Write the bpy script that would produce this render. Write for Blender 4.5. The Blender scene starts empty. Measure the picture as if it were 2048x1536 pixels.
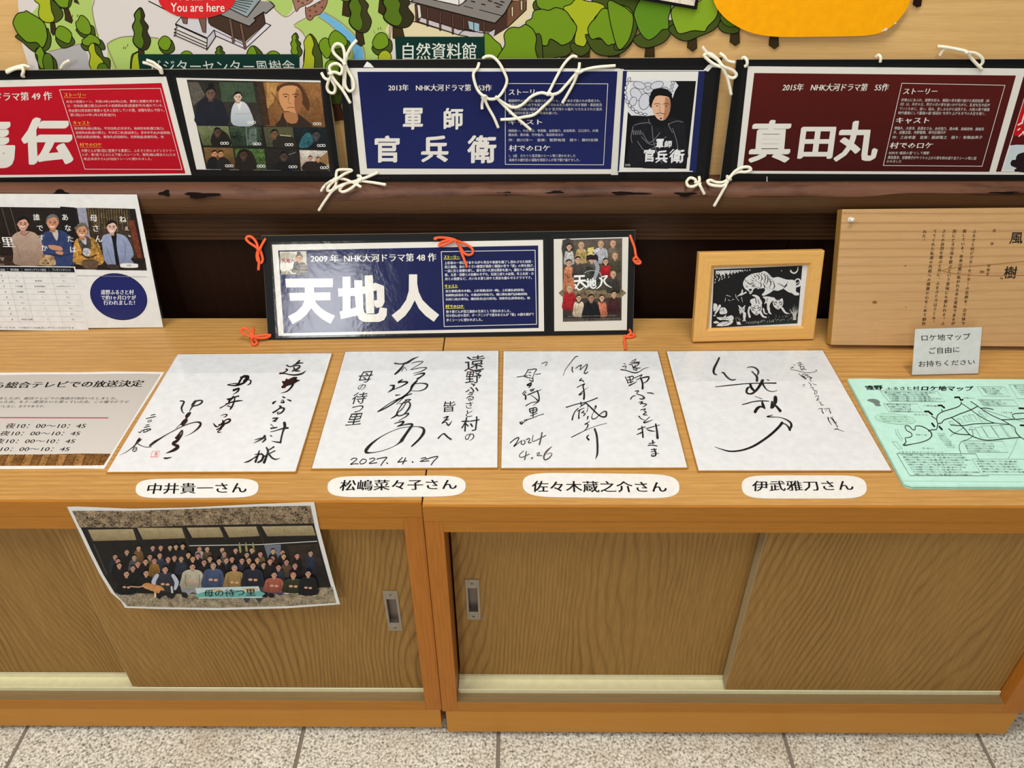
import bpy, bmesh, math, random
import numpy as np
from mathutils import Vector, Matrix
from mathutils.geometry import tessellate_polygon
random.seed(7)
SC = bpy.context.scene
COL = SC.collection

# ------------------------------------------------------------------ camera
F, PIT, YAW, ROL, CAMZ = 1582.38, 0.63025, -0.0087046, 0.0042424, 0.68751
CAM = np.array([0.0, 0.0, CAMZ])
def _axes():
    cp, sp, cy, sy = math.cos(PIT), math.sin(PIT), math.cos(YAW), math.sin(YAW)
    fw = np.array([sy*cp, cy*cp, -sp]); rt = np.array([cy, -sy, 0.0]); dn = np.cross(fw, rt)
    cr, sr = math.cos(ROL), math.sin(ROL)
    return cr*rt+sr*dn, -sr*rt+cr*dn, fw
RT, DN, FW = _axes()
cam = bpy.data.cameras.new('camera'); camo = bpy.data.objects.new('camera', cam); COL.objects.link(camo)
cam.sensor_width = 36.0; cam.lens = F/2048*36; cam.clip_start = 0.02; cam.clip_end = 50
camo.matrix_world = Matrix(((RT[0], -DN[0], -FW[0], 0), (RT[1], -DN[1], -FW[1], 0), (RT[2], -DN[2], -FW[2], CAMZ), (0, 0, 0, 1)))
SC.camera = camo
# ------------------------------------------------------------------ light
SC.view_settings.view_transform = 'Standard'; SC.view_settings.look = 'None'
SC.view_settings.exposure = -0.13; SC.view_settings.gamma = 1.0; SC.view_settings.use_curve_mapping = False
W = bpy.data.worlds.new('world'); SC.world = W; W.use_nodes = True
bg = W.node_tree.nodes['Background']; bg.inputs[0].default_value = (1.0, 0.985, 0.96, 1); bg.inputs[1].default_value = 0.2
def area(name, loc, size, power, color, look):
    l = bpy.data.lights.new(name, 'AREA'); l.shape = 'RECTANGLE'; l.size = size[0]; l.size_y = size[1]; l.energy = power; l.color = color
    o = bpy.data.objects.new(name, l); COL.objects.link(o); o.location = loc
    o.rotation_euler = (Vector(look)-Vector(loc)).to_track_quat('-Z', 'Y').to_euler(); return o
# ceiling lamps of the hall (ceiling about 2.5 m over the floor) and an added fill light behind the visitor
area('ceiling_lamp_front', (0.25, 0.50, 2.0), (1.3, 0.3), 28, (1, 0.985, 0.95), (0.1, 0.7, 0))
area('ceiling_lamp_left', (-1.4, -0.2, 2.0), (1.2, 0.3), 33, (1, 0.98, 0.93), (-0.9, 0.5, 0))
area('ceiling_lamp_rear', (0.6, -1.6, 2.0), (1.2, 0.4), 14, (1, 0.985, 0.95), (0.4, -0.6, 0))
area('rear_fill_light', (-1.12, -3.0, 1.55), (0.5, 0.7), 36, (0.97, 0.985, 1.0), (-0.6, 0.7, 0.1))  # unseen fill from rear left, added for the cabinet fronts and board glare

# ------------------------------------------------------------------ helpers: pixels of the photograph -> points on real planes
def rays(P):
    P = np.atleast_2d(np.asarray(P, float))
    return FW[None]+RT[None]*((P[:, :1]-1024)/F)+DN[None]*((P[:, 1:2]-768)/F)
def on_plane(P, O, N):
    d = rays(P); t = ((np.asarray(O)-CAM)@N)/(d@N)
    return CAM[None]+d*t[:, None]
def onz(P, z=0.0): return on_plane(P, (0, 0, z), np.array([0, 0, 1.0]))
def ony(P, y): return on_plane(P, (0, y, 0), np.array([0, 1.0, 0]))

def lin(c):
    if isinstance(c, str): c = [int(c[i:i+2], 16) for i in (1, 3, 5)]
    c = np.asarray(c, float)/255
    return np.where(c <= 0.04045, c/12.92, ((c+0.055)/1.055)**2.4)
KP = 0.93
def tag(o, label=None, cat=None, group=None, kind=None):
    for k, v in (('label', label), ('category', cat), ('group', group), ('kind', kind)):
        if v: o[k] = v
    return o
def empty(name, loc):
    o = bpy.data.objects.new(name, None); COL.objects.link(o); o.location = loc; o.empty_display_size = .02
    o['_loc'] = list(loc); return o
def base_of(parent):
    b = np.zeros(3)
    while parent is not None:
        b = b+np.array(parent.location); parent = parent.parent
    return b
def link(name, me, parent=None, mat=None, smooth=False):
    """vertices arrive in world coordinates; they are moved into the parent's frame"""
    o = bpy.data.objects.new(name, me); COL.objects.link(o)
    if mat is not None: me.materials.append(mat)
    if smooth:
        for p in me.polygons: p.use_smooth = True
    if parent is not None:
        o.parent = parent; b = base_of(parent)
        me.transform(Matrix.Translation(Vector(-b)))
    return o
class MB:
    def __init__(s): s.bm = bmesh.new()
    def box(s, x0, x1, y0, y1, z0, z1, bev=0.0, fr=None):
        r = bmesh.ops.create_cube(s.bm, size=1.0)
        vs = r['verts']
        for v in vs:
            v.co = Vector(((x0+x1)/2+v.co.x*(x1-x0), (y0+y1)/2+v.co.y*(y1-y0), (z0+z1)/2+v.co.z*(z1-z0)))
        if bev:
            es = list({e for v in vs for e in v.link_edges})
            g = bmesh.ops.bevel(s.bm, geom=es, offset=bev, segments=2, profile=.6, affect='EDGES')
            vs = list({v for f in g['faces'] for v in f.verts} | {v for v in vs if v.is_valid})
        if fr is not None:
            for v in vs: v.co = Vector(fr.at(v.co.x, v.co.y, v.co.z))
        return s
    def prism(s, poly, lo, hi, f):
        """closed outline (2d) swept from lo to hi; f(a,b,h) -> world"""
        a = [s.bm.verts.new(f(p[0], p[1], lo)) for p in poly]; b = [s.bm.verts.new(f(p[0], p[1], hi)) for p in poly]
        n = len(poly)
        for i in range(n): s.bm.faces.new((a[i], a[(i+1) % n], b[(i+1) % n], b[i]))
        s.bm.faces.new(list(reversed(a))); s.bm.faces.new(b)
        return s
    def tube(s, pts, r, seg=8, closed=False):
        pts = [Vector(p) for p in pts]; n = len(pts); rings = []
        up = Vector((0.13, .2, 1)).normalized()
        for i, p in enumerate(pts):
            d = (pts[min(i+1, n-1)]-pts[max(i-1, 0)])
            if d.length < 1e-9: d = Vector((1, 0, 0))
            d.normalize(); a = d.cross(up)
            if a.length < 1e-4: a = d.cross(Vector((1, 0, 0)))
            a.normalize(); b = d.cross(a); up = -b if b.dot(up) < 0 else b
            b = d.cross(a)
            rr = r[i] if hasattr(r, '__len__') else r
            rings.append([s.bm.verts.new(p+(a*math.cos(t)+b*math.sin(t))*rr) for t in [2*math.pi*k/seg for k in range(seg)]])
        for i in range(n-1):
            A, B = rings[i], rings[i+1]
            # keep rings aligned
            k0 = min(range(seg), key=lambda k: (B[k].co-A[0].co).length)
            for k in range(seg): s.bm.faces.new((A[k], A[(k+1) % seg], B[(k+1+k0) % seg], B[(k+k0) % seg]))
        s.bm.faces.new(list(reversed(rings[0]))); s.bm.faces.new(rings[-1])
        return s
    def ball(s, c, r, seg=10):
        g = bmesh.ops.create_uvsphere(s.bm, u_segments=seg, v_segments=max(6, seg//2+2), radius=1)
        rr = r if hasattr(r, '__len__') else (r, r, r)
        for v in g['verts']: v.co = Vector((c[0]+v.co.x*rr[0], c[1]+v.co.y*rr[1], c[2]+v.co.z*rr[2]))
        return s
    def build(s, name, mat, parent=None, smooth=False):
        bmesh.ops.recalc_face_normals(s.bm, faces=s.bm.faces[:])
        me = bpy.data.meshes.new(name); s.bm.to_mesh(me); s.bm.free()
        return link(name, me, parent, mat, smooth)
class Frame:
    """a flat sheet: origin A (bottom left), e along its width, u up along it, n out of its face"""
    def __init__(s, A, B, u=None, lean=None):
        s.A = np.asarray(A, float); e = np.asarray(B, float)-s.A; s.w = np.linalg.norm(e); s.e = e/s.w
        if u is not None: s.u = np.asarray(u, float)
        else:
            back = np.array([-s.e[1], s.e[0], 0.0]); back /= np.linalg.norm(back)
            s.u = back*math.sin(lean)+np.array([0, 0, 1.0])*math.cos(lean)
        s.u = s.u-s.e*(s.u@s.e); s.u /= np.linalg.norm(s.u)
        s.n = np.cross(s.e, s.u)
    def at(s, a, b, d=0.0): return s.A+s.e*a+s.u*b+s.n*d
    def px(s, P, d=0.0):
        W_ = on_plane(P, s.A+s.n*d, s.n)-s.A
        return np.stack([W_@s.e, W_@s.u], 1)
def catmull(P, closed=False, k=6):
    P = np.asarray(P, float); n = len(P)
    if n < 3: return P
    out = []
    rng = range(n) if closed else range(n-1)
    for i in rng:
        if closed: p0, p1, p2, p3 = P[(i-1) % n], P[i], P[(i+1) % n], P[(i+2) % n]
        else: p0, p1, p2, p3 = P[max(i-1, 0)], P[i], P[i+1], P[min(i+2, n-1)]
        for j in range(k):
            t = j/k
            out.append(.5*((2*p1)+(-p0+p2)*t+(2*p0-5*p1+4*p2-p3)*t*t+(-p0+3*p1-3*p2+p3)*t**3))
    if not closed: out.append(P[-1])
    return np.array(out)
def Z(ox, oy, s):
    """returns a function that turns coordinates read off an enlarged crop into photograph pixels"""
    def f(*a):
        p = np.asarray(a[0] if len(a) == 1 else a, float)
        q = p.copy()
        if q.ndim == 1: q[0] = ox+p[0]/s; q[1] = oy+p[1]/s
        else: q[:, 0] = ox+p[:, 0]/s; q[:, 1] = oy+p[:, 1]/s
        return q
    f.s = s; return f
# glyph meshes of Blender's own built-in font
_txt = {}
def glyphs(body, res=2, off=0.0):
    k = (body, res, off)
    if k not in _txt:
        c = bpy.data.curves.new('t', 'FONT'); c.body = body; c.size = 1.0; c.resolution_u = res; c.offset = off
        o = bpy.data.objects.new('t', c)
        me = o.to_mesh()
        v = np.array([x.co[:2] for x in me.vertices]).reshape(-1, 2)
        f = [tuple(p.vertices) for p in me.polygons]
        o.to_mesh_clear(); bpy.data.objects.remove(o); bpy.data.curves.remove(c)
        _txt[k] = (v, f)
    return _txt[k]
class Print:
    """flat printed or written marks on a sheet, drawn as coloured pieces a hair above the paper"""
    DZ = 3.0e-5
    def __init__(s, fr, d=0.0002): s.fr = fr; s.d = d; s.V = []; s.Fc = []; s.C = []; s.G = []; s.bb = []; s.nv = 0; s.minl = 0
    def _add(s, L, faces, col, grain=0.0, col2=None, zo=None):
        if len(L) == 0: return
        lo, hi = L.min(0), L.max(0); lay = s.minl
        if s.bb:
            B = np.array(s.bb); m = (B[:, 0] < hi[0]) & (B[:, 2] > lo[0]) & (B[:, 1] < hi[1]) & (B[:, 3] > lo[1])
            if m.any(): lay = max(lay, int(B[m, 4].max())+1)
        s.bb.append((lo[0], lo[1], hi[0], hi[1], lay))
        s.V.append(np.column_stack([L, np.full(len(L), s.d+lay*s.DZ)+(0 if zo is None else zo)]))
        for f in faces: s.Fc.append(tuple(i+s.nv for i in f))
        c = np.tile(lin(col)*KP, (len(L), 1))
        if col2 is not None:
            t = ((L[:, 1]-lo[1])/max(hi[1]-lo[1], 1e-9))[:, None]
            c = c*t+lin(col2)*KP*(1-t)
        s.C.append(c); s.G.append(np.full(len(L), grain)); s.nv += len(L)
    def poly(s, P, col, smooth=0, grain=0.0, col2=None):
        P = np.asarray(P, float)
        if smooth: P = catmull(P, True, smooth)
        L = s.fr.px(P, s.d)
        tri = tessellate_polygon([[Vector((a, b, 0)) for a, b in L]])
        s._add(L, tri, col, grain, col2)
    def rect(s, x0, y0, x1, y1, col, **k): s.poly([(x0, y0), (x1, y0), (x1, y1), (x0, y1)], col, **k)
    def ell(s, x, y, rx, ry, col, rot=0.0, n=14, **k):
        t = np.linspace(0, 2*math.pi, n, endpoint=False); c, q = math.cos(rot), math.sin(rot)
        X = rx*np.cos(t); Y = ry*np.sin(t)
        s.poly(np.column_stack([x+X*c-Y*q, y+X*q+Y*c]), col, **k)
    def stroke(s, P, w, col, k=5, closed=False, caps=True, **kw):
        P = np.asarray(P, float); n = len(P)
        if not hasattr(w, '__len__'): w = [w]*n
        if len(w) != n: w = np.interp(np.linspace(0, 1, n), np.linspace(0, 1, len(w)), w)
        Q = np.column_stack([P, w])
        if n > 2 and k > 1: Q = catmull(Q, closed, k)
        P2, w2 = Q[:, :2], np.maximum(Q[:, 2], .05)
        T = (np.roll(P2, -1, 0)-np.roll(P2, 1, 0)) if closed else np.gradient(P2, axis=0)
        ln = np.linalg.norm(T, axis=1); ln[ln < 1e-9] = 1; T = T/ln[:, None]; N = np.column_stack([-T[:, 1], T[:, 0]])
        A = P2+N*w2[:, None]/2; B = P2-N*w2[:, None]/2; m = len(P2)
        pts = np.vstack([A, B]); fc = []
        for i in range(m if closed else m-1):
            j = (i+1) % m; fc += [(i, j, m+j), (i, m+j, m+i)]
        if caps and not closed:
            for idx, sg in ((0, -1), (m-1, 1)):
                b = len(pts); r = w2[idx]/2; ex = []
                a0 = math.atan2(sg*T[idx, 1], sg*T[idx, 0])
                for q in (-60, -20, 20, 60): ex.append(P2[idx]+r*np.array([math.cos(a0+math.radians(q)), math.sin(a0+math.radians(q))]))
                pts = np.vstack([pts, ex]); e1, e2 = (idx, m+idx)
                if sg > 0: e1, e2 = e2, e1
                order = [e1, b, b+1, b+2, b+3, e2]
                if np.linalg.norm(pts[e1]-ex[0]) > np.linalg.norm(pts[e2]-ex[0]): order = [e2, b, b+1, b+2, b+3, e1]
                for q in range(1, 5): fc.append((order[0], order[q], order[q+1]))
        s._add(s.fr.px(pts, s.d), fc, col, **kw)
    def blob(s, P, fill, line='#1b1a16', w=1.6, smooth=5, **k):
        s.poly(P, fill, smooth=smooth, **k); s.stroke(P, w, line, k=smooth, closed=True)
    def line(s, P, w, col, closed=False): 
        P = list(P)
        if closed: P.append(P[0])
        for a, b in zip(P[:-1], P[1:]): s.stroke([a, b], w, col, k=1)
    def text(s, body, quad, col, nib=None, res=2, off=0.0, jit=0.0, em=False):
        """ink box of the whole string goes to the four pixel corners TL, TR, BR, BL"""
        v, f = glyphs(body, res, off)
        if len(v) == 0: return
        if em: lo = np.array([0, -.12]); hi = np.array([max(1.0, v[:, 0].max()), .88])
        else: lo, hi = v.min(0), v.max(0)
        sz = np.maximum(hi-lo, 1e-6); q = [np.asarray(x, float) for x in quad]
        vv, ff = v, list(f)
        if jit:
            vv = vv+np.column_stack([np.sin(vv[:, 1]*9+vv[:, 0]*3)*jit, np.sin(vv[:, 0]*7+1)*jit])
        sets = [vv]
        if nib:
            ang, ln, cnt = nib[:3]
            d1, d2 = np.array([math.cos(ang), math.sin(ang)]), np.array([-math.sin(ang), math.cos(ang)])
            if len(nib) > 3: sets = [vv]+[vv+d1*ln*.5*math.cos(2*math.pi*i/cnt)+d2*nib[3]*.5*math.sin(2*math.pi*i/cnt) for i in range(cnt)]
            else: sets = [vv+d1*ln*(i/(cnt-1)-.5) for i in range(cnt)]
        allv = []; allf = []; b = 0; zo = np.repeat(np.arange(len(sets))*.7e-5, [len(x) for x in sets])
        for S_ in sets:
            uu = (S_-lo)/sz; a = uu[:, :1]; t = uu[:, 1:2]
            allv.append((q[0]*(1-a)+q[1]*a)*t+(q[3]*(1-a)+q[2]*a)*(1-t))
            allf += [tuple(i+b for i in x) for x in ff]; b += len(S_)
        s._add(s.fr.px(np.vstack(allv), s.d), allf, col, zo=zo)
    def tbox(s, body, x0, y0, x1, y1, col, sk=0.0, rise=0.0, **k):
        """ink box; sk = shift of the top edge to the right, rise = right end lifted, in pixels"""
        s.text(body, [(x0+sk, y0), (x1+sk, y0-rise), (x1, y1-rise), (x0, y1)], col, **k)
    def column(s, body, p0, p1, size, col, aspect=1.0, sk=0.0, **k):
        """vertical writing: em boxes centred on the line p0 -> p1"""
        p0 = np.asarray(p0, float); p1 = np.asarray(p1, float); n = len(body)
        for i, ch in enumerate(body):
            if ch in ' 　': continue
            c = p0+(p1-p0)*((i+.5)/n); h = size if not hasattr(size, '__len__') else size[0]+(size[1]-size[0])*i/max(n-1, 1)
            w = h*aspect
            if ch in 'ー〜':
                s.stroke([c+np.array([sk*.4, -h*.4]), c, c+np.array([-sk*.4, h*.4])], h*.09, col); continue
            dx = dy = 0
            if ch in '、。': dx, dy = w*.55, -h*.5
            s.text(ch, [(c[0]-w/2+sk/2+dx, c[1]-h/2+dy), (c[0]+w/2+sk/2+dx, c[1]-h/2+dy), (c[0]+w/2-sk/2+dx, c[1]+h/2+dy), (c[0]-w/2-sk/2+dx, c[1]+h/2+dy)], col, em=True, **k)
    def build(s, name, mat, parent=None, **tg):
        V = np.vstack(s.V); fr = s.fr
        Wd = fr.A[None]+V[:, :1]*fr.e+V[:, 1:2]*fr.u+V[:, 2:3]*fr.n
        me = bpy.data.meshes.new(name); F_ = s.Fc
        me.vertices.add(len(Wd)); me.vertices.foreach_set('co', Wd.ravel())
        # consistent winding: every face looks out of the sheet
        L = V[:, :2]; loops = []; starts = []
        for f in F_:
            p = L[list(f[:3])]
            ar = (p[1, 0]-p[0, 0])*(p[2, 1]-p[0, 1])-(p[2, 0]-p[0, 0])*(p[1, 1]-p[0, 1])
            starts.append(len(loops)); loops.extend(f if ar > 0 else f[::-1])
        me.loops.add(len(loops)); me.loops.foreach_set('vertex_index', loops)
        me.polygons.add(len(starts)); me.polygons.foreach_set('loop_start', starts)
        me.update(calc_edges=True); me.polygons.foreach_set('use_smooth', [False]*len(starts))
        a = me.color_attributes.new('ink', 'FLOAT_COLOR', 'POINT')
        a.data.foreach_set('color', np.column_stack([np.vstack(s.C), np.ones(len(V))]).ravel().astype(np.float32))
        g = me.attributes.new('grain', 'FLOAT', 'POINT'); g.data.foreach_set('value', np.concatenate(s.G).astype(np.float32))
        o = link(name, me, parent, mat); tag(o, **tg); return o

# ------------------------------------------------------------------ materials
class NT:
    def __init__(s, name):
        s.m = bpy.data.materials.new(name); s.m.use_nodes = True; s.t = s.m.node_tree; s.n = s.t.nodes; s.l = s.t.links
        s.b = s.n['Principled BSDF']
    def N(s, typ, **k):
        n = s.n.new(typ)
        for a, b in k.items():
            if a.startswith('_'): setattr(n, a[1:], b)
            else:
                key = int(a[1:]) if a[0] == 'i' and a[1:].isdigit() else a.replace('__', ' ')
                if hasattr(b, 'is_linked') or isinstance(b, bpy.types.NodeSocket): s.l.new(b, n.inputs[key])
                else: n.inputs[key].default_value = b
        return n
    def math(s, op, a, b=None, c=None):
        n = s.n.new('ShaderNodeMath'); n.operation = op
        for i, x in enumerate((a, b, c)):
            if x is None: continue
            if isinstance(x, bpy.types.NodeSocket): s.l.new(x, n.inputs[i])
            else: n.inputs[i].default_value = x
        return n.outputs[0]
    def ramp(s, fac, stops, interp='LINEAR'):
        r = s.n.new('ShaderNodeValToRGB'); r.color_ramp.interpolation = interp; e = r.color_ramp.elements
        while len(e) < len(stops): e.new(.5)
        for x, (p, c) in zip(e, stops): x.position = p; x.color = (*c, 1)
        s.l.new(fac, r.inputs[0]); return r.outputs[0]
    def mix(s, fac, a, b, typ='MIX'):
        m = s.n.new('ShaderNodeMix'); m.data_type = 'RGBA'; m.blend_type = typ
        for k, x in ((0, fac), (6, a), (7, b)):
            if isinstance(x, bpy.types.NodeSocket): s.l.new(x, m.inputs[k])
            else: m.inputs[k].default_value = (*x, 1) if hasattr(x, '__len__') else x
        return m.outputs[2]
    def coords(s, scale=(1, 1, 1), rot=(0, 0, 0), loc=(0, 0, 0)):
        tc = s.n.new('ShaderNodeTexCoord'); mp = s.n.new('ShaderNodeMapping')
        mp.inputs['Scale'].default_value = scale; mp.inputs['Rotation'].default_value = rot; mp.inputs['Location'].default_value = loc
        s.l.new(tc.outputs['Object'], mp.inputs['Vector']); return mp.outputs[0]
    def noise(s, vec, scale=5, detail=3, rough=.55, dist=0.0):
        n = s.N('ShaderNodeTexNoise', Scale=scale, Detail=detail, Roughness=rough, Distortion=dist); s.l.new(vec, n.inputs['Vector']); return n.outputs['Fac']
    def bump(s, h, strength=.2, dist=.001):
        b = s.N('ShaderNodeBump', Strength=strength, Distance=dist); s.l.new(h, b.inputs['Height']); return b.outputs['Normal']
def plain(name, col, rough=.5, metal=0.0, spec=.5, coat=0.0, bumpy=None):
    t = NT(name); t.b.inputs['Base Color'].default_value = (*lin(col), 1); t.b.inputs['Roughness'].default_value = rough
    t.b.inputs['Metallic'].default_value = metal; t.b.inputs['Specular IOR Level'].default_value = spec; t.b.inputs['Coat Weight'].default_value = coat
    v = t.coords(); n = t.noise(v, 90, 3)
    c = t.mix(.5, lin(col), t.ramp(n, [(0.25, lin(col)*.86), (.75, np.minimum(lin(col)*1.1, 1))]))
    t.l.new(c, t.b.inputs['Base Color'])
    if bumpy: t.l.new(t.bump(t.noise(v, bumpy[0], 3), bumpy[1], bumpy[2]), t.b.inputs['Normal'])
    return t.m
def wood(name, light, dark, along='X', across='Y', freq=120., wob=.02, wscale=3., stretch=.15, line=.55, fine=.35, rough=.42, pores=.3, patch=.25, spec=.4, coat=0.0, third=None, sharp=3.0):
    """growth-ring lines running along one axis, wavering, plus fine pores"""
    t = NT(name); L, D = lin(light), lin(dark)
    tc = t.n.new('ShaderNodeTexCoord'); sep = t.n.new('ShaderNodeSeparateXYZ'); t.l.new(tc.outputs['Object'], sep.inputs[0])
    ax = {'X': 0, 'Y': 1, 'Z': 2}; oi = t.n.new('ShaderNodeObjectInfo')
    sh = t.math('MULTIPLY', oi.outputs['Random'], 7.0) 
    sc = [1.0]*3; sc[ax[along]] = stretch
    mp = t.n.new('ShaderNodeMapping'); mp.inputs['Scale'].default_value = sc; t.l.new(tc.outputs['Object'], mp.inputs['Vector'])
    cmb = t.n.new('ShaderNodeVectorMath'); cmb.operation = 'ADD'; t.l.new(mp.outputs[0], cmb.inputs[0])
    cs = t.n.new('ShaderNodeCombineXYZ'); 
    for i in range(3): t.l.new(sh, cs.inputs[i])
    t.l.new(cs.outputs[0], cmb.inputs[1]); v = cmb.outputs[0]
    big = t.noise(v, wscale, 2, .5); med = t.noise(v, wscale*7, 2, .5)
    c = sep.outputs[ax[across]]
    ph = t.math('ADD', c, t.math('ADD', t.math('MULTIPLY', big, wob*6), t.math('MULTIPLY', med, wob*.35)))
    ph = t.math('MULTIPLY', ph, freq)
    saw = t.math('FRACT', ph)
    tri = t.math('ABSOLUTE', t.math('SUBTRACT', t.math('MULTIPLY', saw, 2.0), 1.0))
    ln = t.math('POWER', tri, sharp)
    amt = t.ramp(t.noise(v, wscale*3, 2), [(.34, (.12, .12, .12)), (.6, (1, 1, 1))])
    ln = t.math('MULTIPLY', t.math('MULTIPLY', ln, amt), line)
    sp = [260.0]*3; sp[ax[along]] = 14.0
    mp2 = t.n.new('ShaderNodeMapping'); mp2.inputs['Scale'].default_value = sp; t.l.new(tc.outputs['Object'], mp2.inputs['Vector'])
    po = t.noise(mp2.outputs[0], 1.6, 3, .6)
    pr = t.ramp(po, [(.42, (1, 1, 1)), (.56, (0, 0, 0))])
    base = t.mix(t.math('MULTIPLY', ln, 1.0), L, D)
    base = t.mix(t.math('MULTIPLY', pr, pores*.6), base, D*.75)
    pt = t.noise(v, wscale*1.3, 3)
    base = t.mix(patch, base, t.mix(pt, D*1.05, np.minimum(L*1.12, 1)))
    fg = t.noise(mp2.outputs[0], .35, 2)
    base = t.mix(fine*.5, base, t.mix(fg, D, L))
    if third is not None:
        base = t.mix(t.ramp(t.noise(v, wscale*2.2, 4, .6), [(.45, (0, 0, 0)), (.6, (1, 1, 1))]), base, lin(third))
    t.l.new(base, t.b.inputs['Base Color']); t.b.inputs['Roughness'].default_value = rough
    t.b.inputs['Specular IOR Level'].default_value = spec; t.b.inputs['Coat Weight'].default_value = coat; t.b.inputs['Coat Roughness'].default_value = .25
    t.l.new(t.bump(t.math('SUBTRACT', 1.0, t.math('ADD', ln, t.math('MULTIPLY', pr, .4))), .25, .0004), t.b.inputs['Normal'])
    return t.m
def ink_mat(name, rough=.6, spec=.3, coat=0.0):
    t = NT(name); a = t.n.new('ShaderNodeAttribute'); a.attribute_name = 'ink'; g = t.n.new('ShaderNodeAttribute'); g.attribute_name = 'grain'
    n = t.noise(t.coords(), 420, 4, .7); n2 = t.noise(t.coords(scale=(1, 1, 1)), 90, 3, .6)
    nn = t.math('ADD', t.math('MULTIPLY', n, .6), t.math('MULTIPLY', n2, .4))
    f = t.math('ADD', 1.0, t.math('MULTIPLY', g.outputs['Fac'], t.math('MULTIPLY', t.math('SUBTRACT', nn, .5), 6.0)))
    f = t.math('MAXIMUM', f, 0.05)
    vm = t.n.new('ShaderNodeVectorMath'); vm.operation = 'SCALE'; t.l.new(a.outputs['Color'], vm.inputs[0]); t.l.new(f, vm.inputs['Scale'])
    t.l.new(vm.outputs[0], t.b.inputs['Base Color']); t.b.inputs['Roughness'].default_value = rough; t.b.inputs['Specular IOR Level'].default_value = spec
    t.b.inputs['Coat Weight'].default_value = coat; t.b.inputs['Coat Roughness'].default_value = .08
    return t.m
def film_mat(name, rough=.06, bump=(14, .25, .002), tint=1.0, boost=1.0, fine=.12):
    """thin clear plastic: transparent, with the surface reflection of a smooth film"""
    t = NT(name); t.n.remove(t.b); out = t.n['Material Output']
    v = t.coords(); h = t.noise(v, bump[0], 4, .6, .6)
    h2 = t.noise(v, bump[0]*9, 2, .5)
    nrm = t.bump(t.math('ADD', h, t.math('MULTIPLY', h2, fine)), bump[1], bump[2])
    fr = t.N('ShaderNodeFresnel', IOR=1.49); t.l.new(nrm, fr.inputs['Normal'])
    gl = t.N('ShaderNodeBsdfGlossy', Roughness=rough); t.l.new(nrm, gl.inputs['Normal'])
    tr = t.N('ShaderNodeBsdfTransparent'); tr.inputs[0].default_value = (tint, tint, tint, 1)
    geo = t.n.new('ShaderNodeNewGeometry'); front = t.math('SUBTRACT', 1.0, geo.outputs['Backfacing'])
    mx = t.n.new('ShaderNodeMixShader'); t.l.new(t.math('MULTIPLY', front, t.math('MINIMUM', t.math('MULTIPLY', fr.outputs[0], boost), 1.0)), mx.inputs[0]); t.l.new(tr.outputs[0], mx.inputs[1]); t.l.new(gl.outputs[0], mx.inputs[2])
    t.l.new(mx.outputs[0], out.inputs['Surface']); return t.m

M = {}
M['ink'] = ink_mat('printed_ink', .7, .06); M['photo'] = ink_mat('photo_ink', .5, .12, .0)
M['paper'] = plain('white_paper', (222, 221, 217), .7, spec=.25, bumpy=(60, .08, .0005))
M['card_paper'] = plain('shikishi_paper', (219, 222, 225), .85, spec=.15)
M['gold'] = plain('gilt_edge', (196, 150, 66), .35, metal=.6)
M['gray_paper'] = plain('gray_notice_paper', (186, 181, 173), .7)
M['mint'] = plain('mint_paper', (182, 226, 212), .8, spec=.15)
M['black_board'] = plain('black_board', (9, 9, 9), .5, spec=.18)
M['black_edge'] = plain('board_edge', (150, 140, 118), .7)
M['film'] = film_mat('laminate_film', .11, boost=.6)
M['sleeve'] = film_mat('sleeve_film', .08, (6, .4, .005), boost=.9, fine=.02)
M['flap'] = film_mat('crinkled_flap', .14, (26, .55, .006), boost=.9, fine=.2)
M['glass'] = film_mat('frame_glass', .01, (2, .02, .001))
M['cord'] = plain('white_cord', (236, 230, 208), .8, bumpy=(900, .6, .0006))
M['orange'] = plain('orange_cord', (240, 92, 40), .7, bumpy=(900, .6, .0006))
M['counter'] = wood('counter_oak', (206, 160, 93), (138, 92, 38), 'X', 'Y', 110, .04, 2.2, .09, .9, .6, .38, .6, .35, .3)
M['door_oak'] = wood('door_oak', (172, 132, 71), (92, 60, 20), 'Z', 'X', 120, .085, 1.9, .3, 1.0, .5, .55, .5, .35, .2)
M['rail'] = wood('orange_rail', (184, 121, 42), (146, 90, 20), 'X', 'Z', 90, .01, 3, .08, .3, .5, .45, .5, .35, .2)
M['stile'] = wood('orange_stile', (186, 116, 42), (146, 86, 22), 'Z', 'X', 160, .01, 3, .1, .4, .5, .45, .6, .35, .2)
M['kick'] = wood('kick_wood', (196, 136, 52), (168, 108, 34), 'X', 'Z', 30, .03, 3, .08, .25, .5, .45, .25, .4, .2)
M['sill_in'] = wood('sill_laminate', (140, 116, 78), (104, 82, 48), 'X', 'Y', 160, .01, 3, .1, .4, .4, .4)
M['track'] = plain('cream_track', (226, 220, 178), .4)
M['steel'] = plain('satin_steel', (158, 150, 138), .38, metal=.85)
M['steel_in'] = plain('steel_recess', (120, 108, 100), .42, metal=.7)
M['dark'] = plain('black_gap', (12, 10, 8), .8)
M['beam'] = wood('dark_beam', (44, 27, 14), (122, 84, 50), 'X', 'Z', 330, .03, 1.6, .12, .95, .3, .45, .25, .35, .25)
M['plank'] = wood('dark_plank', (30, 17, 8), (118, 78, 44), 'X', 'Z', 130, .008, 1.5, .05, 1.0, .2, .45, .2, .15, .2, sharp=5.0)
M['bark'] = wood('live_edge', (122, 82, 60), (50, 28, 18), 'X', 'Z', 260, .05, 9, .3, .95, .8, .5, .8, .8, .25, third=(60, 32, 22))
M['recess'] = wood('recess_panel', (30, 15, 8), (44, 24, 12), 'Z', 'X', 60, .03, 3, .2, .5, .3, .5, .2, .4, .12)
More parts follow.
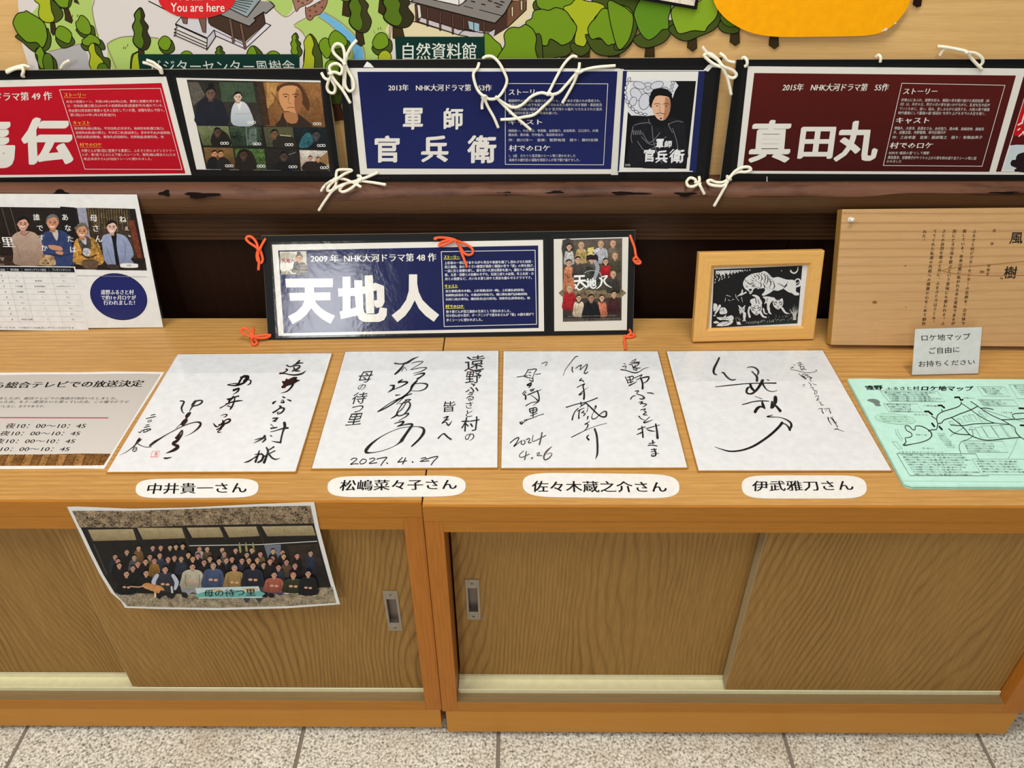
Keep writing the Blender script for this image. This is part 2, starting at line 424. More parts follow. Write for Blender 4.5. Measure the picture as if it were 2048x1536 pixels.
M['wall'] = wood('light_wall', (226, 186, 124), (178, 134, 76), 'X', 'Z', 45, .03, 4, .12, .6, .5, .55, .4, .5, .25)
M['cedar'] = wood('cedar_board', (206, 166, 114), (136, 88, 46), 'X', 'Z', 85, .03, 1.2, .1, 1.0, .35, .55, .2, .3, .2, sharp=5.0)
M['cedar_end'] = wood('cedar_end', (186, 142, 70), (104, 70, 24), 'Z', 'Y', 300, .01, 2, .2, .9, .3, .6, .2, .2)
M['frame_wood'] = wood('picture_frame_wood', (222, 172, 96), (192, 138, 68), 'X', 'Z', 130, .006, 3, .08, .35, .35, .4, .3, .2, .4)
M['frame_woodv'] = wood('picture_frame_wood_v', (222, 172, 96), (192, 138, 68), 'Z', 'X', 130, .006, 3, .08, .35, .35, .4, .3, .2, .4)
M['yellow'] = plain('yellow_card', (250, 168, 0), .65, spec=.15)
M['red'] = plain('red_sticker', (206, 12, 20), .4)
M['white'] = plain('white_sheet', (228, 226, 220), .6, spec=.2)
M['clear'] = film_mat('clear_acrylic', .03, (5, .05, .001), .97, 1.6)
M['mortar'] = plain('floor_joint', (128, 118, 104), .9)
# ------------------------------------------------------------------ the setting
def granite():
    t = NT('granite'); v = t.coords(); oi = t.n.new('ShaderNodeObjectInfo')
    n1 = t.noise(v, 250, 3, .65); n2 = t.noise(v, 210, 4, .75, .4); n3 = t.noise(v, 9, 3)
    c = t.ramp(n1, [(.30, lin((80, 76, 70))), (.40, lin((164, 158, 144))), (.52, lin((218, 211, 194))), (.66, lin((246, 242, 228)))])
    d = t.ramp(n2, [(.335, (0, 0, 0)), (.37, (1, 1, 1))])
    c = t.mix(d, lin((60, 56, 54)), c)
    c = t.mix(t.ramp(n3, [(.45, (0, 0, 0)), (.75, (.35, .35, .35))]), c, lin((168, 140, 106)))
    t.l.new(c, t.b.inputs['Base Color']); t.b.inputs['Roughness'].default_value = .62; t.b.inputs['Specular IOR Level'].default_value = .3
    t.l.new(t.bump(n1, .35, .001), t.b.inputs['Normal']); return t.m
M['granite'] = granite()
M['door_edge'] = plain('door_edge', (168, 150, 114), .5, spec=.2)
FZ = -.515; KB = -.502
fl = tag(MB().box(-2.2, 2.2, -2.2, 1.3, FZ-.03, FZ-.002).build('floor', M['mortar']), kind='structure')
xs_rows = {0: [-2.19, -1.25, -.794, -.345, -.030, .4275, .7375, 1.19, 2.19], 1: [-2.19, -1.4, -.95, -.62, -.18, .26, .58, 1.0, 1.5, 2.19], 2: [-2.19, -1.1, -.7, -.25, .1, .5, .95, 1.3, 2.19]}
for r, (ya, yb) in enumerate([(.634, 1.25), (.326, .631), (.02, .323)]):
    X = xs_rows[r]
    for a, b in zip(X[:-1], X[1:]):
        MB().box(a+.003, b-.003, ya, yb, FZ-.012, FZ+random.uniform(-.0004, .0004), .0012).build('tile', M['granite'], fl)
for r in range(5):
    yb = .02-.003-.32*r; X = sorted([-2.19+.44*k+random.uniform(-.08, .08) for k in range(1, 10)]+[-2.19, 2.19])
    for a, b in zip(X[:-1], X[1:]):
        MB().box(a+.003, b-.003, yb-.317, yb, FZ-.012, FZ, .0012).build('tile', M['granite'], fl)

WY = 1.20
tag(MB().box(-2.2, 2.2, WY, WY+.03, .2, 1.6).build('wall_back', M['wall']), kind='structure')
rec = tag(MB().box(-2.2, 2.2, 1.190, 1.22, FZ, .19).build('wall_recess', M['dark']), kind='structure')
for a, b in zip([-2.2, -1.62, -1.07, -.62, -.405, .02, .44, .9, 1.5], [-1.62, -1.07, -.62, -.405, .02, .44, .9, 1.5, 2.2]):
    MB().box(a+.0006, b-.0006, 1.178, 1.189, -.05, .15, .0006).build('panel', M['recess'], rec)
tag(MB().box(-2.2, 2.2, 1.165, 1.1775, .1245, .1745, .001).build('trim_2', M['plank']), kind='structure')
def live_edge():
    """sill plank with a rounded, bark-side front edge"""
    rnd = random.Random(3); nx = 330; ph = [rnd.uniform(0, 6) for _ in range(8)]
    def wav(x, k): return (math.sin(x*7+ph[k])+.6*math.sin(x*17+ph[k+1])+.4*math.sin(x*41+ph[k+2]))
    rows_b, rows_f = [], []
    for i in range(nx+1):
        x = -2.2+4.4*i/nx; w = wav(x, 0); q = wav(x, 3)
        lo = .2045+.0030*w
        if x > .35: lo += .0055
        rows_b.append([(x, 1.20, .2195), (x, 1.163, .2195), (x, 1.1545+.001*q, .2178), (x, 1.1485+.001*q, .2135+.0008*w), (x, 1.1455+.001*q, .2085+.001*w), (x, 1.1462, min(lo, .2135))])
        rows_f.append([(x, 1.1464, min(lo, .2135)+.0005), (x, 1.1468, .195), (x, 1.1468, .178), (x, 1.152, .1752), (x, 1.20, .1752)])
    obs = []
    for nm, rows, m in (('live_edge', rows_b, M['bark']), ('beam_face', rows_f, M['beam'])):
        V = [p for r in rows for p in r]; k = len(rows[0]); Fq = [(i*k+j, (i+1)*k+j, (i+1)*k+j+1, i*k+j+1) for i in range(nx) for j in range(k-1)]
        me = bpy.data.meshes.new(nm); me.from_pydata(V, [], Fq); obs.append((nm, me, m))
    root = empty('trim_1', (0, 1.2, .19)); tag(root, kind='structure')
    for nm, me, m in obs: link(nm, me, root, m, True)
    # dark knots and cracks in the live edge
    kn = MB()
    for kx, kz, rx, rz in [(-.70, .2125, .012, .0032), (-.54, .2115, .008, .0032), (-.485, .209, .024, .0035), (-.02, .2115, .010, .002), (.165, .211, .030, .0022), (.255, .210, .015, .0026), (.06, .2125, .016, .0016), (.74, .2115, .02, .0014)]:
        ring = []
        for a in range(14):
            t = 2*math.pi*a/14; s_ = 1+.35*math.sin(3*t+kx*50)
            ring.append((kx+rx*math.cos(t)*s_, kz+rz*math.sin(t)*s_))
        kn.prism(ring, 1.1445, 1.15, lambda a, b, h: Vector((a, h+(b-.209)*.55, b)))
    kn.build('knot', plain('knot_black', (22, 12, 7), .8, spec=.08), root)
live_edge()

# ------------------------------------------------------------------ the two low cabinets
def cabinet(name, label, x0, x1, Y, zr, zs, zb, front_x, pull_front, pull_back, stile_r=.025, over=(0, 0)):
    D = 1.128; root = empty(name, ((x0+x1)/2, (Y+D)/2, FZ)); tag(root, label, 'cabinet', 'low cabinets with sliding doors')
    MB().box(x0-over[0], x1+over[1], Y+.003, D, -.026, 0, .0008).build('top_panel', M['counter'], root)
    MB().box(x0-over[0], x1+over[1], Y-.0005, Y+.0028, -.0262, -.0003, .0006).build('edge_band', M['rail'], root)
    sl = .024
    MB().box(x0+sl, x1-stile_r, Y, Y+.012, zr, -.0266, .0004).build('top_rail', M['rail'], root)
    MB().box(x0, x0+sl, Y, Y+.3, zb, -.0266, .0006).build('stile', M['stile'], root)
    MB().box(x1-stile_r, x1, Y, Y+.3, zb, -.0266, .0006).build('stile', M['stile'], root)
    MB().box(x0, x1, Y+.3, D, zb, -.0266).build('carcass', M['dark'], root)
    MB().box(x0+sl, x1-stile_r, Y+.001, Y+.299, zb+.001, zs).build('bottom_panel', M['sill_in'], root)
    MB().box(x0+sl, x1-stile_r, Y-.0002, Y+.0009, zb, zs+.0002, .0003).build('bottom_rail', M['rail'], root)
    MB().box(x0+.005, x1-.0025, Y+.001, D-.02, KB, zb-.0006, .001).build('kick_board', M['kick'], root)
    for yy in (Y+.012, D-.06): MB().box(x0+.02, x1-.035, yy, yy+.03, FZ+.0005, KB).build('skid', M['dark'], root)
    tr = MB()
    ty = Y+.0165
    tr.box(x0+sl+.001, x1-stile_r-.001, ty, ty+.052, zs+.0003, zs+.0022)
    for yy in (ty, ty+.0225, ty+.0255, ty+.048): tr.box(x0+sl+.001, x1-stile_r-.001, yy, yy+.0022, zs+.0022, zs+.0085)
    tr.build('track', M['track'], root)
    def door(xa, xb, yf, pull, back):
        th = .019; zt = -.036; zz = zs+.0092
        m = MB()
        if pull:
            px, pz, pw, ph = pull; a, b, c, d = px-pw/2+.002, px+pw/2-.002, pz-ph/2+.016, pz+ph/2-.016
            m.box(xa, a, yf, yf+th, zz, zt); m.box(b, xb, yf, yf+th, zz, zt); m.box(a, b, yf, yf+th, zz, c); m.box(a, b, yf, yf+th, d, zt)
            m.box(a, b, yf+.011, yf+th, c, d)
        else: m.box(xa, xb, yf, yf+th, zz, zt)
        bmesh.ops.remove_doubles(m.bm, verts=m.bm.verts[:], dist=1e-6)
        dr = m.build('sliding_door', M['door_oak'], root)
        if not back: MB().box(xa-.0009, xa-.0001, yf+.0004, yf+th, zz, zt).build('door_edge', M['door_edge'], dr)
        if pull:
            p = MB(); x_a, x_b, z_a, z_b = px-pw/2, px+pw/2, pz-ph/2, pz+ph/2
            o1 = .0035
            p.box(x_a, a+o1-.002, yf-.0011, yf-.0002, z_a, z_b, .0003); p.box(b-o1+.002, x_b, yf-.0011, yf-.0002, z_a, z_b, .0003)
            p.box(a+o1-.002, b-o1+.002, yf-.0011, yf-.0002, z_a, c+.002, .0002); p.box(a+o1-.002, b-o1+.002, yf-.0011, yf-.0002, d-.002, z_b, .0002)
            for zc in (z_a+.008, z_b-.008):
                p.ball((px, yf-.0012, zc), (.0028, .0006, .0028), 10)
            p.build('recessed_pull', M['steel'], dr)
            q = MB(); e1, e2, f1, f2 = a+.0002, b-.0002, c+.0002, d-.0002
            q.box(e1, e2, yf+.0075, yf+.0085, f1, f2); q.box(e1, e1+.0012, yf, yf+.0075, f1, f2); q.box(e2-.0012, e2, yf, yf+.0075, f1, f2)
            q.box(e1, e2, yf, yf+.0075, f1, f1+.0012); q.box(e1, e2, yf, yf+.0075, f2-.0012, f2)
            q.build('pull_cup', M['steel_in'], dr)
            for zc in (z_a+.008, z_b-.008): MB().box(px-.0016, px+.0016, yf-.0021, yf-.00175, zc-.0004, zc+.0004).build('screw_slot', M['dark'], dr)
        return dr
    door(front_x, x1-stile_r-.0015, Y+.019, pull_front, False)
    door(x0+sl+.003, front_x+.045, Y+.0435, pull_back, True)
    # dark cavity behind the doors
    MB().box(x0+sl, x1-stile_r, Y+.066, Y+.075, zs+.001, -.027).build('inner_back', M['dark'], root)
    return root
cabinet('low_cabinet', 'oak cabinet left of the seam, group photograph taped to its front', -1.012, -.1178, .697, -.0485, -.4290, -.4505, -.600, (-.1765, -.2330, .0205, .0885), None)
cabinet('low_cabinet', 'oak cabinet right of the seam, steel finger pull at its left door', -.1160, .776, .690, -.0455, -.4200, -.4430, .3205, None, (-.0635, -.2300, .0200, .0885), .033, (0, .07))
# a chip of stone on the floor in front of the left cabinet
c = onz([(543, 1475)], FZ)[0]
tag(MB().ball((c[0], c[1], FZ+.0022), (.0075, .004, .0022), 8).build('pebble', plain('pale_stone', (232, 222, 196), .7)), 'small pale stone chip on the granite floor by the left kick board', 'stone')
# ------------------------------------------------------------------ boards, cords
BLK, WHT = '#0e0e0e', (226, 222, 212)
def board_part(fr, P, d0, d1, name, mat, root, bev=None):
    """a flat piece with real thickness whose outline is P (photograph pixels) on the sheet's plane"""
    L = fr.px(P)
    return MB().prism([tuple(x) for x in L], d0, d1, lambda a, b, h: Vector(fr.at(a, b, h))).build(name, mat, root)
def film_on(fr, P, d, name, root, mat='film'):
    return board_part(fr, P, d, d+.0003, name, M[mat], root)
def cord(fr, name, mat, root, paths, r=.0024, d=.003):
    """cord lying on and around a board: pixel path -> 3d path with its own bulge off the face"""
    m = MB()
    for P in paths:
        P = np.asarray(P, float)
        dd = P[:, 2] if P.shape[1] > 2 else np.full(len(P), d)
        Q = catmull(np.column_stack([P[:, :2], dd]), False, 6)
        W_ = []
        for x, y, q in Q:
            l = fr.px([(x, y)], q)[0]; w = fr.at(l[0], l[1], q)
            if fr.A[2] < .1:
                if w[2] < .0024: w = onz([(x, y)], .0024)[0]
            elif w[2] < .2222:
                w = onz([(x, y)], .2222)[0]
                if w[1] < 1.160: w = ony([(x, y)], 1.1425+max(0, min(1, (w[1]-1.15)/.01))*.015)[0]
            W_.append(w)
        m.tube(W_, r, 8)
    for P in paths:   # frayed knot-like ends
        pass
    return m.build(name, M[mat], root, True)
def text_rows(p, rows, col, **k):
    for r in rows: p.tbox(r[0], *r[1:5], col, sk=r[5] if len(r) > 5 else 0, rise=r[6] if len(r) > 6 else 0, res=1, **k)
def mkframe(blpx, brpx, Y, lean, z=None):
    A, B = (ony([blpx], Y)[0], ony([brpx], Y)[0]) if z is None else (onz([blpx], z)[0], onz([brpx], z)[0])
    z_ = (A[2]+B[2])/2; A[2] = B[2] = z_
    return Frame(A, B, lean=math.radians(lean))
MIN = (0.0, .045, 3)     # nib for mincho-like print: verticals heavier
BR = (math.radians(38), .078, 14, .036)

def head(p, x, y, r, skin=(214, 170, 138), hair=(26, 22, 20), style='short', bald=False):
    d = np.array(skin)*.8
    if style == 'long': p.ell(x, y+r*.35, r*1.05, r*1.5, hair)
    p.poly([(x-r*.35, y+r*.5), (x+r*.35, y+r*.5), (x+r*.45, y+r*1.5), (x-r*.45, y+r*1.5)], d)
    p.ell(x, y-r*.12, r*.98, r*1.08, hair if not bald else d)
    p.ell(x-r*.82, y+r*.1, r*.14, r*.25, d); p.ell(x+r*.82, y+r*.1, r*.14, r*.25, d)
    p.ell(x, y+r*.12, r*.8, r, skin)
    if r > 3.2:
        p.ell(x+r*.35, y+r*.35, r*.33, r*.5, np.array(skin)*.9)
    if not bald: p.poly([(x-r*.9, y+r*.02), (x-r*.8, y-r*.65), (x-r*.1, y-r*1.18), (x+r*.75, y-r*.72), (x+r*.9, y+r*.02), (x+r*.74, y-r*.35), (x+r*.3, y-r*.72), (x-r*.35, y-r*.55), (x-r*.72, y-r*.3)], hair, smooth=3)
    if r > 2.2:
        for sx in (-1, 1):
            p.ell(x+sx*r*.34, y+r*.08, r*.15, r*.07+.1, (40, 28, 24), n=8)
            if r > 5: p.stroke([(x+sx*r*.18, y-r*.12), (x+sx*r*.36, y-r*.2), (x+sx*r*.55, y-r*.1)], r*.1, hair, k=2)
        p.stroke([(x-r*.25, y+r*.66), (x, y+r*.72), (x+r*.25, y+r*.66)], max(.5, r*.1), (150, 70, 60), k=2, caps=False)
        if r > 4: p.stroke([(x-r*.04, y+r*.05), (x+r*.04, y+r*.4), (x-r*.08, y+r*.46)], r*.09, d, k=2)
def torso(p, x, y, w, h, col, neck=None, grain=.35, arms=None):
    c = np.asarray(col, float)
    p.poly([(x-w*.18, y), (x+w*.18, y), (x+w*.42, y+h*.13), (x+w*.5, y+h*.45), (x+w*.52, y+h), (x-w*.52, y+h), (x-w*.5, y+h*.45), (x-w*.42, y+h*.13)], c, smooth=3, grain=grain, col2=c*.75)
    p.stroke([(x-w*.3, y+h*.3), (x-w*.33, y+h*.6), (x-w*.27, y+h*.95)], max(.5, w*.035), c*.6, k=2)
    p.stroke([(x+w*.3, y+h*.3), (x+w*.33, y+h*.6), (x+w*.27, y+h*.95)], max(.5, w*.035), c*.6, k=2)
    if neck is not None:
        p.poly([(x-w*.13, y), (x+w*.13, y), (x, y+h*.4)], neck)
def eggs(p, x, y, s=4.0):
    for i, rt in ((-1, .3), (0, -.4), (1, .3)):
        t = np.linspace(0, 2*math.pi, 9)[:-1]
        cx = x+i*s*.98
        P = np.column_stack([cx+s*.46*np.cos(t)*math.cos(rt)-s*.4*np.sin(t)*math.sin(rt), y+s*.46*np.cos(t)*math.sin(rt)+s*.4*np.sin(t)*math.cos(rt)])
        p.stroke(P, s*.2, (238, 236, 232), k=2, closed=True)

# ---- navy information board in the middle
fr = mkframe((699, 364), (1417, 362), 1.170, 6.5)
fr.A = fr.A+np.array([0, 0, .0006])
root = empty('information_board', tuple((fr.A+fr.at(fr.w, 0))/2)); tag(root, 'wide black board with navy story print and portrait of man in dark armour', 'sign board', 'laminated drama boards')
board_part(fr, [(699, 364), (1417, 361), (1445, 115), (675, 120)], -.0042, -.0008, 'foam_core', M['black_edge'], root)
board_part(fr, [(699, 363.5), (1417, 360.5), (1444.5, 115.5), (675.5, 120.5)], -.0008, 0, 'backing_board', M['black_board'], root)
p = Print(fr, .0004)
p.poly([(698.6, 136), (1240, 137), (1222, 348), (720.6, 349)], WHT)
p.poly([(1235, 138), (1247.5, 138), (1236, 350), (1222, 350)], (218, 214, 202))
p.poly([(714.7, 143.6), (1235, 142.7), (1222, 338.4), (734, 337)], (24, 30, 78), col2=(30, 38, 92), grain=.06)
p.build('story_sheet', M['ink'], root)
p = Print(fr, .0008)
p.tbox('2013年　NHK大河ドラマ第　53作', 777, 168.5, 983, 182, WHT, nib=MIN)
for ch, x0, y0, x1, y1 in [('軍', 807, 217, 844.5, 258), ('師', 888.5, 217, 925, 258), ('官', 751, 272.5, 797.6, 323.7), ('兵', 844, 272.5, 895, 323), ('衛', 936.5, 272, 991, 325)]:
    p.tbox(ch, x0, y0, x1, y1, WHT, nib=BR)
p.line([(1010.6, 167), (1215.7, 167.6), (1207, 329.6), (1010.6, 328.7)], 1.1, WHT, True)
text_rows(p, [('ストーリー', 1018, 178.7, 1084, 190), ('キャスト', 1017, 239, 1084, 249.6), ('村でのロケ', 1018, 290, 1100, 302.4)], WHT, nib=MIN)
text_rows(p, [('戦国時代の三英傑に重用されながらも、あり余る才能のため警戒され、', 1017, 198.6, 1201, 204.4), ('秀吉には“次の天下を狙う男”と恐れられた希代の天才軍師・黒田官兵', 1017, 206.8, 1204, 212.8), ('衛。群雄割拠の戦国を生き抜き“生き残りの達人”とたたえられた官兵', 1017, 215.3, 1204, 221.3), ('衛の好烈な生涯と乱世の終焉を描いた。', 1017, 223.3, 1116, 229), ('岡田准一、中谷美紀、寺尾聰、谷原章介、松坂桃李、江口洋介、片岡', 1017, 258.5, 1196, 264.3), ('鶴太郎、黒木瞳、竹中直人、柴田恭兵ほか', 1017, 266.7, 1127, 272.5), ('作：前川洋一　音楽：菅野祐悟　語り：藤村志保', 1017, 277, 1196, 283), ('1、2話　おたつと官兵衛のシーン等に使われました', 1018, 308.5, 1151, 314.5), ('炭焼き小屋付近の通路を岡田さんが馬で駆け抜けました。', 1018, 316.8, 1160, 323)], (214, 212, 206))
p.build('lettering', M['ink'], root, kind='stuff')
p = Print(fr, .0009)
p.poly([(1246, 142), (1255, 142), (1244, 345), (1235, 345)], (24, 34, 84)); p.poly([(1396, 143), (1410, 142.5), (1392, 345), (1376, 345)], (24, 34, 84))
p.poly([(1254, 143), (1397, 143), (1378.5, 342), (1238, 343)], (228, 226, 218)); 
p.line([(1247, 140.8), (1409, 141.2)], 1.6, (236, 234, 226)); p.line([(1236, 343.2), (1385, 342.6)], 1.6, (236, 234, 226))
q = [(1260, 162), (1392, 162), (1372.5, 337.5), (1247.6, 335)]
p.poly(q, (14, 13, 14))
K = Z(1200, 0, 2.415)
# round crest behind the man: blossom, leaves, wreath
p.poly([K(147, 395), K(365, 395), K(362, 440), K(335, 500), K(270, 555), K(180, 558), K(135, 540)], (214, 216, 222), smooth=2)
for cx, cy, rx, ry, rt in [(232, 425, 26, 26, 0), (190, 412, 30, 17, .3), (275, 412, 32, 18, -.3), (175, 455, 34, 24, .9), (300, 450, 36, 22, -.8), (215, 490, 26, 40, .2), (262, 488, 24, 34, -.3), (160, 490, 16, 22, .4)]:
    c = K(cx, cy); p.ell(c[0], c[1], rx/2.415+.7, ry/2.415+.7, (18, 18, 20), rt); p.ell(c[0], c[1], rx/2.415-.3, ry/2.415-.3, (206, 208, 216), rt)
for i in range(11):
    a = math.radians(95+i*12); c = K(235+105*math.cos(a)-8, 445+108*math.sin(a)); p.ell(c[0], c[1], 4.6, 3.2, (20, 20, 22), a+1.5); p.ell(c[0], c[1], 3.5, 2.1, (216, 218, 226), a+1.5)
for i in range(6):
    c = K(352-i*4, 400+i*18); p.ell(c[0], c[1], 4.2, 3, (20, 20, 22), .8); p.ell(c[0], c[1], 3.1, 1.9, (216, 218, 226), .8)
for a in range(0, 360, 60): 
    c = K(232+9*math.cos(math.radians(a)), 425+9*math.sin(math.radians(a))); p.ell(c[0], c[1], 1.6, 1.6, (20, 20, 22)); p.ell(c[0], c[1], 1.0, 1.0, (230, 230, 235))
# the man
p.poly([K(160, 600), K(235, 570), K(330, 570), K(405, 585), K(412, 640), K(405, 800), K(140, 800), K(148, 700)], (24, 24, 30), smooth=3, grain=.5)
for sx, pts in ((0, [(165, 605), (200, 595), (245, 592)]), (0, [(400, 590), (370, 585), (330, 600)]), (0, [(160, 610), (150, 660), (155, 690)]), (0, [(235, 575), (245, 600), (300, 605)]), (0, [(205, 640), (240, 690), (290, 640)]), (0, [(200, 660), (250, 700), (320, 660)]), (0, [(180, 680), (220, 730), (280, 700)]), (0, [(250, 600), (262, 700), (300, 790)]), (0, [(350, 620), (370, 680), (380, 760)]), (0, [(330, 570), (330, 600), (350, 640)])):
    p.stroke([K(*a) for a in pts], .8, (150, 152, 160), k=3)
for i in range(5): p.stroke([K(160+i*9, 630), K(162+i*9, 650)], .7, (190, 190, 190), k=1)
p.poly([K(240, 565), K(330, 565), K(320, 610), K(255, 612)], (16, 16, 20), smooth=2)
p.poly([K(240, 470), K(255, 435), K(290, 425), K(330, 435), K(345, 470), K(338, 520), K(248, 520)], (14, 12, 12), smooth=3)
p.poly([K(250, 482), K(262, 462), K(300, 460), K(334, 472), K(340, 520), K(325, 565), K(300, 582), K(272, 568), K(252, 525)], (222, 176, 142), smooth=3)
p.poly([K(315, 470), K(336, 480), K(340, 520), K(325, 565), K(305, 580), K(312, 530)], (176, 124, 92), smooth=2)
for a, b in ((262, 510), (305, 512)): p.stroke([K(a, 503), K(a+14, 499), K(a+28, 503)], 1.1, (30, 22, 20), k=2); p.ell(*K(a+14, 511), 2.2, .9, (30, 22, 20))
p.stroke([K(290, 512), K(286, 535), K(296, 540)], .8, (160, 104, 80), k=2); p.stroke([K(272, 549), K(290, 545), K(312, 551)], 1.2, (40, 28, 24), k=2); p.stroke([K(280, 557), K(298, 558)], .9, (170, 90, 80), k=1); p.ell(*K(294, 572), 2.4, 1.6, (50, 36, 30))
p.poly([K(243, 520), K(240, 470), K(262, 435), K(300, 428), K(345, 450), K(346, 520), K(337, 475), K(310, 463), K(268, 466)], (14, 12, 12), smooth=3)
for ch, x0, y0, x1, y1 in [('軍', 270, 672, 305, 715), ('師', 312, 680, 345, 712), ('官', 212, 720, 262, 780), ('兵', 268, 728, 325, 785), ('衛', 335, 722, 405, 785)]:
    a, b = K(x0, y0), K(x1, y1); p.tbox(ch, a[0], a[1], b[0], b[1], (232, 232, 232), nib=(math.radians(50), .09, 3), sk=1, res=1)
a, b = K(123, 792), K(147, 803); p.tbox('DVD', a[0], a[1], b[0], b[1], (220, 220, 220), res=1)
p.build('portrait_print', M['photo'], root)
film_on(fr, [(690, 129), (1258, 129), (1240, 357), (711, 358)], .0022, 'laminate', root); film_on(fr, [(1262, 131), (1432, 131), (1408, 357), (1252, 357)], .0022, 'laminate', root)
# scrap of torn tape on the top edge
board_part(fr, [(727, 134), (734, 123), (741, 127), (748, 135)], 0, .0012, 'tape_scrap', M['white'], root)
board_part(fr, [(1407, 140), (1416, 130), (1428, 126), (1436, 135), (1424, 134), (1416, 143)], 0, .0012, 'tape_scrap', M['white'], root)
E1 = Z(620, 80, 4.267)
c1 = [[E1(60+130, 0+10)]] 
def zc(z, pts):
    out = []
    for t in pts:
        a = z(t[0], t[1]); out.append((a[0], a[1], t[2] if len(t) > 2 else .004))
    return out
cord(fr, 'white_cord', 'cord', root, [zc(E1, [(400, 0, .004), (350, 60, .006), (315, 130, .006), (298, 190, .006), (265, 170, .004), (210, 120, .003), (195, 75, .003), (225, 35, .004), (270, 45, .005), (292, 100, .006), (296, 190, .008), (290, 290, .004), (285, 420, .003)]),
    zc(E1, [(292, 200, .007), (300, 290, .004), (300, 380, .003), (330, 435, .004), (370, 420, .005), (370, 350, .004), (330, 270, .004), (296, 195, .008)]), zc(E1, [(285, 195, .004), (294, 205, .0095), (306, 195, .004)])], .0023)
cord(fr, 'white_cord', 'cord', root, [zc(E1, [(75, 1455, .012), (130, 1370, .012), (200, 1280, .01), (280, 1235, .007), (350, 1215, .005), (420, 1195, .007), (500, 1165, .005), (582, 1130, .004)]),
    zc(E1, [(405, 1158, .001), (430, 1165, .004), (428, 1195, .008), (360, 1260, .007), (290, 1295, .008), (255, 1280, .008), (290, 1235, .007), (400, 1205, .007), (520, 1215, .004), (645, 1235, .003)]), zc(E1, [(412, 1185, .004), (425, 1200, .010), (432, 1215, .004)])], .0023)
G = Z(780, 0, 4.096)
cord(fr, 'white_cord', 'cord', root, [zc(G, [(730, 515, .0), (715, 560, .004), (685, 600, .004), (690, 660, .005), (720, 740, .006), (770, 790, .008), (820, 812, .006), (880, 800, .008), (930, 740, .005), (958, 660, .004), (930, 580, .004), (890, 510, .003), (840, 465, .001), (790, 462, -.001), (760, 480, -.002)]),
    zc(G, [(755, 895, .004), (755, 850, .004), (770, 790, .01)]), zc(G, [(770, 795, .009), (800, 870, .005), (850, 960, .004), (888, 1048, .003)]),
    zc(G, [(865, 790, .009), (920, 850, .004), (1000, 930, .004), (1080, 1000, .004), (1155, 1065, .003)]),
    zc(G, [(870, 800, .008), (940, 850, .004), (1010, 880, .004), (1080, 860, .004), (1160, 790, .005), (1240, 760, .006), (1310, 775, .009), (1380, 760, .006), (1440, 700, .005), (1500, 630, .005), (1540, 590, .008)]),
    zc(G, [(905, 980, .003), (1000, 975, .004), (1090, 960, .004), (1180, 940, .004), (1250, 880, .005), (1330, 800, .008), (1310, 765, .01), (1290, 775, .009), (1320, 720, .005), (1370, 620, .004), (1430, 520, .002), (1490, 462, 0), (1530, 468, -.002)]),
    zc(G, [(1553, 515, 0), (1548, 560, .004), (1535, 600, .009), (1600, 570, .005), (1700, 550, .003), (1848, 538, .003)]),
    zc(G, [(1538, 600, .008), (1505, 680, .004), (1450, 780, .004), (1412, 845, .003)]), zc(G, [(1520, 585, .004), (1540, 590, .0105), (1560, 592, .004)]), zc(G, [(755, 800, .004), (772, 785, .011), (792, 795, .004)])], .0022)
H = Z(1240, 0, 3.2)
cord(fr, 'white_cord', 'cord', root, [zc(H, [(527, 300, .004), (560, 340, .004), (620, 380, .005), (655, 425, .009), (690, 510, .005), (712, 608, .004)]),
    zc(H, [(655, 430, .009), (600, 410, .005), (550, 370, .004), (540, 350, .004), (580, 345, .004), (630, 385, .006), (660, 425, .01), (720, 450, .006), (745, 480, .005), (720, 500, .005), (680, 480, .006), (655, 430, .009)]),
    zc(H, [(640, 342, -.002), (665, 360, .002), (690, 390, .002), (735, 400, .001)])], .0023)
J = Z(1280, 300, 4.876)
cord(fr, 'white_cord', 'cord', root, [zc(J, [(575, 258, .001), (580, 290, .004), (570, 325, .009), (520, 355, .006), (470, 350, .006), (455, 310, .005), (490, 272, .005), (540, 290, .006), (540, 320, .005)]), zc(J, [(575, 325, .009), (600, 375, .008), (628, 430, .008)]), zc(J, [(555, 315, .004), (572, 322, .011), (590, 330, .005)])], .0023)

# ---- maroon board at the right
fr = mkframe((1440, 363.5), (2000, 362), 1.170, 7.0)
fr.A = fr.A+np.array([0, 0, .0006])
root = empty('information_board', tuple(fr.at(fr.w/2, 0))); tag(root, 'black board with maroon story print, right end cut by the photo edge', 'sign board', 'laminated drama boards')
board_part(fr, [(1440, 363.5), (2168, 359), (2200, 118), (1473, 119)], -.0042, -.0008, 'foam_core', M['black_edge'], root)
board_part(fr, [(1440.5, 363), (2167.5, 358.5), (2199.5, 118.5), (1473.5, 119.5)], -.0008, 0, 'backing_board', M['black_board'], root)
MR = (86, 22, 16)
p = Print(fr, .0004)
p.poly([(1496, 132.5), (2180, 138), (2150, 350), (1473, 347)], WHT)
p.poly([(1508.5, 146), (2032, 151), (1978.5, 343.7), (1485, 341.6)], MR, col2=(66, 16, 12), grain=.08)
p.poly([(2047, 153), (2168, 154), (2118, 344), (1991.7, 343.5)], (70, 16, 14))
p.poly([(2048, 196), (2130, 196), (2096, 343), (2002, 343)], (230, 226, 218))
p.poly([(2052, 200), (2128, 200), (2095, 340), (2005, 340)], (176, 196, 206), col2=(206, 214, 214))
Mz = Z(1900, 80, 4.8)
p.poly([Mz(715, 560), Mz(1050, 560), Mz(1000, 930), Mz(602, 918)], (196, 14, 22))
p.poly([Mz(606, 918), Mz(1000, 930), Mz(980, 1010), Mz(640, 1005), Mz(575, 1012)], (86, 16, 14))
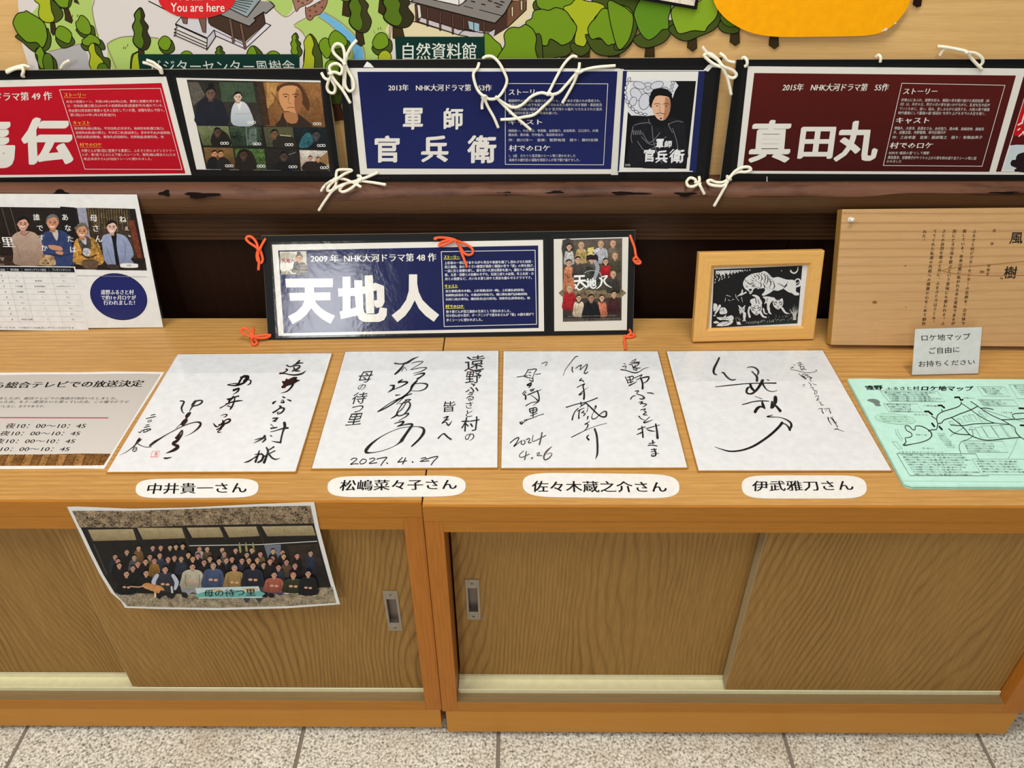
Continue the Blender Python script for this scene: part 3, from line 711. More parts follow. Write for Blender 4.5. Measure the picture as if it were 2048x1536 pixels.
p.poly([Mz(580, 1180), Mz(600, 1150), Mz(630, 1150), Mz(640, 1110), Mz(700, 1080), Mz(900, 1070), Mz(900, 1265), Mz(620, 1262), Mz(640, 1230), Mz(590, 1210)], (34, 18, 22), smooth=2)
for a, b in (([(655, 815), (690, 795)], 3), ([(650, 865), (670, 850)], 2.4), ([(660, 925), (700, 890), (760, 860)], 2.2), ([(720, 700), (700, 760), (690, 800)], 3.2), ([(700, 880), (730, 930)], 3)): p.stroke([Mz(*t) for t in a], b, WHT, k=3)
p.build('story_sheet', M['ink'], root)
p = Print(fr, .0012)
p.tbox('2015年　NHK大河ドラマ第　55作', 1564, 167, 1775, 182, WHT, sk=4, nib=MIN)
for ch, x0, y0, x1, y1, sk in [('真', 1499, 242, 1576, 323, 7), ('田', 1597, 255.5, 1662, 315.5, 8), ('丸', 1669, 244, 1750, 321, 10)]: p.tbox(ch, x0, y0, x1, y1, WHT, sk=sk, nib=BR)
p.line([(1803.7, 166.5), (2010, 170.6), (1964, 332.5), (1766.5, 331)], 1.1, WHT, True)
text_rows(p, [('ストーリー', 1806, 177, 1873, 188.4, 3), ('キャスト', 1791, 235, 1857, 247, 3), ('村でのロケ', 1779, 284.5, 1864, 297, 3)], WHT, nib=MIN)
text_rows(p, [('好奇心にあふれ、冒険を好み、戦国の世を駆け抜けた真田信繁（幸', 1802, 196.5, 1978, 203, 1.5, -2), ('村）は、天才の父、秀才の兄の背を追いかけながら、乱世を生き延び', 1800, 205, 1979, 211.5, 1.5, -2), ('ていくために、迷い、悩み、苦しみながら成長する。大阪の陣で戦国', 1798, 214, 1978, 220.5, 1.5, -2), ('時代最後にして最強の砦“真田丸”を作り上げるまでの人生を描く。', 1796, 222.5, 1971, 229, 1.5, -1.5), ('堺雅人、大泉洋、長澤まさみ、木村佳乃、黒木華、高嶋政伸、高畑淳', 1788, 253, 1967, 259.5, 1.5, -2), ('子、近藤正臣、内野聖陽、草刈正雄ほか', 1786, 261.5, 1891, 268, 1.5), ('作：三谷幸喜　音楽：服部隆之　語り：有働由美子', 1784, 271.5, 1964, 278, 1.5), ('村内を“真田の里”として撮影', 1777, 303, 1858, 309, 1.5), ('真田昌幸、信繁親子がやぐらの上から郷を眺め語り合うシーン等に使', 1775, 311.5, 1952, 318, 1.5, -2), ('われました', 1773, 320, 1802, 325.5, 1.5)], (218, 212, 206))
p.build('lettering', M['ink'], root, kind='stuff')
film_on(fr, [(1484, 126), (2190, 130), (2158, 356), (1458, 357)], .0024, 'laminate', root)
cord(fr, 'white_cord', 'cord', root, [zc(H, [(780, 375, -.002), (795, 368, .001), (812, 385, .004), (812, 415, .004), (798, 425, .002)])], .0023)
cord(fr, 'white_cord', 'cord', root, [zc(H, [(1638, 365, -.002), (1655, 352, .001), (1668, 370, .004), (1665, 398, .003)])], .0021)
N5 = Z(1900, 80, 4.8)
cord(fr, 'white_cord', 'cord', root, [zc(N5, [(-100, 150, -.001), (-60, 90, .002), (0, 78, .004), (80, 95, .005), (160, 118, .008), (240, 128, .005), (300, 165, .004), (315, 210, .003), (295, 240, .001)]), zc(N5, [(-120, 62, .004), (-40, 70, .005), (60, 88, .006), (155, 112, .009), (200, 170, .005), (250, 225, .004), (305, 280, .003)]), zc(N5, [(145, 108, .005), (160, 120, .011), (175, 125, .005)])], .0023)
cord(fr, 'white_cord', 'cord', root, [zc(J, [(850, 255, .0), (862, 275, .008), (900, 240, .006), (960, 215, .005), (1030, 215, .005), (1080, 195, .005), (1060, 168, .005), (1000, 170, .005), (930, 205, .006), (880, 265, .009), (850, 320, .01), (790, 430, .012), (722, 548, .012)]), zc(J, [(868, 280, .009), (810, 315, .008), (740, 315, .008), (690, 295, .008), (658, 305, .008), (680, 335, .008), (750, 350, .009), (820, 345, .01), (862, 290, .010)]), zc(J, [(848, 272, .005), (868, 280, .012), (884, 290, .006)])], .0024)
board_part(fr, [(1533, 353), (1534.5, 353), (1534.5, 363), (1533, 363)], 0, .0008, 'tape_scrap', M['white'], root)

# ---- red board at the left
fr = mkframe((0, 366), (683, 366), 1.172, 4.0)
fr.A = fr.A+np.array([0, 0, .0004])
root = empty('information_board', tuple(fr.at(fr.w/2, 0))); tag(root, 'black board with red story print and a grid of drama stills', 'sign board', 'laminated drama boards')
board_part(fr, [(-160, 366), (683, 366), (653, 137), (-215, 142)], -.0042, -.0008, 'foam_core', M['black_edge'], root)
board_part(fr, [(-160, 365.5), (682.5, 365.5), (652.5, 137.5), (-215, 142.5)], -.0008, 0, 'backing_board', M['black_board'], root)
RD = (188, 14, 34)
p = Print(fr, .0004)
p.poly([(-200, 165), (332, 153), (383, 350), (-146, 357)], WHT)
p.poly([(-186, 179), (323, 166), (371, 347), (-136, 351)], RD, col2=(176, 12, 32), grain=.04)
p.poly([(352, 155.5), (641, 161), (665, 342), (393, 339)], WHT)
p.build('story_sheet', M['ink'], root)
p = Print(fr, .0008)
p.tbox('大河ドラマ第 49 作', -48, 186, 104, 203, WHT, sk=-1, rise=3, nib=MIN)
p.tbox('伝', 50, 239, 142, 325, WHT, sk=-4, nib=(math.radians(38), .13, 16, .06)); p.tbox('馬', -80, 248, 26, 332, WHT, sk=-4, nib=(math.radians(38), .13, 16, .06))
p.line([(119, 179.5), (320.6, 176.7), (364, 339), (170, 338.4)], 1.1, (236, 214, 204), True)
for s_, x0, y0, x1, y1 in (('ストーリー', 128, 186, 171, 195), ('キャスト', 146, 242, 179, 250.5), ('村でのロケ', 159, 285.5, 203, 294)):
    p.tbox(s_, x0+1, y0, x1+1, y1-1, (240, 176, 70), sk=-1, res=1, nib=MIN); p.line([(x0, y1+.6), (x1+1, y1+.4)], .7, (240, 150, 60))
text_rows(p, [('本日の収録シーン。天保14年(1843年)土佐。農家に鳥籠を売り歩く', 133, 200.5, 323, 207, -1, 1), ('父・弥次郎(蟹江敬三)は10才の岩崎弥太郎(渡邊甚平)を連れている。', 135, 209, 327, 215.6, -1, 1), ('弥太郎は弥次郎が農家の主人と話をしている間、浪籍を読んで待つ。', 138, 218, 329, 224.5, -1, 1), ('第1回(2010年1月3月放送分)', 141, 227, 232, 233.5, -1), ('坂本龍馬(福山雅治)、平井加尾(広末涼子)、岩崎弥次郎(蟹江敬三)', 149, 254, 328, 260.5, -1, 0), ('岩崎弥太郎(香川照之)、平井収二郎(宮迫博之)、武市半平太(大森南朋)', 152, 262.5, 341, 269, -1, 0), ('岡田以蔵(佐藤健)、勝海舟(武田鉄矢)、西郷隆盛(高橋克実)、他', 154, 271, 328, 277.5, -1, 0), ('大野どんが第1回に登場する農家に。ふるさと村のメインストリー', 163, 298, 350, 304.5, -1, 0), ('トが、第1話で上士に土下座したシーンや、龍馬(福山雅治さん)とお', 166, 306.5, 352, 313, -1, 0), ('尾(広末涼子さん)が出会うシーンに使われました。', 168, 315, 304, 321.5, -1, 0)], (232, 206, 200))
p.build('lettering', M['ink'], root, kind='stuff')
p = Print(fr, .0007)
R2 = Z(0, 0, 2.9257)
def cell(q, col, col2=None, g=.5): p.poly([R2(*a) for a in q], col, col2=col2, grain=g)
p.poly([R2(1092, 466), R2(1876, 483), R2(1948, 1001), R2(1206, 990)], (30, 26, 22))
cell([(1095, 470), (1500, 479), (1538, 735), (1150, 728)], (40, 38, 32), (58, 52, 46))
cell([(1282, 480), (1480, 484), (1500, 600), (1300, 596)], (62, 78, 58)); cell([(1100, 480), (1160, 482), (1200, 560), (1130, 620)], (90, 84, 74))
p.poly([R2(1160, 600), R2(1210, 575), R2(1290, 590), R2(1320, 640), R2(1335, 730), R2(1150, 728), R2(1150, 640)], (30, 32, 42), smooth=3, grain=.4)
head(p, *R2(1232, 545), 11, (112, 86, 70), (22, 20, 20)); p.ell(*R2(1235, 500), 6, 5, (20, 18, 18))
p.poly([R2(1375, 600), R2(1430, 598), R2(1465, 650), R2(1482, 733), R2(1365, 732), R2(1352, 660)], (206, 210, 212), smooth=3, col2=(170, 178, 186)); p.poly([R2(1385, 600), R2(1415, 598), R2(1402, 650)], (230, 228, 224))
p.line([R2(1375, 668), R2(1465, 664)], 2.4, (178, 180, 178)); head(p, *R2(1392, 566), 9, (222, 190, 166), (18, 16, 16))
cell([(1500, 479), (1874, 486), (1903, 745), (1542, 737)], (150, 104, 58), (112, 74, 40))
cell([(1560, 482), (1625, 484), (1600, 600), (1560, 640)], (182, 136, 78)); cell([(1500, 479), (1540, 480), (1580, 730), (1542, 737)], (64, 44, 28))
p.poly([R2(1620, 530), R2(1660, 488), R2(1740, 486), R2(1775, 520), R2(1812, 600), R2(1800, 650), R2(1760, 600)], (84, 52, 28), smooth=3)
p.poly([R2(1630, 545), R2(1660, 505), R2(1735, 505), R2(1768, 560), R2(1762, 630), R2(1735, 668), R2(1700, 676), R2(1652, 640)], (206, 148, 98), smooth=3); p.poly([R2(1735, 515), R2(1768, 560), R2(1762, 630), R2(1735, 668), R2(1722, 600)], (150, 96, 58), smooth=2)
for a in (1655, 1712): p.stroke([R2(a, 554), R2(a+16, 549), R2(a+34, 555)], 1.5, (60, 36, 22), k=2); p.ell(*R2(a+17, 565), 3, 1.2, (50, 30, 22))
p.stroke([R2(1692, 560), R2(1686, 600), R2(1704, 606)], 1.1, (140, 90, 58), k=2); p.stroke([R2(1682, 630), R2(1704, 627), R2(1722, 631)], 1.4, (130, 70, 54), k=2)
p.poly([R2(1640, 700), R2(1665, 650), R2(1740, 668), R2(1790, 700), R2(1820, 744), R2(1620, 740)], (52, 40, 30), smooth=3); p.stroke([R2(1590, 540), R2(1660, 650), R2(1685, 740)], 1.6, (96, 66, 38), k=3); p.poly([R2(1660, 655), R2(1740, 668), R2(1735, 720), R2(1680, 715)], (170, 116, 74), smooth=2)
cell([(1152, 736), (1336, 738), (1358, 855), (1188, 850)], (116, 122, 84), (74, 84, 50)); p.poly([R2(1240, 850), R2(1245, 780), R2(1290, 760), R2(1335, 790), R2(1350, 854)], (30, 26, 20), smooth=3); head(p, *R2(1272, 772), 8, (88, 66, 48), (20, 18, 14))
cell([(1340, 738), (1528, 741), (1540, 857), (1362, 855)], (58, 74, 56), (30, 42, 32), 1.2); p.line([R2(1440, 745), R2(1448, 850)], 2, (120, 128, 110)); p.poly([R2(1460, 755), R2(1500, 752), R2(1505, 850), R2(1450, 850)], (88, 102, 92), grain=1)
cell([(1540, 742), (1712, 744), (1728, 861), (1560, 858)], (84, 82, 56), (70, 70, 52)); p.poly([R2(1600, 858), R2(1610, 800), R2(1660, 785), R2(1722, 810), R2(1728, 861)], (40, 38, 30), smooth=3); head(p, *R2(1606, 782), 8, (120, 88, 62), (18, 16, 14)); p.line([R2(1640, 790), R2(1700, 796)], 2.2, (176, 168, 120))
cell([(1718, 745), (1905, 748), (1920, 866), (1738, 862)], (26, 34, 38), (16, 22, 26)); p.poly([R2(1750, 860), R2(1770, 800), R2(1810, 775), R2(1835, 830), R2(1800, 862)], (44, 92, 98), smooth=3, grain=.8); head(p, *R2(1850, 790), 9, (70, 70, 72), (14, 16, 18))
cell([(1192, 862), (1362, 866), (1384, 990), (1210, 984)], (126, 96, 52), (60, 44, 30)); head(p, *R2(1255, 900), 6.5, (206, 150, 110), (18, 16, 14)); head(p, *R2(1292, 900), 6.5, (196, 140, 100), (18, 16, 14))
p.poly([R2(1212, 984), R2(1222, 930), R2(1262, 918), R2(1280, 984)], (26, 24, 26), smooth=3); p.poly([R2(1275, 987), R2(1285, 922), R2(1330, 930), R2(1360, 988)], (34, 30, 30), smooth=3)
cell([(1372, 868), (1546, 872), (1560, 992), (1388, 988)], (82, 112, 54), (54, 70, 40), 1.2); p.poly([R2(1380, 988), R2(1390, 900), R2(1430, 870), R2(1480, 900), R2(1500, 990)], (34, 28, 22), smooth=3); head(p, *R2(1425, 905), 9, (78, 56, 44), (20, 18, 16))
cell([(1552, 872), (1740, 876), (1756, 996), (1568, 992)], (40, 36, 32), (28, 26, 26)); head(p, *R2(1660, 915), 9, (78, 60, 52), (16, 14, 14)); p.poly([R2(1610, 992), R2(1630, 950), R2(1700, 950), R2(1740, 994)], (22, 22, 26), smooth=3); p.line([R2(1690, 905), R2(1730, 892)], 1, (150, 150, 150))
cell([(1752, 878), (1915, 882), (1930, 1000), (1762, 997)], (214, 208, 196), (150, 128, 96)); p.poly([R2(1840, 945), R2(1915, 890), R2(1925, 960), R2(1870, 970)], (150, 112, 70), grain=.6); p.poly([R2(1770, 996), R2(1790, 948), R2(1840, 945), R2(1890, 952), R2(1925, 998)], (38, 30, 28), smooth=3); head(p, *R2(1816, 925), 4.6, (206, 150, 116), (30, 24, 20)); head(p, *R2(1862, 932), 4.6, (206, 150, 116), (30, 24, 20))
for a in ((1472, 716), (1856, 724), (1314, 838), (1503, 842), (1692, 846), (1880, 851), (1342, 970), (1528, 972), (1714, 976), (1898, 981)): eggs(p, *R2(*a), 5.6)
p.build('stills_print', M['photo'], root)
film_on(fr, [(-206, 158), (338, 147), (388, 356), (-150, 361)], .0022, 'laminate', root); film_on(fr, [(345, 150), (648, 154), (672, 352), (386, 350)], .0022, 'laminate', root)
A5 = Z(0, 0, 5.12)
cord(fr, 'white_cord', 'cord', root, [zc(A5, [(65, 728, .004), (130, 700, .005), (200, 680, .003), (250, 672, .0), (300, 690, -.003)]), zc(A5, [(68, 745, .006), (150, 705, .006), (225, 692, .005)]), zc(A5, [(225, 685, .004), (240, 730, .006), (228, 775, .003), (255, 778, .001)])], .0023)
cord(fr, 'white_cord', 'cord', root, [zc(A5, [(625, 700, -.003), (660, 650, .002), (708, 622, .006)])], .0023)
cord(fr, 'white_cord', 'cord', root, [zc(A5, [(1465, 640, .004), (1540, 660, .005), (1600, 690, .004), (1635, 712, .004), (1650, 750, .002)]), zc(A5, [(1500, 615, .007), (1570, 640, .006), (1615, 675, .006), (1648, 700, .006), (1662, 755, .003)])], .0021)
cord(fr, 'white_cord', 'cord', root, [zc(E1, [(98, 280, .002), (125, 325, .005), (165, 335, .008), (180, 290, .009), (165, 240, .006), (190, 208, .005), (240, 205, .005), (275, 245, .005), (260, 290, .006), (215, 275, .008), (180, 285, .01), (185, 340, .007), (215, 400, .006), (205, 450, .006), (165, 445, .006), (145, 400, .006), (165, 330, .008)]), zc(E1, [(175, 290, .010), (215, 350, .009), (280, 430, .010), (345, 540, .010)]), zc(E1, [(160, 285, .006), (176, 290, .012), (190, 300, .006)])], .0022)
cord(fr, 'white_cord', 'cord', root, [zc(E1, [(95, 1290, .006), (120, 1250, .006), (170, 1210, .006), (220, 1190, .008), (280, 1185, .006), (350, 1210, .006), (438, 1255, .006)]), zc(E1, [(222, 1195, .009), (225, 1140, .006), (240, 1110, .006), (300, 1105, .006), (358, 1112, .006), (300, 1140, .006), (220, 1195, .01), (160, 1250, .008), (150, 1285, .008), (190, 1280, .008), (222, 1230, .009), (218, 1185, .01)]), zc(E1, [(205, 1185, .006), (220, 1195, .012), (232, 1205, .006)])], .0022)
# ------------------------------------------------------------------ illustrated map on the wall above the boards
MY = WY-.0028
fr = Frame((-1.0, MY, .2), (1.0, MY, .2), u=(0, 0, 1))
root = empty('wall_map', (0, MY, .4)); tag(root, 'large cut-out illustrated village map with cartoon trees on the wood wall', 'map')
base = [(45, 92), (62, 150), (1134, 150), (1128, 95), (1172, 60), (1330, 45), (1400, 40), (1440, -60), (1440, -200), (60, -200), (30, -60), (38, 30)]
board_part(fr, base, -.0026, 0, 'map_sheet', M['white'], root)
p = Print(fr, .0002)
OUT = '#16150f'; GL = (172, 198, 106); TAN = (150, 130, 108)
TG, TD, TY, TM, TK = (112, 146, 32), (70, 84, 30), (168, 178, 38), (84, 112, 28), (60, 48, 26)
A, B, Cc, D = Z(0, 0, 5.12), Z(300, 0, 4.096), Z(780, 0, 4.096), Z(1240, 0, 3.2)
def mz(z, pts): return [z(*t) for t in pts]
p.poly([(45, 92), (62, 150), (1134, 150), (1128, 95), (1172, 60), (1430, 45), (1440, -200), (60, -200), (30, -60), (38, 30)], (216, 208, 202))
# grounds
p.poly(mz(A, [(520, -400), (960, -400), (950, 0), (945, 80), (985, 300), (1010, 380), (850, 450), (480, 530), (420, 400), (300, 200), (420, 0)]), GL, smooth=3)
p.stroke(mz(A, [(955, -300), (965, 0), (945, 90), (975, 260), (1012, 400), (1030, 470)]), 2.2, TAN, k=4)
p.poly(mz(A, [(500, 528), (830, 448), (900, 560), (930, 760), (600, 760)]), (176, 172, 172)); p.stroke(mz(A, [(500, 528), (830, 448)]), 2, TAN, k=1)
p.poly(mz(A, [(1100, 460), (1240, 380), (1420, 370), (1650, 400), (1720, 520), (1700, 760), (1200, 760)]), GL, smooth=3)
p.stroke(mz(A, [(1190, 700), (1150, 600), (1100, 470), (1130, 430), (1240, 382), (1420, 372), (1620, 392)]), 2.4, TAN, k=4)
p.poly(mz(B, [(930, -300), (1170, -300), (1170, 80), (1110, 140), (1000, 60), (920, -20)]), GL); p.stroke(mz(B, [(960, -10), (1020, 70), (1110, 140), (1185, 90)]), 1.8, TAN, k=3)
p.poly(mz(B, [(1180, 205), (1290, 135), (1420, 100), (1500, -300), (2100, -300), (2100, 60), (1980, 160), (1960, 560), (1440, 620), (1270, 300)]), GL)
p.stroke(mz(B, [(1290, 140), (1180, 205), (1240, 250), (1275, 310)]), 1.8, TAN, k=3)
p.stroke(mz(B, [(1380, 140), (1480, 210), (1600, 330), (1660, 420), (1665, 500)]), 2.0, TAN, k=4); p.stroke(mz(B, [(1430, 100), (1560, 180), (1690, 300), (1755, 410), (1760, 500)]), 2.0, TAN, k=4)
p.poly(mz(B, [(1370, 120), (1430, 105), (1560, 190), (1690, 310), (1750, 420), (1750, 560), (1672, 560), (1670, 420), (1600, 320), (1480, 200)]), (110, 176, 214))
p.poly(mz(Cc, [(-40, 250), (30, 120), (150, 90), (260, -60), (700, -400), (1300, -300), (1200, 40), (1120, 180), (960, 240), (900, 420), (760, 420), (100, 420)]), (222, 208, 166))
p.stroke(mz(B, [(1960, 330), (1975, 180), (2090, 60), (2160, 20)]), 2.2, TAN, k=3); p.stroke(mz(Cc, [(0, 330), (20, 150)]), 2, TAN, k=1)
# round gate towers
p.blob(mz(B, [(1170, -60), (1180, 40), (1200, 95), (1230, 60), (1330, 10), (1330, -80)]), (158, 116, 98), '#4a352c', 1.6, 3)
p.blob(mz(B, [(1275, 50), (1290, 65), (1440, -10), (1445, 40), (1400, 110), (1350, 130), (1320, 165), (1290, 155), (1275, 110)]), (150, 106, 88), '#4a352c', 1.6, 3)
for x, y in ((1215, 10), (1250, 25), (1290, 0), (1310, 85), (1350, 50), (1385, 20), (1360, 95), (1410, 60), (1310, 130)): p.ell(*B(x, y), 2.6, 2.2, (104, 66, 52))
# visitor centre building
p.poly(mz(B, [(-60, -40), (-10, 15), (200, 90), (560, 90), (300, -60)]), (216, 208, 202)); p.line(mz(B, [(-10, 10), (60, 45), (230, 130)]), 2.2, OUT)
p.poly(mz(B, [(470, 130), (700, 60), (930, 100), (945, 195), (780, 345), (480, 210)]), (70, 52, 42)); p.line(mz(B, [(930, 100), (945, 195)]), 1.8, OUT)
p.poly(mz(B, [(465, 190), (765, 345), (790, 395), (765, 400), (520, 285), (475, 215)]), (206, 200, 204)); p.poly(mz(B, [(790, 350), (950, 190), (990, 205), (790, 395)]), (214, 208, 212))
p.line(mz(B, [(465, 190), (765, 345)]), 1.6, OUT); p.line(mz(B, [(520, 285), (780, 400), (990, 207), (950, 190)]), 1.8, OUT); p.line(mz(B, [(790, 350), (945, 195)]), 1.4, OUT); p.line(mz(B, [(500, 235), (770, 365)]), 1.3, OUT)
for x0, y0, x1, y1 in ((655, 150, 685, 340), (745, 200, 780, 395)): p.line([B(x0, y0), B(x1, y1)], 6.2, OUT); p.line([B(x0, y0), B(x1, y1)], 4.2, (112, 84, 70))
p.poly(mz(B, [(560, 115), (640, 60), (850, 0), (1010, 20), (1022, 50), (950, 110), (930, 98), (855, 150), (870, 165), (815, 215)]), (140, 136, 132)); p.line(mz(B, [(560, 115), (815, 215), (868, 165), (852, 150), (930, 98), (950, 110), (1022, 48), (985, 10)]), 1.9, OUT)
p.poly(mz(B, [(640, 60), (700, -60), (900, -80), (885, 0), (795, 140)]), (146, 160, 162)); p.line(mz(B, [(640, 62), (795, 140), (890, 20), (930, -40)]), 1.8, OUT)
for i in range(5): p.line([B(665+i*10, 52-i*14), B(790+i*14, 100-i*22)], 1.4, OUT)
# broad steps
p.poly(mz(B, [(248, 140), (210, 195), (470, 310), (530, 250), (480, 190)]), (206, 202, 206)); p.line(mz(B, [(255, 140), (210, 195), (470, 310), (525, 245)]), 1.8, OUT)
p.poly(mz(B, [(470, 312), (530, 255), (535, 300), (465, 410)]), (190, 186, 192)); p.line(mz(B, [(470, 312), (465, 410), (538, 300), (528, 250)]), 1.8, OUT)
for i, (x, y) in enumerate(((210, 200), (202, 235), (200, 262), (198, 285))):
    p.line([B(x, y), B(468, y+118)], 1.7, OUT)
    if i < 3: p.line([B(x, y+4), B(x+14, y+22), B(x-2, y+36)], 1.4, OUT)
for pts in ([(255, 140), (310, 148), (305, 195), (275, 190)], [(400, 150), (460, 150), (458, 270), (435, 262)]): p.blob(mz(B, pts), (120, 90, 76), OUT, 1.5, 1)
# museum building
p.poly(mz(Cc, [(200, 30), (1110, 0), (1120, 80), (960, 230), (850, 300), (560, 280), (210, 175)]), (70, 48, 40))
p.poly(mz(Cc, [(255, 140), (560, 245), (700, 250), (800, 262), (860, 240), (850, 300), (590, 290), (240, 175)]), (196, 188, 190)); p.poly(mz(Cc, [(225, 40), (245, 45), (255, 140), (235, 150)]), (214, 210, 204))
p.poly(mz(Cc, [(965, 60), (1000, 20), (1110, -20), (1118, 75), (960, 225)]), (112, 78, 54)); p.line(mz(Cc, [(1118, -20), (1116, 80), (960, 228)]), 1.8, OUT)
for x, y in ((1000, 60), (1075, 10)): p.blob([Cc(x-8, y), Cc(x+12, y-8), Cc(x+12, y+70), Cc(x-6, y+78)], (206, 190, 160), OUT, 1.6, 1)
p.poly(mz(Cc, [(640, 172), (730, 195), (730, 260), (650, 235)]), (150, 180, 190)); p.line(mz(Cc, [(685, 180), (688, 250)]), 1.5, OUT)
for x0, y0, y1 in ((215, 40, 175), (308, 70, 210), (412, 95, 245), (515, 120, 275), (605, 150, 245), (770, 180, 265)): p.line([Cc(x0, y0), Cc(x0, y1)], 4.6, OUT); p.line([Cc(x0, y0), Cc(x0, y1)], 2.8, (96, 66, 54))
p.line(mz(Cc, [(190, 175), (235, 185), (560, 285), (640, 300)]), 1.8, OUT); p.line(mz(Cc, [(250, 140), (560, 240), (700, 262)]), 1.3, OUT); p.line(mz(Cc, [(560, 285), (610, 240), (790, 275), (860, 235)]), 1.5, OUT)
p.poly(mz(Cc, [(170, 15), (240, -30), (560, -200), (1100, -200), (990, 10), (940, 100), (860, 190)]), (132, 126, 120)); p.line(mz(Cc, [(215, -20), (170, 12), (860, 190), (945, 105), (1000, 0), (1030, -60)]), 2.0, OUT)
p.poly(mz(Cc, [(270, -60), (640, -60), (600, 20), (565, 45), (250, -20)]), (226, 222, 216)); p.line(mz(Cc, [(240, -28), (565, 45), (625, 5), (650, -40)]), 1.8, OUT); p.line(mz(Cc, [(565, 45), (565, -40)]), 1.5, OUT)
for x, y in ((680, 12), (765, 35), (820, 8), (885, 55), (870, 25), (920, 15), (905, 38)): p.line([Cc(x-14, y-3), Cc(x+14, y+4)], 2.2, OUT)
p.line(mz(Cc, [(605, 48), (680, 68)]), 1.2, OUT); p.line(mz(Cc, [(735, 80), (915, 128)]), 1.4, OUT)
# trees: helper shapes
def conifer(z, x, y, w, h, c1=TM, c2=(62, 60, 32), trunk=True, up=0):
    if trunk: p.blob([z(x-w*.12, y+h*.9), z(x+w*.14, y+h*.9), z(x+w*.26, y+h*1.25), z(x+w*.1, y+h*1.3), z(x-w*.12, y+h*1.24)], TK, OUT, 1.4, 1)
    P = [(0, 0), (.22, .18), (.18, .3), (.42, .45), (.36, .58), (.55, .78), (.4, .98), (.12, 1.02), (-.2, .95), (-.42, .8), (-.34, .62), (-.45, .45), (-.3, .3), (-.34, .16)]
    p.blob([z(x+a*w, y+b*h) for a, b in P], c2, OUT, 1.7, 4)
    P = [(-.05, .04), (.03, .22), (-.02, .34), (.12, .5), (.08, .66), (.18, .82), (.06, .97), (-.2, .93), (-.4, .79), (-.32, .62), (-.42, .46), (-.28, .3), (-.32, .17)]
    p.blob([z(x+a*w, y+b*h) for a, b in P], c1, OUT, 1.1, 4)
def tree(z, P1, P2, c1=TG, c2=TD, w=1.7):
    if P2: p.blob(mz(z, P2), c2, OUT, w, 4)
    p.blob(mz(z, P1), c1, OUT, w*.85, 4)
# left cluster (crop A)
p.blob(mz(A, [(650, 80), (700, 85), (745, 210), (735, 240), (665, 205), (668, 160)]), TK, OUT, 1.5, 1)
p.blob(mz(A, [(760, -10), (790, 0), (815, 45), (760, 20)]), TK, OUT, 1.5, 1)
tree(A, [(520, -60), (700, -60), (700, 40), (690, 75), (620, 70), (570, 20)], [(520, -60), (725, -60), (722, 60), (660, 90), (600, 60)])
p.blob(mz(A, [(515, 220), (560, 230), (578, 330), (545, 365), (522, 330)]), TK, OUT, 1.5, 1)
p.blob(mz(A, [(470, -60), (520, -20), (600, 60), (645, 130), (630, 190), (560, 232), (500, 200), (420, 60)]), TD, OUT, 1.7, 4)
p.blob(mz(A, [(355, -40), (500, -60), (520, 40), (530, 110), (560, 190), (530, 228), (460, 225), (405, 180), (395, 120), (405, 50), (360, 10)]), TY, OUT, 1.7, 4)
p.blob(mz(A, [(165, 360), (230, 430), (330, 520), (400, 540), (500, 500), (525, 400), (500, 320), (460, 290)]), TD, OUT, 1.7, 4)
p.blob(mz(A, [(180, 140), (250, 122), (270, 110), (330, 145), (420, 200), (465, 260), (485, 370), (455, 470), (420, 480), (375, 435), (280, 430), (190, 350), (150, 280), (135, 220)]), TG, OUT, 1.9, 5)
p.blob(mz(A, [(570, 380), (620, 480), (680, 490), (755, 455), (765, 420), (735, 370), (690, 300)]), TD, OUT, 1.7, 4)
p.blob(mz(A, [(580, 290), (620, 265), (690, 295), (735, 350), (725, 420), (700, 445), (640, 425), (575, 380), (565, 335)]), TG, OUT, 1.7, 4)
p.blob(mz(A, [(380, 490), (440, 520), (530, 570), (580, 640), (575, 760), (430, 760), (390, 640), (362, 560)]), TD, OUT, 1.7, 4)
p.blob(mz(A, [(410, 475), (440, 510), (455, 560), (440, 640), (460, 690), (420, 700), (390, 640), (385, 570), (362, 540)]), TG, OUT, 1.6, 4); p.blob(mz(A, [(455, 560), (500, 545), (540, 600), (545, 760), (480, 760), (440, 640)]), TM, OUT, 1.6, 4)
p.blob(mz(A, [(785, 290), (810, 350), (860, 385), (960, 380), (975, 340), (940, 260)]), TD, OUT, 1.7, 4)
p.blob(mz(A, [(820, 160), (860, 165), (910, 220), (935, 300), (915, 350), (860, 350), (800, 310), (775, 235), (800, 205)]), TG, OUT, 1.7, 4)
p.blob(mz(A, [(840, 440), (850, 500), (900, 520), (1000, 500), (1070, 510), (1070, 460), (1010, 400)]), TD, OUT, 1.7, 4)
p.blob(mz(A, [(880, 380), (920, 350), (970, 365), (1020, 410), (1020, 460), (960, 440), (900, 470), (850, 450), (842, 410)]), TG, OUT, 1.7, 4)
p.blob(mz(A, [(960, 450), (1030, 500), (1060, 580), (1110, 595), (1130, 640), (1110, 760), (1000, 740), (950, 600)]), TD, OUT, 1.7, 4)
p.blob(mz(A, [(930, 450), (965, 448), (985, 540), (1040, 600), (1060, 650), (1010, 720), (950, 720), (915, 660), (925, 570), (905, 500)]), TY, OUT, 1.7, 4); p.blob(mz(A, [(1000, 690), (1030, 650), (1090, 660), (1110, 740), (1010, 750)]), TM, OUT, 1.6, 3)
conifer(A, 1440, 75, 190, 430, TM, (52, 52, 30))
p.blob(mz(A, [(1630, 470), (1680, 550), (1760, 540), (1790, 490), (1740, 400)]), TD, OUT, 1.6, 4); p.blob(mz(A, [(1670, 370), (1730, 385), (1755, 440), (1720, 510), (1660, 505), (1620, 440)]), TG, OUT, 1.6, 4)
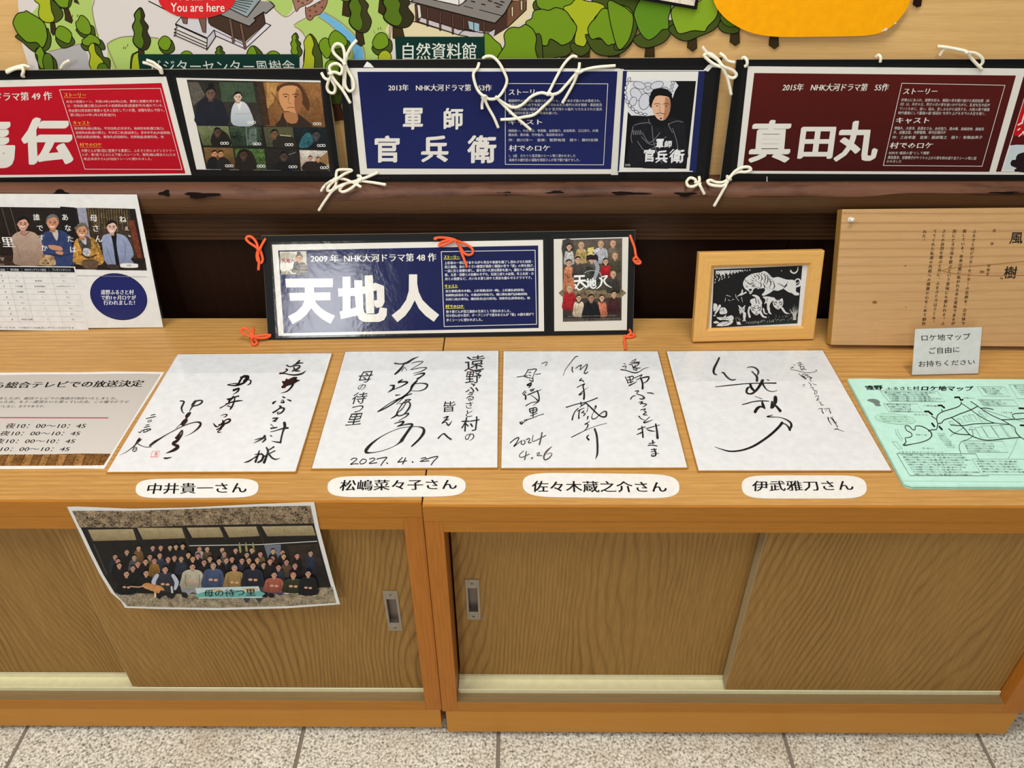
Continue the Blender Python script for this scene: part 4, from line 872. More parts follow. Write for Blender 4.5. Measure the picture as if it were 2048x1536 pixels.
p.blob(mz(A, [(1385, 540), (1345, 580), (1340, 760), (1420, 760), (1420, 545)]), TD, OUT, 1.6, 3); p.blob(mz(A, [(1395, 545), (1358, 590), (1350, 760), (1425, 760), (1425, 560)]), TY, OUT, 1.5, 3)
for x, y in ((745, 165), (797, 160), (1270, 488), (1290, 492), (1310, 465)): p.line([A(x, y-10), A(x-6, y+10)], 1.6, (92, 84, 50))
# middle (crop B)
for (x, w, c) in ((300, 50, TG), (1010, 55, TG)): p.blob([B(x-w, 450), B(x-w*.4, 420), B(x+w*.4, 420), B(x+w, 450), B(x, 470)], c, OUT, 1.5, 3)
conifer(B, 575, 375, 90, 120, TM, TD, False); p.blob(mz(B, [(800, 450), (815, 390), (850, 375), (890, 400), (920, 450)]), TD, OUT, 1.6, 4); p.blob(mz(B, [(800, 450), (812, 395), (845, 378), (865, 410), (870, 450)]), TG, OUT, 1.3, 4)
conifer(B, 1195, 268, 95, 195, TG, TD, False)
p.blob(mz(B, [(1300, 285), (1350, 310), (1390, 400), (1410, 480), (1400, 600), (1280, 600), (1260, 450)]), TD, OUT, 1.7, 4)
p.blob(mz(B, [(1300, 285), (1325, 300), (1345, 360), (1335, 400), (1330, 440), (1350, 480), (1330, 600), (1250, 600), (1262, 500), (1268, 400), (1262, 340)]), TY, OUT, 1.6, 4)
p.blob(mz(B, [(1480, 420), (1480, 500), (1560, 520), (1640, 430), (1620, 330)]), TD, OUT, 1.6, 4)
p.blob(mz(B, [(1400, 330), (1440, 310), (1490, 350), (1490, 420), (1450, 480), (1400, 420), (1385, 370)]), TG, OUT, 1.6, 4)
p.blob(mz(B, [(1510, 250), (1560, 270), (1610, 320), (1610, 370), (1540, 400), (1480, 390), (1465, 310)]), TG, OUT, 1.6, 4)
p.blob(mz(B, [(1440, 520), (1500, 490), (1560, 540), (1560, 760), (1540, 840), (1470, 840), (1440, 640)]), TG, OUT, 1.7, 4); p.blob(mz(B, [(1480, 640), (1540, 620), (1580, 700), (1560, 860), (1490, 860)]), TD, OUT, 1.6, 4)
p.blob(mz(B, [(1500, 850), (1550, 850), (1600, 980), (1520, 990)]), (70, 40, 24), OUT, 1.5, 1)
p.blob(mz(B, [(1585, 0), (1630, 0), (1642, 110), (1630, 140), (1575, 125)]), TK, OUT, 1.5, 1); p.blob([B(1560, -60), B(1660, -60), B(1640, 0), B(1600, 12), B(1560, -10)], TM, OUT, 1.5, 3)
conifer(B, 1710, -140, 190, 400, TM, (62, 60, 32))
p.blob(mz(B, [(1880, 0), (1950, 0), (1945, 150), (1870, 100)]), TK, OUT, 1.5, 1)
conifer(B, 2020, -160, 260, 380, TM, (52, 50, 28))
p.blob(mz(B, [(1820, 380), (1860, 450), (1950, 440), (1985, 400), (1960, 320)]), TD, OUT, 1.6, 4)
p.blob(mz(B, [(1850, 290), (1895, 265), (1940, 290), (1955, 360), (1910, 400), (1850, 400), (1822, 350)]), TG, OUT, 1.6, 4); p.blob(mz(B, [(1870, 480), (1885, 430), (1930, 410), (1970, 440), (1970, 490), (1900, 520)]), TY, OUT, 1.5, 4)
p.stroke(mz(B, [(1830, 245), (1845, 280)]), 1, TAN, k=1); p.line(mz(B, [(1868, 230), (1872, 244)]), 1.5, (92, 84, 50)); p.line(mz(B, [(1888, 224), (1892, 240)]), 1.5, (92, 84, 50))
# right cluster (crops C and D)
p.blob(mz(Cc, [(1170, 40), (1190, 5), (1230, 15), (1225, 80), (1185, 85)]), TD, OUT, 1.6, 3)
p.blob(mz(Cc, [(1190, -200), (1560, -200), (1560, 60), (1380, 90), (1240, 75), (1195, 0)]), TG, OUT, 1.7, 4)
p.blob(mz(Cc, [(1600, -200), (2100, -200), (2080, 60), (1900, 110), (1700, 60)]), TD, OUT, 1.7, 4)
for tx, ty, w in ((1435, 430, 36), (1595, 440, 40), (1835, 450, 44)): p.blob([Cc(tx-w, ty-60), Cc(tx+w, ty-60), Cc(tx+w*.9, ty+120), Cc(tx-w*1.1, ty+120)], TK, OUT, 1.4, 1)
p.blob(mz(Cc, [(1190, 280), (1240, 560), (1330, 480), (1440, 460), (1500, 400), (1510, 300), (1400, 330)]), TD, OUT, 1.8, 4)
p.blob(mz(Cc, [(1480, 360), (1495, 420), (1560, 460), (1620, 430), (1640, 380), (1600, 330)]), TD, OUT, 1.6, 4)
p.blob(mz(Cc, [(1420, 70), (1480, 35), (1530, -10), (1620, 10), (1700, 20), (1760, 60), (1680, 140), (1630, 260), (1600, 370), (1550, 375), (1510, 340), (1520, 200)]), TY, OUT, 1.8, 4)
p.blob(mz(Cc, [(1110, 190), (1160, 150), (1180, 90), (1250, 75), (1300, 85), (1360, 62), (1440, 90), (1490, 160), (1530, 220), (1510, 290), (1480, 340), (1410, 370), (1360, 340), (1310, 320), (1290, 370), (1240, 365), (1180, 300)]), TG, OUT, 1.9, 4)
p.blob(mz(Cc, [(1600, 280), (1650, 400), (1720, 450), (1840, 455), (1930, 410), (1990, 330), (2020, 200), (1900, 300), (1700, 320)]), TD, OUT, 1.8, 4)
p.blob(mz(Cc, [(1620, 240), (1650, 180), (1680, 150), (1740, 70), (1810, 75), (1870, 40), (1950, 60), (2000, 130), (1985, 230), (1930, 300), (1900, 380), (1830, 360), (1780, 370), (1720, 310), (1650, 320)]), TG, OUT, 1.9, 4)
p.blob(mz(Cc, [(770, 290), (810, 280), (860, 330), (915, 390), (900, 560), (770, 560)]), TG, OUT, 1.8, 3)
p.blob(mz(Cc, [(1190, 300), (1235, 290), (1250, 420), (1250, 560), (1180, 560)]), TD, OUT, 1.7, 3)
p.blob(mz(Cc, [(880, 470), (940, 370), (935, 280), (990, 225), (1060, 225), (1110, 200), (1170, 240), (1200, 310), (1190, 400), (1200, 560), (880, 560)]), TG, OUT, 1.9, 4)
for tx, ty in ((190, 290), (462, 230), (735, 195), (985, 215)): p.blob([D(tx-22, ty-10), D(tx+26, ty-14), D(tx+30, ty+80), D(tx+4, ty+98), D(tx-32, ty+74)], TK, OUT, 1.4, 1)
p.blob([D(1885, -30), D(1935, -20), D(1925, 40), D(1900, 46), D(1875, 28)], (40, 24, 16), OUT, 1.2, 1)
p.blob(mz(D, [(-40, 300), (30, 310), (90, 240), (110, 150), (60, 100)]), TD, OUT, 1.8, 4); p.blob(mz(D, [(-80, 20), (0, 30), (60, 70), (85, 110), (75, 200), (40, 280), (-20, 300)]), TG, OUT, 1.8, 4)
p.blob(mz(D, [(100, 230), (110, 290), (180, 305), (280, 270), (330, 200), (325, 130)]), TD, OUT, 1.8, 4)
p.blob(mz(D, [(120, 10), (170, -40), (290, -40), (325, 40), (310, 110), (310, 180), (270, 190), (230, 230), (180, 255), (130, 210), (95, 120), (90, 80)]), (96, 140, 34), OUT, 1.8, 4)
p.blob(mz(D, [(330, 160), (345, 230), (420, 262), (500, 235), (600, 190), (640, 130), (640, 60)]), TD, OUT, 1.8, 4)
p.blob(mz(D, [(630, 150), (650, 200), (720, 215), (765, 190), (700, 110)]), TD, OUT, 1.7, 4); p.blob(mz(D, [(640, 100), (660, 150), (700, 170), (740, 160), (700, 60)]), TM, OUT, 1.5, 4)
p.blob(mz(D, [(330, 60), (380, 20), (480, 20), (590, -40), (625, 40), (615, 110), (560, 170), (540, 200), (470, 195), (380, 215), (350, 170), (330, 110)]), (134, 166, 40), OUT, 1.9, 4)
# name plates printed on the map
p.poly(mz(B, [(-100, 443), (1210, 443), (1225, 470), (1225, 760), (-60, 760)]), (20, 52, 44)); p.poly(mz(Cc, [(40, 300), (775, 300), (780, 560), (55, 560)]), (16, 50, 44))
p.text('ビジターセンター風樹舎', [A(1545, 614), B(1175, 494), B(1200, 600), A(1560, 740)], (216, 220, 208)); a, b = Cc(105, 350), Cc(705, 490); p.tbox('自然資料館', a[0], a[1], b[0], b[1], (222, 224, 212), nib=(0, .02, 2))
p.build('map_picture', M['ink'], root)
# little framed picture pinned over the map, cut by the top edge of the photograph
f2 = Frame((-1.0, MY-.006, .2), (1.0, MY-.006, .2), u=(0, 0, 1))
root = empty('small_panel', tuple(ony([(1320, -55)], MY-.003)[0])); tag(root, 'tilted dark framed panel corner over the map, beside the yellow sign', 'picture')
q1 = [D(60, -260), D(640, -160), D(490, 62), D(275, 24), D(-40, -40)]
board_part(f2, [(1226, -9.5), (1393.5, 19.5), (1414, -100), (1246, -130)], -.0025, 0, 'frame', M['black_board'], root)
p = Print(f2, .0003); p.poly([(1233, -15), (1388.5, 12), (1407, -95), (1251, -122)], (206, 192, 176), grain=.35, col2=(226, 214, 196)); p.build('picture_print', M['photo'], root)
# red you-are-here sticker
f3 = Frame((-1.0, MY-.0012, .2), (1.0, MY-.0012, .2), u=(0, 0, 1))
root = empty('round_sticker', tuple(ony([(393, 10)], MY-.001)[0])); tag(root, 'red round sticker with white words You are here on the map', 'sticker')
t = np.linspace(0, 2*math.pi, 40, endpoint=False)
board_part(f3, np.column_stack([393.5+77*np.cos(t), -4+41*np.sin(t)]), -.0009, 0, 'sticker', M['red'], root)
p = Print(f3, .0002); p.tbox('You are here', 341.5, 6, 449, 23.5, (238, 232, 226), nib=(0, .02, 2)); p.tbox('現在地', 352, -26, 434, 1, (238, 232, 226)); p.build('lettering', M['ink'], root, kind='stuff')
# large yellow rounded sign
f4 = Frame((-1.0, MY-.006, .2), (1.0, MY-.006, .2), u=(0, 0, 1))
root = empty('yellow_sign', tuple(ony([(1620, 0)], MY-.003)[0])); tag(root, 'big yellow rounded sign above the board with maroon sheet', 'sign')
yel = mz(D, [(585, -60), (598, 0), (625, 60), (690, 130), (780, 185), (860, 215), (960, 232), (1080, 237), (1250, 235), (1450, 232), (1580, 227), (1680, 205), (1760, 150), (1820, 80), (1852, 20), (1865, -50), (1850, -200), (1700, -330), (1250, -360), (780, -320), (610, -180)])
board_part(f4, catmull(yel, True, 4), -.003, 0, 'sign_face', M['yellow'], root)
p = Print(f4, .0002); 
for x, y, w in ((1700, 188, 4.2), (1763, 148, 2.2), (1680, 196, 1.8)): p.ell(*D(x, y), w, w*.6, (232, 226, 214), -.5)
p.build('worn_chip', M['ink'], root, kind='stuff')
# ------------------------------------------------------------------ things on the counter
BK = (26, 24, 24)
# board leaning behind the cards
fr = mkframe((536, 680), (1266, 669), 0, 25.5, z=.0012)
root = empty('information_board', tuple(fr.at(fr.w/2, 0))); tag(root, 'black board with huge white characters tied with orange cord, leaning on counter', 'sign board', 'laminated drama boards')
board_part(fr, [(536, 680), (1266, 669), (1271, 460), (523, 471)], -.0042, -.0008, 'foam_core', M['black_edge'], root)
board_part(fr, [(536.5, 679.5), (1265.5, 668.5), (1270.5, 460.5), (523.5, 471.5)], -.0008, 0, 'backing_board', M['black_board'], root)
T, T2 = Z(480, 440, 4.876), Z(860, 440, 4.6545)
NV = (27, 33, 78)
p = Print(fr, .0004)
p.poly([T(312, 240), T2(1052, 185), T2(1062, 1035), T(375, 1130)], WHT)
p.poly([T(372, 297), T2(1007, 237), T2(1012, 1005), T(427, 1105)], NV, grain=.06)
p.poly([T2(1152, 178), T2(1848, 158), T2(1832, 1025), T2(1157, 1035)], (218, 214, 202))
p.build('story_sheet', M['ink'], root)
p = Print(fr, .0007)
W2 = (232, 228, 218)
def tp(pts): p.poly([T(*a) for a in pts], W2)
tp([(440, 572), (906, 570), (904, 655), (450, 657)]); tp([(480, 712), (880, 705), (880, 782), (488, 787)])
tp([(632, 650), (722, 650), (722, 765), (745, 815), (790, 860), (850, 900), (926, 935), (884, 1012), (800, 965), (735, 910), (694, 858), (655, 915), (600, 965), (513, 1016), (468, 940), (550, 895), (605, 840), (632, 780)])
def ts(pts, w, k=1): p.stroke([T(*a) for a in pts], w/4.876, W2, k=k, caps=False)
ts([(1038, 553), (1040, 905)], 76); ts([(958, 707), (1125, 700)], 78); tp([(972, 893), (1140, 850), (1145, 930), (985, 966)])
ts([(1255, 540), (1270, 912)], 80)
p.poly([T(*a) for a in [(1113, 588), (1192, 586), (1202, 850), (1212, 900), (1235, 918), (1330, 918), (1352, 905), (1362, 850), (1434, 862), (1430, 930), (1405, 975), (1360, 993), (1215, 995), (1160, 968), (1138, 910), (1125, 800)]], W2)
tp([(1085, 685), (1320, 612), (1398, 640), (1410, 665), (1112, 745)])
tp([(1332, 640), (1405, 655), (1410, 800), (1388, 845), (1335, 858), (1310, 835), (1306, 785), (1336, 780)])
tp([(1648, 530), (1728, 530), (1728, 620), (1742, 700), (1780, 780), (1850, 850), (1942, 925), (1890, 992), (1810, 935), (1745, 865), (1704, 783), (1662, 865), (1610, 935), (1535, 996), (1478, 930), (1560, 865), (1620, 780), (1646, 690)])
p.text('2009 年  NHK大河ドラマ第 48 作', [T(688, 340), T(1910, 322), T(1912, 402), T(690, 413)], W2, nib=MIN)
p.line([T2(105, 295), T2(978, 281), T2(992, 970), T2(132, 992)], 1.2, W2, True)
YE = (236, 226, 60)
for s_, x0, y0, x1, y1 in (('ストーリー', 130, 330, 272, 360), ('キャスト', 138, 600, 255, 628), ('村でのロケ', 145, 788, 315, 818)):
    a, b = T2(x0, y0), T2(x1, y1); p.tbox(s_, a[0], a[1], b[0], b[1], YE, nib=(0, .09, 3), res=1); p.line([T2(x0, y1+6), T2(x1+4, y1+2)], .9, YE)
for s_, x1, yc in (('上杉家の一家臣でありながら秀吉や家康を魅了し恐れさせた知将・', 960, 400), ('直江兼続。血なまぐさい欲望が渦巻く戦国の世で『愛』の兜を掲げ、', 965, 437), ('一途に民と故郷を愛し、義を貫いた姿は異彩を放つ。謙信との師弟関', 966, 474), ('係、主君・景勝との信頼のきずな、石田三成との友情、年上女房・お', 966, 511), ('舟との情愛など、大いなる愛と誇りと勇気を蘇らせるドラマです。', 948, 549), ('直江兼続(妻夫木聡)、上杉景勝(北村一輝)、上杉謙信(阿部寛)', 875, 664), ('仙桃院(高島礼子)、お藤(田中美佐子)、樋口惣右衛門(高嶋政伸)', 905, 702), ('石田三成(小栗旬)、織田信長(吉川晃司)、羽柴秀吉(笹野高史)、他', 930, 740), ('弥十郎どんが直江兼続の生家として使われました。', 752, 854), ('村の田んぼの道が、オープニングで妻夫木さんが『愛』の旗を掲げて', 968, 890), ('歩くシーンに使われました。', 488, 932)):
    x0 = 135+(yc-400)*.034; r = (x1-x0)*.016
    p.text(s_, [T2(x0, yc-14), T2(x1, yc-14-r), T2(x1, yc+14-r), T2(x0, yc+14)], (226, 226, 226), res=1, nib=(0, .05, 2))
p.build('lettering', M['ink'], root, kind='stuff')
p = Print(fr, .0006)
# thumbnail picture: snow slope, warrior
p.poly([T(388, 310), T(645, 305), T(656, 530), T(402, 532)], (206, 198, 178), col2=(150, 142, 116), grain=.3)
p.poly([T(400, 330), T(470, 318), T(560, 345), T(560, 400), T(480, 420), T(398, 400)], (176, 168, 146), smooth=3); p.poly([T(400, 400), T(470, 390), T(540, 420), T(520, 470), T(402, 500)], (226, 222, 208), smooth=3)
p.poly([T(520, 530), T(515, 470), T(540, 430), T(575, 410), T(640, 425), T(656, 530)], (76, 66, 40), smooth=3, grain=1); p.line([T(560, 440), T(645, 440)], 1.4, (140, 122, 70)); p.line([T(560, 470), T(650, 475)], 1.6, (120, 60, 40)); p.line([T(550, 500), T(652, 505)], 1.4, (140, 122, 70))
p.poly([T(520, 430), T(560, 400), T(570, 440), T(530, 500)], (24, 22, 22), smooth=2)
head(p, *T(578, 370), 7.2, (214, 160, 120), (20, 16, 14)); p.ell(*T(575, 325), 4, 3.4, (18, 14, 12))
a, b = T(405, 375), T(540, 415); p.text('天地人', [T(405, 372), T(530, 382), T(535, 420), T(408, 418)], (150, 20, 20), nib=BR, res=1)
p.stroke([T(430, 500), T(470, 480), T(500, 515), T(545, 520)], 1.6, (230, 226, 210), k=3); p.stroke([T(450, 525), T(480, 490), T(515, 528)], 1.3, (230, 226, 210), k=3)
p.build('thumbnail_print', M['photo'], root)
p = Print(fr, .0006)
# cast poster
p.poly([T2(1232, 185), T2(1790, 170), T2(1782, 935), T2(1237, 947)], (92, 82, 70), col2=(50, 42, 36), grain=.5)
p.poly([T2(1235, 190), T2(1330, 188), T2(1330, 330), T2(1236, 340)], (66, 60, 54), smooth=2, grain=.6); p.poly([T2(1240, 640), T2(1400, 640), T2(1560, 660), T2(1780, 640), T2(1780, 720), T2(1240, 720)], (120, 104, 78), smooth=2, grain=1)
def bust(x, y, r, cloth, w=95, h=120, skin=(206, 164, 132), style='short', bald=False):
    a = T2(x, y); torso(p, a[0], a[1]+r*1.1, w/4.65, h/4.65, cloth, grain=.8); head(p, a[0], a[1], r, skin, (18, 15, 14), style, bald)
bust(1295, 250, 6.2, (196, 196, 190), 85, 130, style='long'); bust(1408, 235, 6.4, (206, 176, 110), 105, 130, bald=True); bust(1590, 225, 6.4, (190, 190, 196), 130, 140, bald=True); bust(1703, 220, 6.4, (112, 100, 84), 90, 150, bald=True)
bust(1722, 335, 6.2, (78, 72, 52), 110, 120, bald=True); bust(1292, 400, 6.4, (206, 130, 92), 95, 230); bust(1376, 370, 6.2, (70, 64, 60), 95, 130); bust(1635, 385, 6, (178, 26, 34), 90, 110, style='long')
bust(1705, 505, 6.2, (62, 58, 48), 115, 140, bald=True); bust(1298, 640, 6.2, (170, 30, 36), 120, 160, bald=True); bust(1385, 725, 6, (214, 196, 170), 100, 140, style='long'); bust(1600, 725, 6, (206, 120, 90), 90, 140, style='long'); bust(1712, 690, 6, (70, 34, 32), 110, 150); bust(1500, 725, 7, (24, 24, 26), 150, 160, skin=(170, 130, 104))
a = T2(1505, 380); torso(p, a[0]-1, a[1]+8, 30, 42, (74, 72, 66), grain=1.4); head(p, a[0], a[1]-3, 6.6, (206, 164, 132))
p.poly([T2(1455, 350), T2(1470, 320), T2(1545, 318), T2(1565, 350), T2(1560, 395), T2(1545, 370), T2(1470, 372), T2(1458, 395)], (34, 24, 22), smooth=2)
p.text('愛', [T2(1465, 258), T2(1530, 255), T2(1530, 325), T2(1465, 327)], (228, 212, 130), nib=BR, res=1)
p.stroke([T2(1535, 395), T2(1560, 440), T2(1540, 520), T2(1500, 600), T2(1440, 640)], [5, 8, 7, 5, 2], (150, 156, 160), k=4); p.stroke([T2(1440, 490), T2(1500, 470), T2(1580, 490), T2(1600, 560)], 1.4, (170, 170, 165), k=3)
p.text('天', [T2(1335, 520), T2(1445, 515), T2(1460, 630), T2(1350, 640)], (238, 238, 234), nib=BR, res=1); p.text('地', [T2(1450, 545), T2(1545, 540), T2(1550, 635), T2(1455, 640)], (238, 238, 234), nib=BR, res=1)
p.stroke([T2(1580, 540), T2(1600, 560), T2(1585, 610), T2(1550, 640)], [3, 4, 3, 1.4], (238, 238, 234), k=3); p.stroke([T2(1600, 530), T2(1650, 520), T2(1620, 560), T2(1640, 600), T2(1690, 630)], [2, 3, 3.4, 3, 1.2], (238, 238, 234), k=3); p.stroke([T2(1350, 600), T2(1385, 650), T2(1430, 625)], [2.6, 3, 1.4], (238, 238, 234), k=3)
for y_, n in ((892, 50), (918, 60), (932, 40)): p.text('制作統括若泉久朗音楽大島ミチル原作火坂雅志脚本小松江里子', [T2(1285 if y_ < 900 else 1245, y_), T2(1735 if y_ < 900 else 1775, y_-8), T2(1735 if y_ < 900 else 1775, y_+2), T2(1285 if y_ < 900 else 1245, y_+10)], (150, 140, 126), res=1)
p.build('picture_print', M['photo'], root)
film_on(fr, [T(300, 215), T2(1085, 165), T2(1078, 1052), T(352, 1150)], .0022, 'laminate', root); film_on(fr, [T2(1118, 130), T2(1905, 105), T2(1880, 1050), T2(1130, 1062)], .0022, 'laminate', root)
def ocord(z, paths, r=.0019): return cord(fr, 'orange_cord', 'orange', root, [zc(z, q) for q in paths], r)
ocord(T, [[(185, 290, .006), (150, 260, .004), (90, 220, .004), (60, 185, .004), (80, 160, .004), (120, 170, .004), (160, 220, .005), (185, 290, .007), (215, 240, .005), (250, 180, .002)], [(180, 290, .007), (165, 330, .005), (170, 390, .005), (200, 420, .005), (222, 390, .005), (210, 330, .006), (190, 290, .008), (175, 340, .007), (185, 400, .007), (180, 490, .006)], [(170, 285, .004), (186, 295, .010), (200, 290, .004)]], .0021)
ocord(T, [[(130, 1045, .008), (128, 1100, .006), (118, 1140, .007), (60, 1120, .005), (15, 1095, .004), (20, 1060, .004), (60, 1060, .004), (100, 1095, .005), (120, 1140, .008), (180, 1150, .006), (240, 1150, .004), (300, 1130, .002)], [(120, 1145, .008), (115, 1180, .006), (130, 1215, .005), (165, 1205, .005), (150, 1170, .006), (122, 1145, .009), (180, 1130, .006), (250, 1120, .004), (305, 1125, .003)], [(105, 1135, .005), (120, 1146, .011), (135, 1140, .005)]], .0021)
ocord(T2, [[(35, 180, .004), (70, 165, .003), (140, 165, .004), (200, 175, .006), (240, 190, .009), (320, 220, .005), (385, 260, .004), (400, 300, .004), (370, 325, .004), (320, 310, .005), (280, 250, .006), (240, 190, .010), (190, 205, .006), (110, 240, .004), (85, 232, .004), (110, 205, .004), (180, 185, .006), (238, 188, .009)], [(240, 190, .009), (270, 240, .005), (300, 320, .004), (325, 385, .004), (345, 440, .004)], [(225, 180, .004), (242, 192, .012), (262, 196, .004)], [(48, 160, .003), (60, 185, .004)]], .0021)
ocord(T2, [[(1862, 140, .001), (1880, 190, .004), (1905, 260, .004), (1920, 340, .006), (1960, 395, .006), (1925, 405, .006), (1895, 370, .006), (1920, 345, .009), (1940, 380, .006), (1905, 385, .007)]], .002)
ocord(T2, [[(1855, 1020, .001), (1870, 1050, .005), (1840, 1075, .008), (1808, 1110, .006), (1815, 1150, .006), (1820, 1205, .006)], [(1840, 1075, .009), (1880, 1060, .005), (1905, 1075, .004), (1870, 1090, .005), (1830, 1090, .008), (1810, 1075, .005)]], .002)

# ---- film poster leaning at the left
fr = mkframe((0, 662), (326.5, 655), 0, 12.6, z=.0006)
root = empty('drama_poster', tuple(fr.at(fr.w*.6, 0))); tag(root, 'laminated white poster with four smiling people and a navy oval', 'poster')
P_ = Z(0, 370, 4.656)
board_part(fr, [P_(-700, 75), P_(1290, 85), P_(1545, 1345), P_(-700, 1395)], -.0005, 0, 'pouch', M['film'], root)
board_part(fr, [P_(-690, 78), P_(1275, 88), P_(1520, 1325), P_(-680, 1345)], .0001, .0004, 'paper', M['paper'], root)
board_part(fr, [P_(-690, 800), P_(700, 822), P_(830, 1358), P_(-690, 1340)], .0005, .0008, 'table_sheet', M['paper'], root)
p = Print(fr, .0006)
p.poly([P_(-640, 195), P_(1258, 222), P_(1368, 795), P_(-640, 765)], (34, 26, 20), grain=.5)
p.poly([P_(715, 212), P_(800, 212), P_(850, 500), P_(770, 520)], (150, 152, 168), grain=.3); p.poly([P_(800, 212), P_(1200, 220), P_(1250, 500), P_(1270, 700), P_(870, 700)], (58, 46, 32), grain=1.2)
for i in range(16): x = 820+i*24; p.stroke([P_(x, 215+(i*37) % 20), P_(x+12, 330+(i*53) % 120)], .8, (140, 120, 70), k=1, grain=1)
p.poly([P_(1195, 330), P_(1250, 330), P_(1330, 690), P_(1280, 690)], (110, 52, 30), grain=.8); p.poly([P_(560, 200), P_(700, 210), P_(760, 700), P_(600, 700)], (24, 20, 20)); 
for x in (15, 95): p.line([P_(x, 210), P_(x+75, 470)], 1.2, (96, 88, 80))
p.poly([P_(-640, 640), P_(110, 660), P_(130, 750), P_(-640, 765)], (56, 40, 28), grain=1); p.poly([P_(900, 690), P_(1350, 680), P_(1368, 795), P_(900, 790)], (36, 26, 20), grain=1)
def sm(pts, col, **k): p.poly([P_(*a) for a in pts], col, smooth=3, **k)
# second person from left: navy robe, then pink sweater, then quilted jacket, then pale shirt
sm([(470, 420), (420, 440), (385, 480), (400, 600), (440, 740), (690, 745), (690, 640), (640, 470), (560, 420)], (48, 62, 104), grain=.5); sm([(480, 425), (540, 425), (530, 520)], (196, 186, 170)); sm([(450, 560), (560, 570), (580, 610), (480, 600)], (196, 140, 106)); sm([(520, 620), (585, 620), (580, 650), (530, 640)], (196, 140, 106)); p.stroke([P_(440, 640), P_(560, 660), P_(680, 640)], 2, (30, 40, 74), k=3); p.stroke([P_(540, 430), P_(560, 500), P_(530, 560)], 1.3, (30, 40, 74), k=3)
sm([(190, 430), (130, 460), (105, 510), (125, 640), (140, 740), (380, 745), (400, 600), (380, 510), (330, 450), (265, 430)], (184, 158, 140), grain=.25, col2=(140, 118, 100)); p.stroke([P_(190, 445), P_(225, 465), P_(270, 440)], 1.6, (120, 60, 50), k=3); p.stroke([P_(155, 560), P_(170, 640), P_(200, 700)], 1, (130, 104, 88), k=3)
sm([(720, 500), (690, 545), (685, 640), (700, 735), (950, 740), (945, 620), (900, 520), (820, 480)], (176, 130, 58), grain=1.2); sm([(735, 490), (820, 480), (850, 560), (800, 660), (740, 560)], (74, 66, 60), grain=1); sm([(745, 495), (800, 490), (800, 560)], (190, 190, 196)); sm([(780, 590), (840, 600), (830, 660), (780, 650)], (190, 190, 196), grain=.8); p.stroke([P_(760, 640), P_(820, 680), P_(900, 650)], 2.6, (60, 36, 24), k=3); sm([(770, 700), (900, 700), (900, 775), (780, 770)], (96, 74, 56), grain=.8)
sm([(1000, 455), (950, 490), (955, 580), (1000, 740), (1235, 735), (1220, 690), (1245, 640), (1190, 500), (1110, 455)], (150, 160, 188), grain=.25, col2=(128, 138, 166)); sm([(1035, 450), (1085, 450), (1085, 560), (1115, 750), (1085, 760), (1055, 560)], (16, 15, 18)); p.stroke([P_(985, 560), P_(1020, 660), P_(1050, 730)], 1.2, (104, 112, 140), k=3); p.stroke([P_(1140, 500), P_(1170, 580), P_(1160, 700)], 1.2, (104, 112, 140), k=3); sm([(1010, 740), (1100, 745), (1100, 780), (1010, 775)], (60, 46, 40))
head(p, *P_(215, 360), 12.5, (214, 158, 134), (18, 16, 16)); head(p, *P_(490, 345), 13.5, (206, 142, 108), (110, 106, 100)); head(p, *P_(765, 425), 13, (206, 146, 110), (96, 88, 78)); head(p, *P_(1042, 390), 11.5, (226, 184, 164), (18, 15, 16))
for x, y in ((735, 375), (710, 400), (790, 368), (815, 400), (765, 362)): p.ell(*P_(x, y), 3.4, 3.2, (108, 100, 90))
for x, y, w in ((215, 388, 16), (490, 385, 20), (765, 462, 20), (1045, 425, 14)): p.stroke([P_(x-w, y-3), P_(x, y+6), P_(x+w, y-3)], 1.8, (240, 232, 224), k=3)
sm([(390, 660), (440, 650), (500, 670), (515, 745), (375, 745), (375, 700)], (176, 146, 106), grain=1); p.ell(*P_(430, 700), 1.4, 1, (30, 22, 20)); p.ell(*P_(470, 702), 1.4, 1, (30, 22, 20)); p.ell(*P_(448, 728), 2, 1.4, (30, 22, 20)); sm([(385, 665), (410, 645), (415, 680)], (140, 110, 76)); sm([(480, 660), (505, 665), (500, 700)], (140, 110, 76))
for body, pts, sz in (('誰ですか', [(340, 300), (372, 400), (385, 490), (412, 585)], 14), ('あなたは', [(605, 300), (632, 400), (655, 500), (680, 600)], 14.5), ('母さん', [(872, 308), (892, 402), (918, 500)], 15.5), ('ねぇ、', [(1143, 318), (1178, 400), (1225, 455)], 15)):
    for i, (ch, c) in enumerate(zip(body, pts)):
        c = P_(*c); s_ = sz*(.78 if ch == 'ぇ' else 1); p.text(ch, [(c[0]-s_/2-1, c[1]-s_/2), (c[0]+s_/2-1, c[1]-s_/2), (c[0]+s_/2+1, c[1]+s_/2), (c[0]-s_/2+1, c[1]+s_/2)], (236, 232, 226), em=True, nib=(0, .03, 2))
p.text('母の待つ里', [P_(-470, 480), P_(112, 482), P_(140, 580), P_(-450, 575)], (236, 232, 226), nib=MIN)
p.text('土曜ドラマ', [P_(-200, 672), P_(38, 672), P_(42, 706), P_(-196, 706)], (220, 216, 210), res=1); p.line([P_(-150, 738), P_(38, 738)], .7, (200, 196, 190))
sm([(1140, 730), (1270, 732), (1286, 752), (1270, 770), (1140, 768), (1120, 750)], (232, 228, 224)); p.text('共有', [P_(1180, 740), P_(1222, 740), P_(1224, 760), P_(1182, 760)], (30, 30, 30), res=1)
p.ell(*P_(1105, 1040), 58.5, 45.5, (20, 22, 30), .33, n=40); p.ell(*P_(1105, 1040), 57.3, 44.3, (30, 36, 100), .33, n=40)
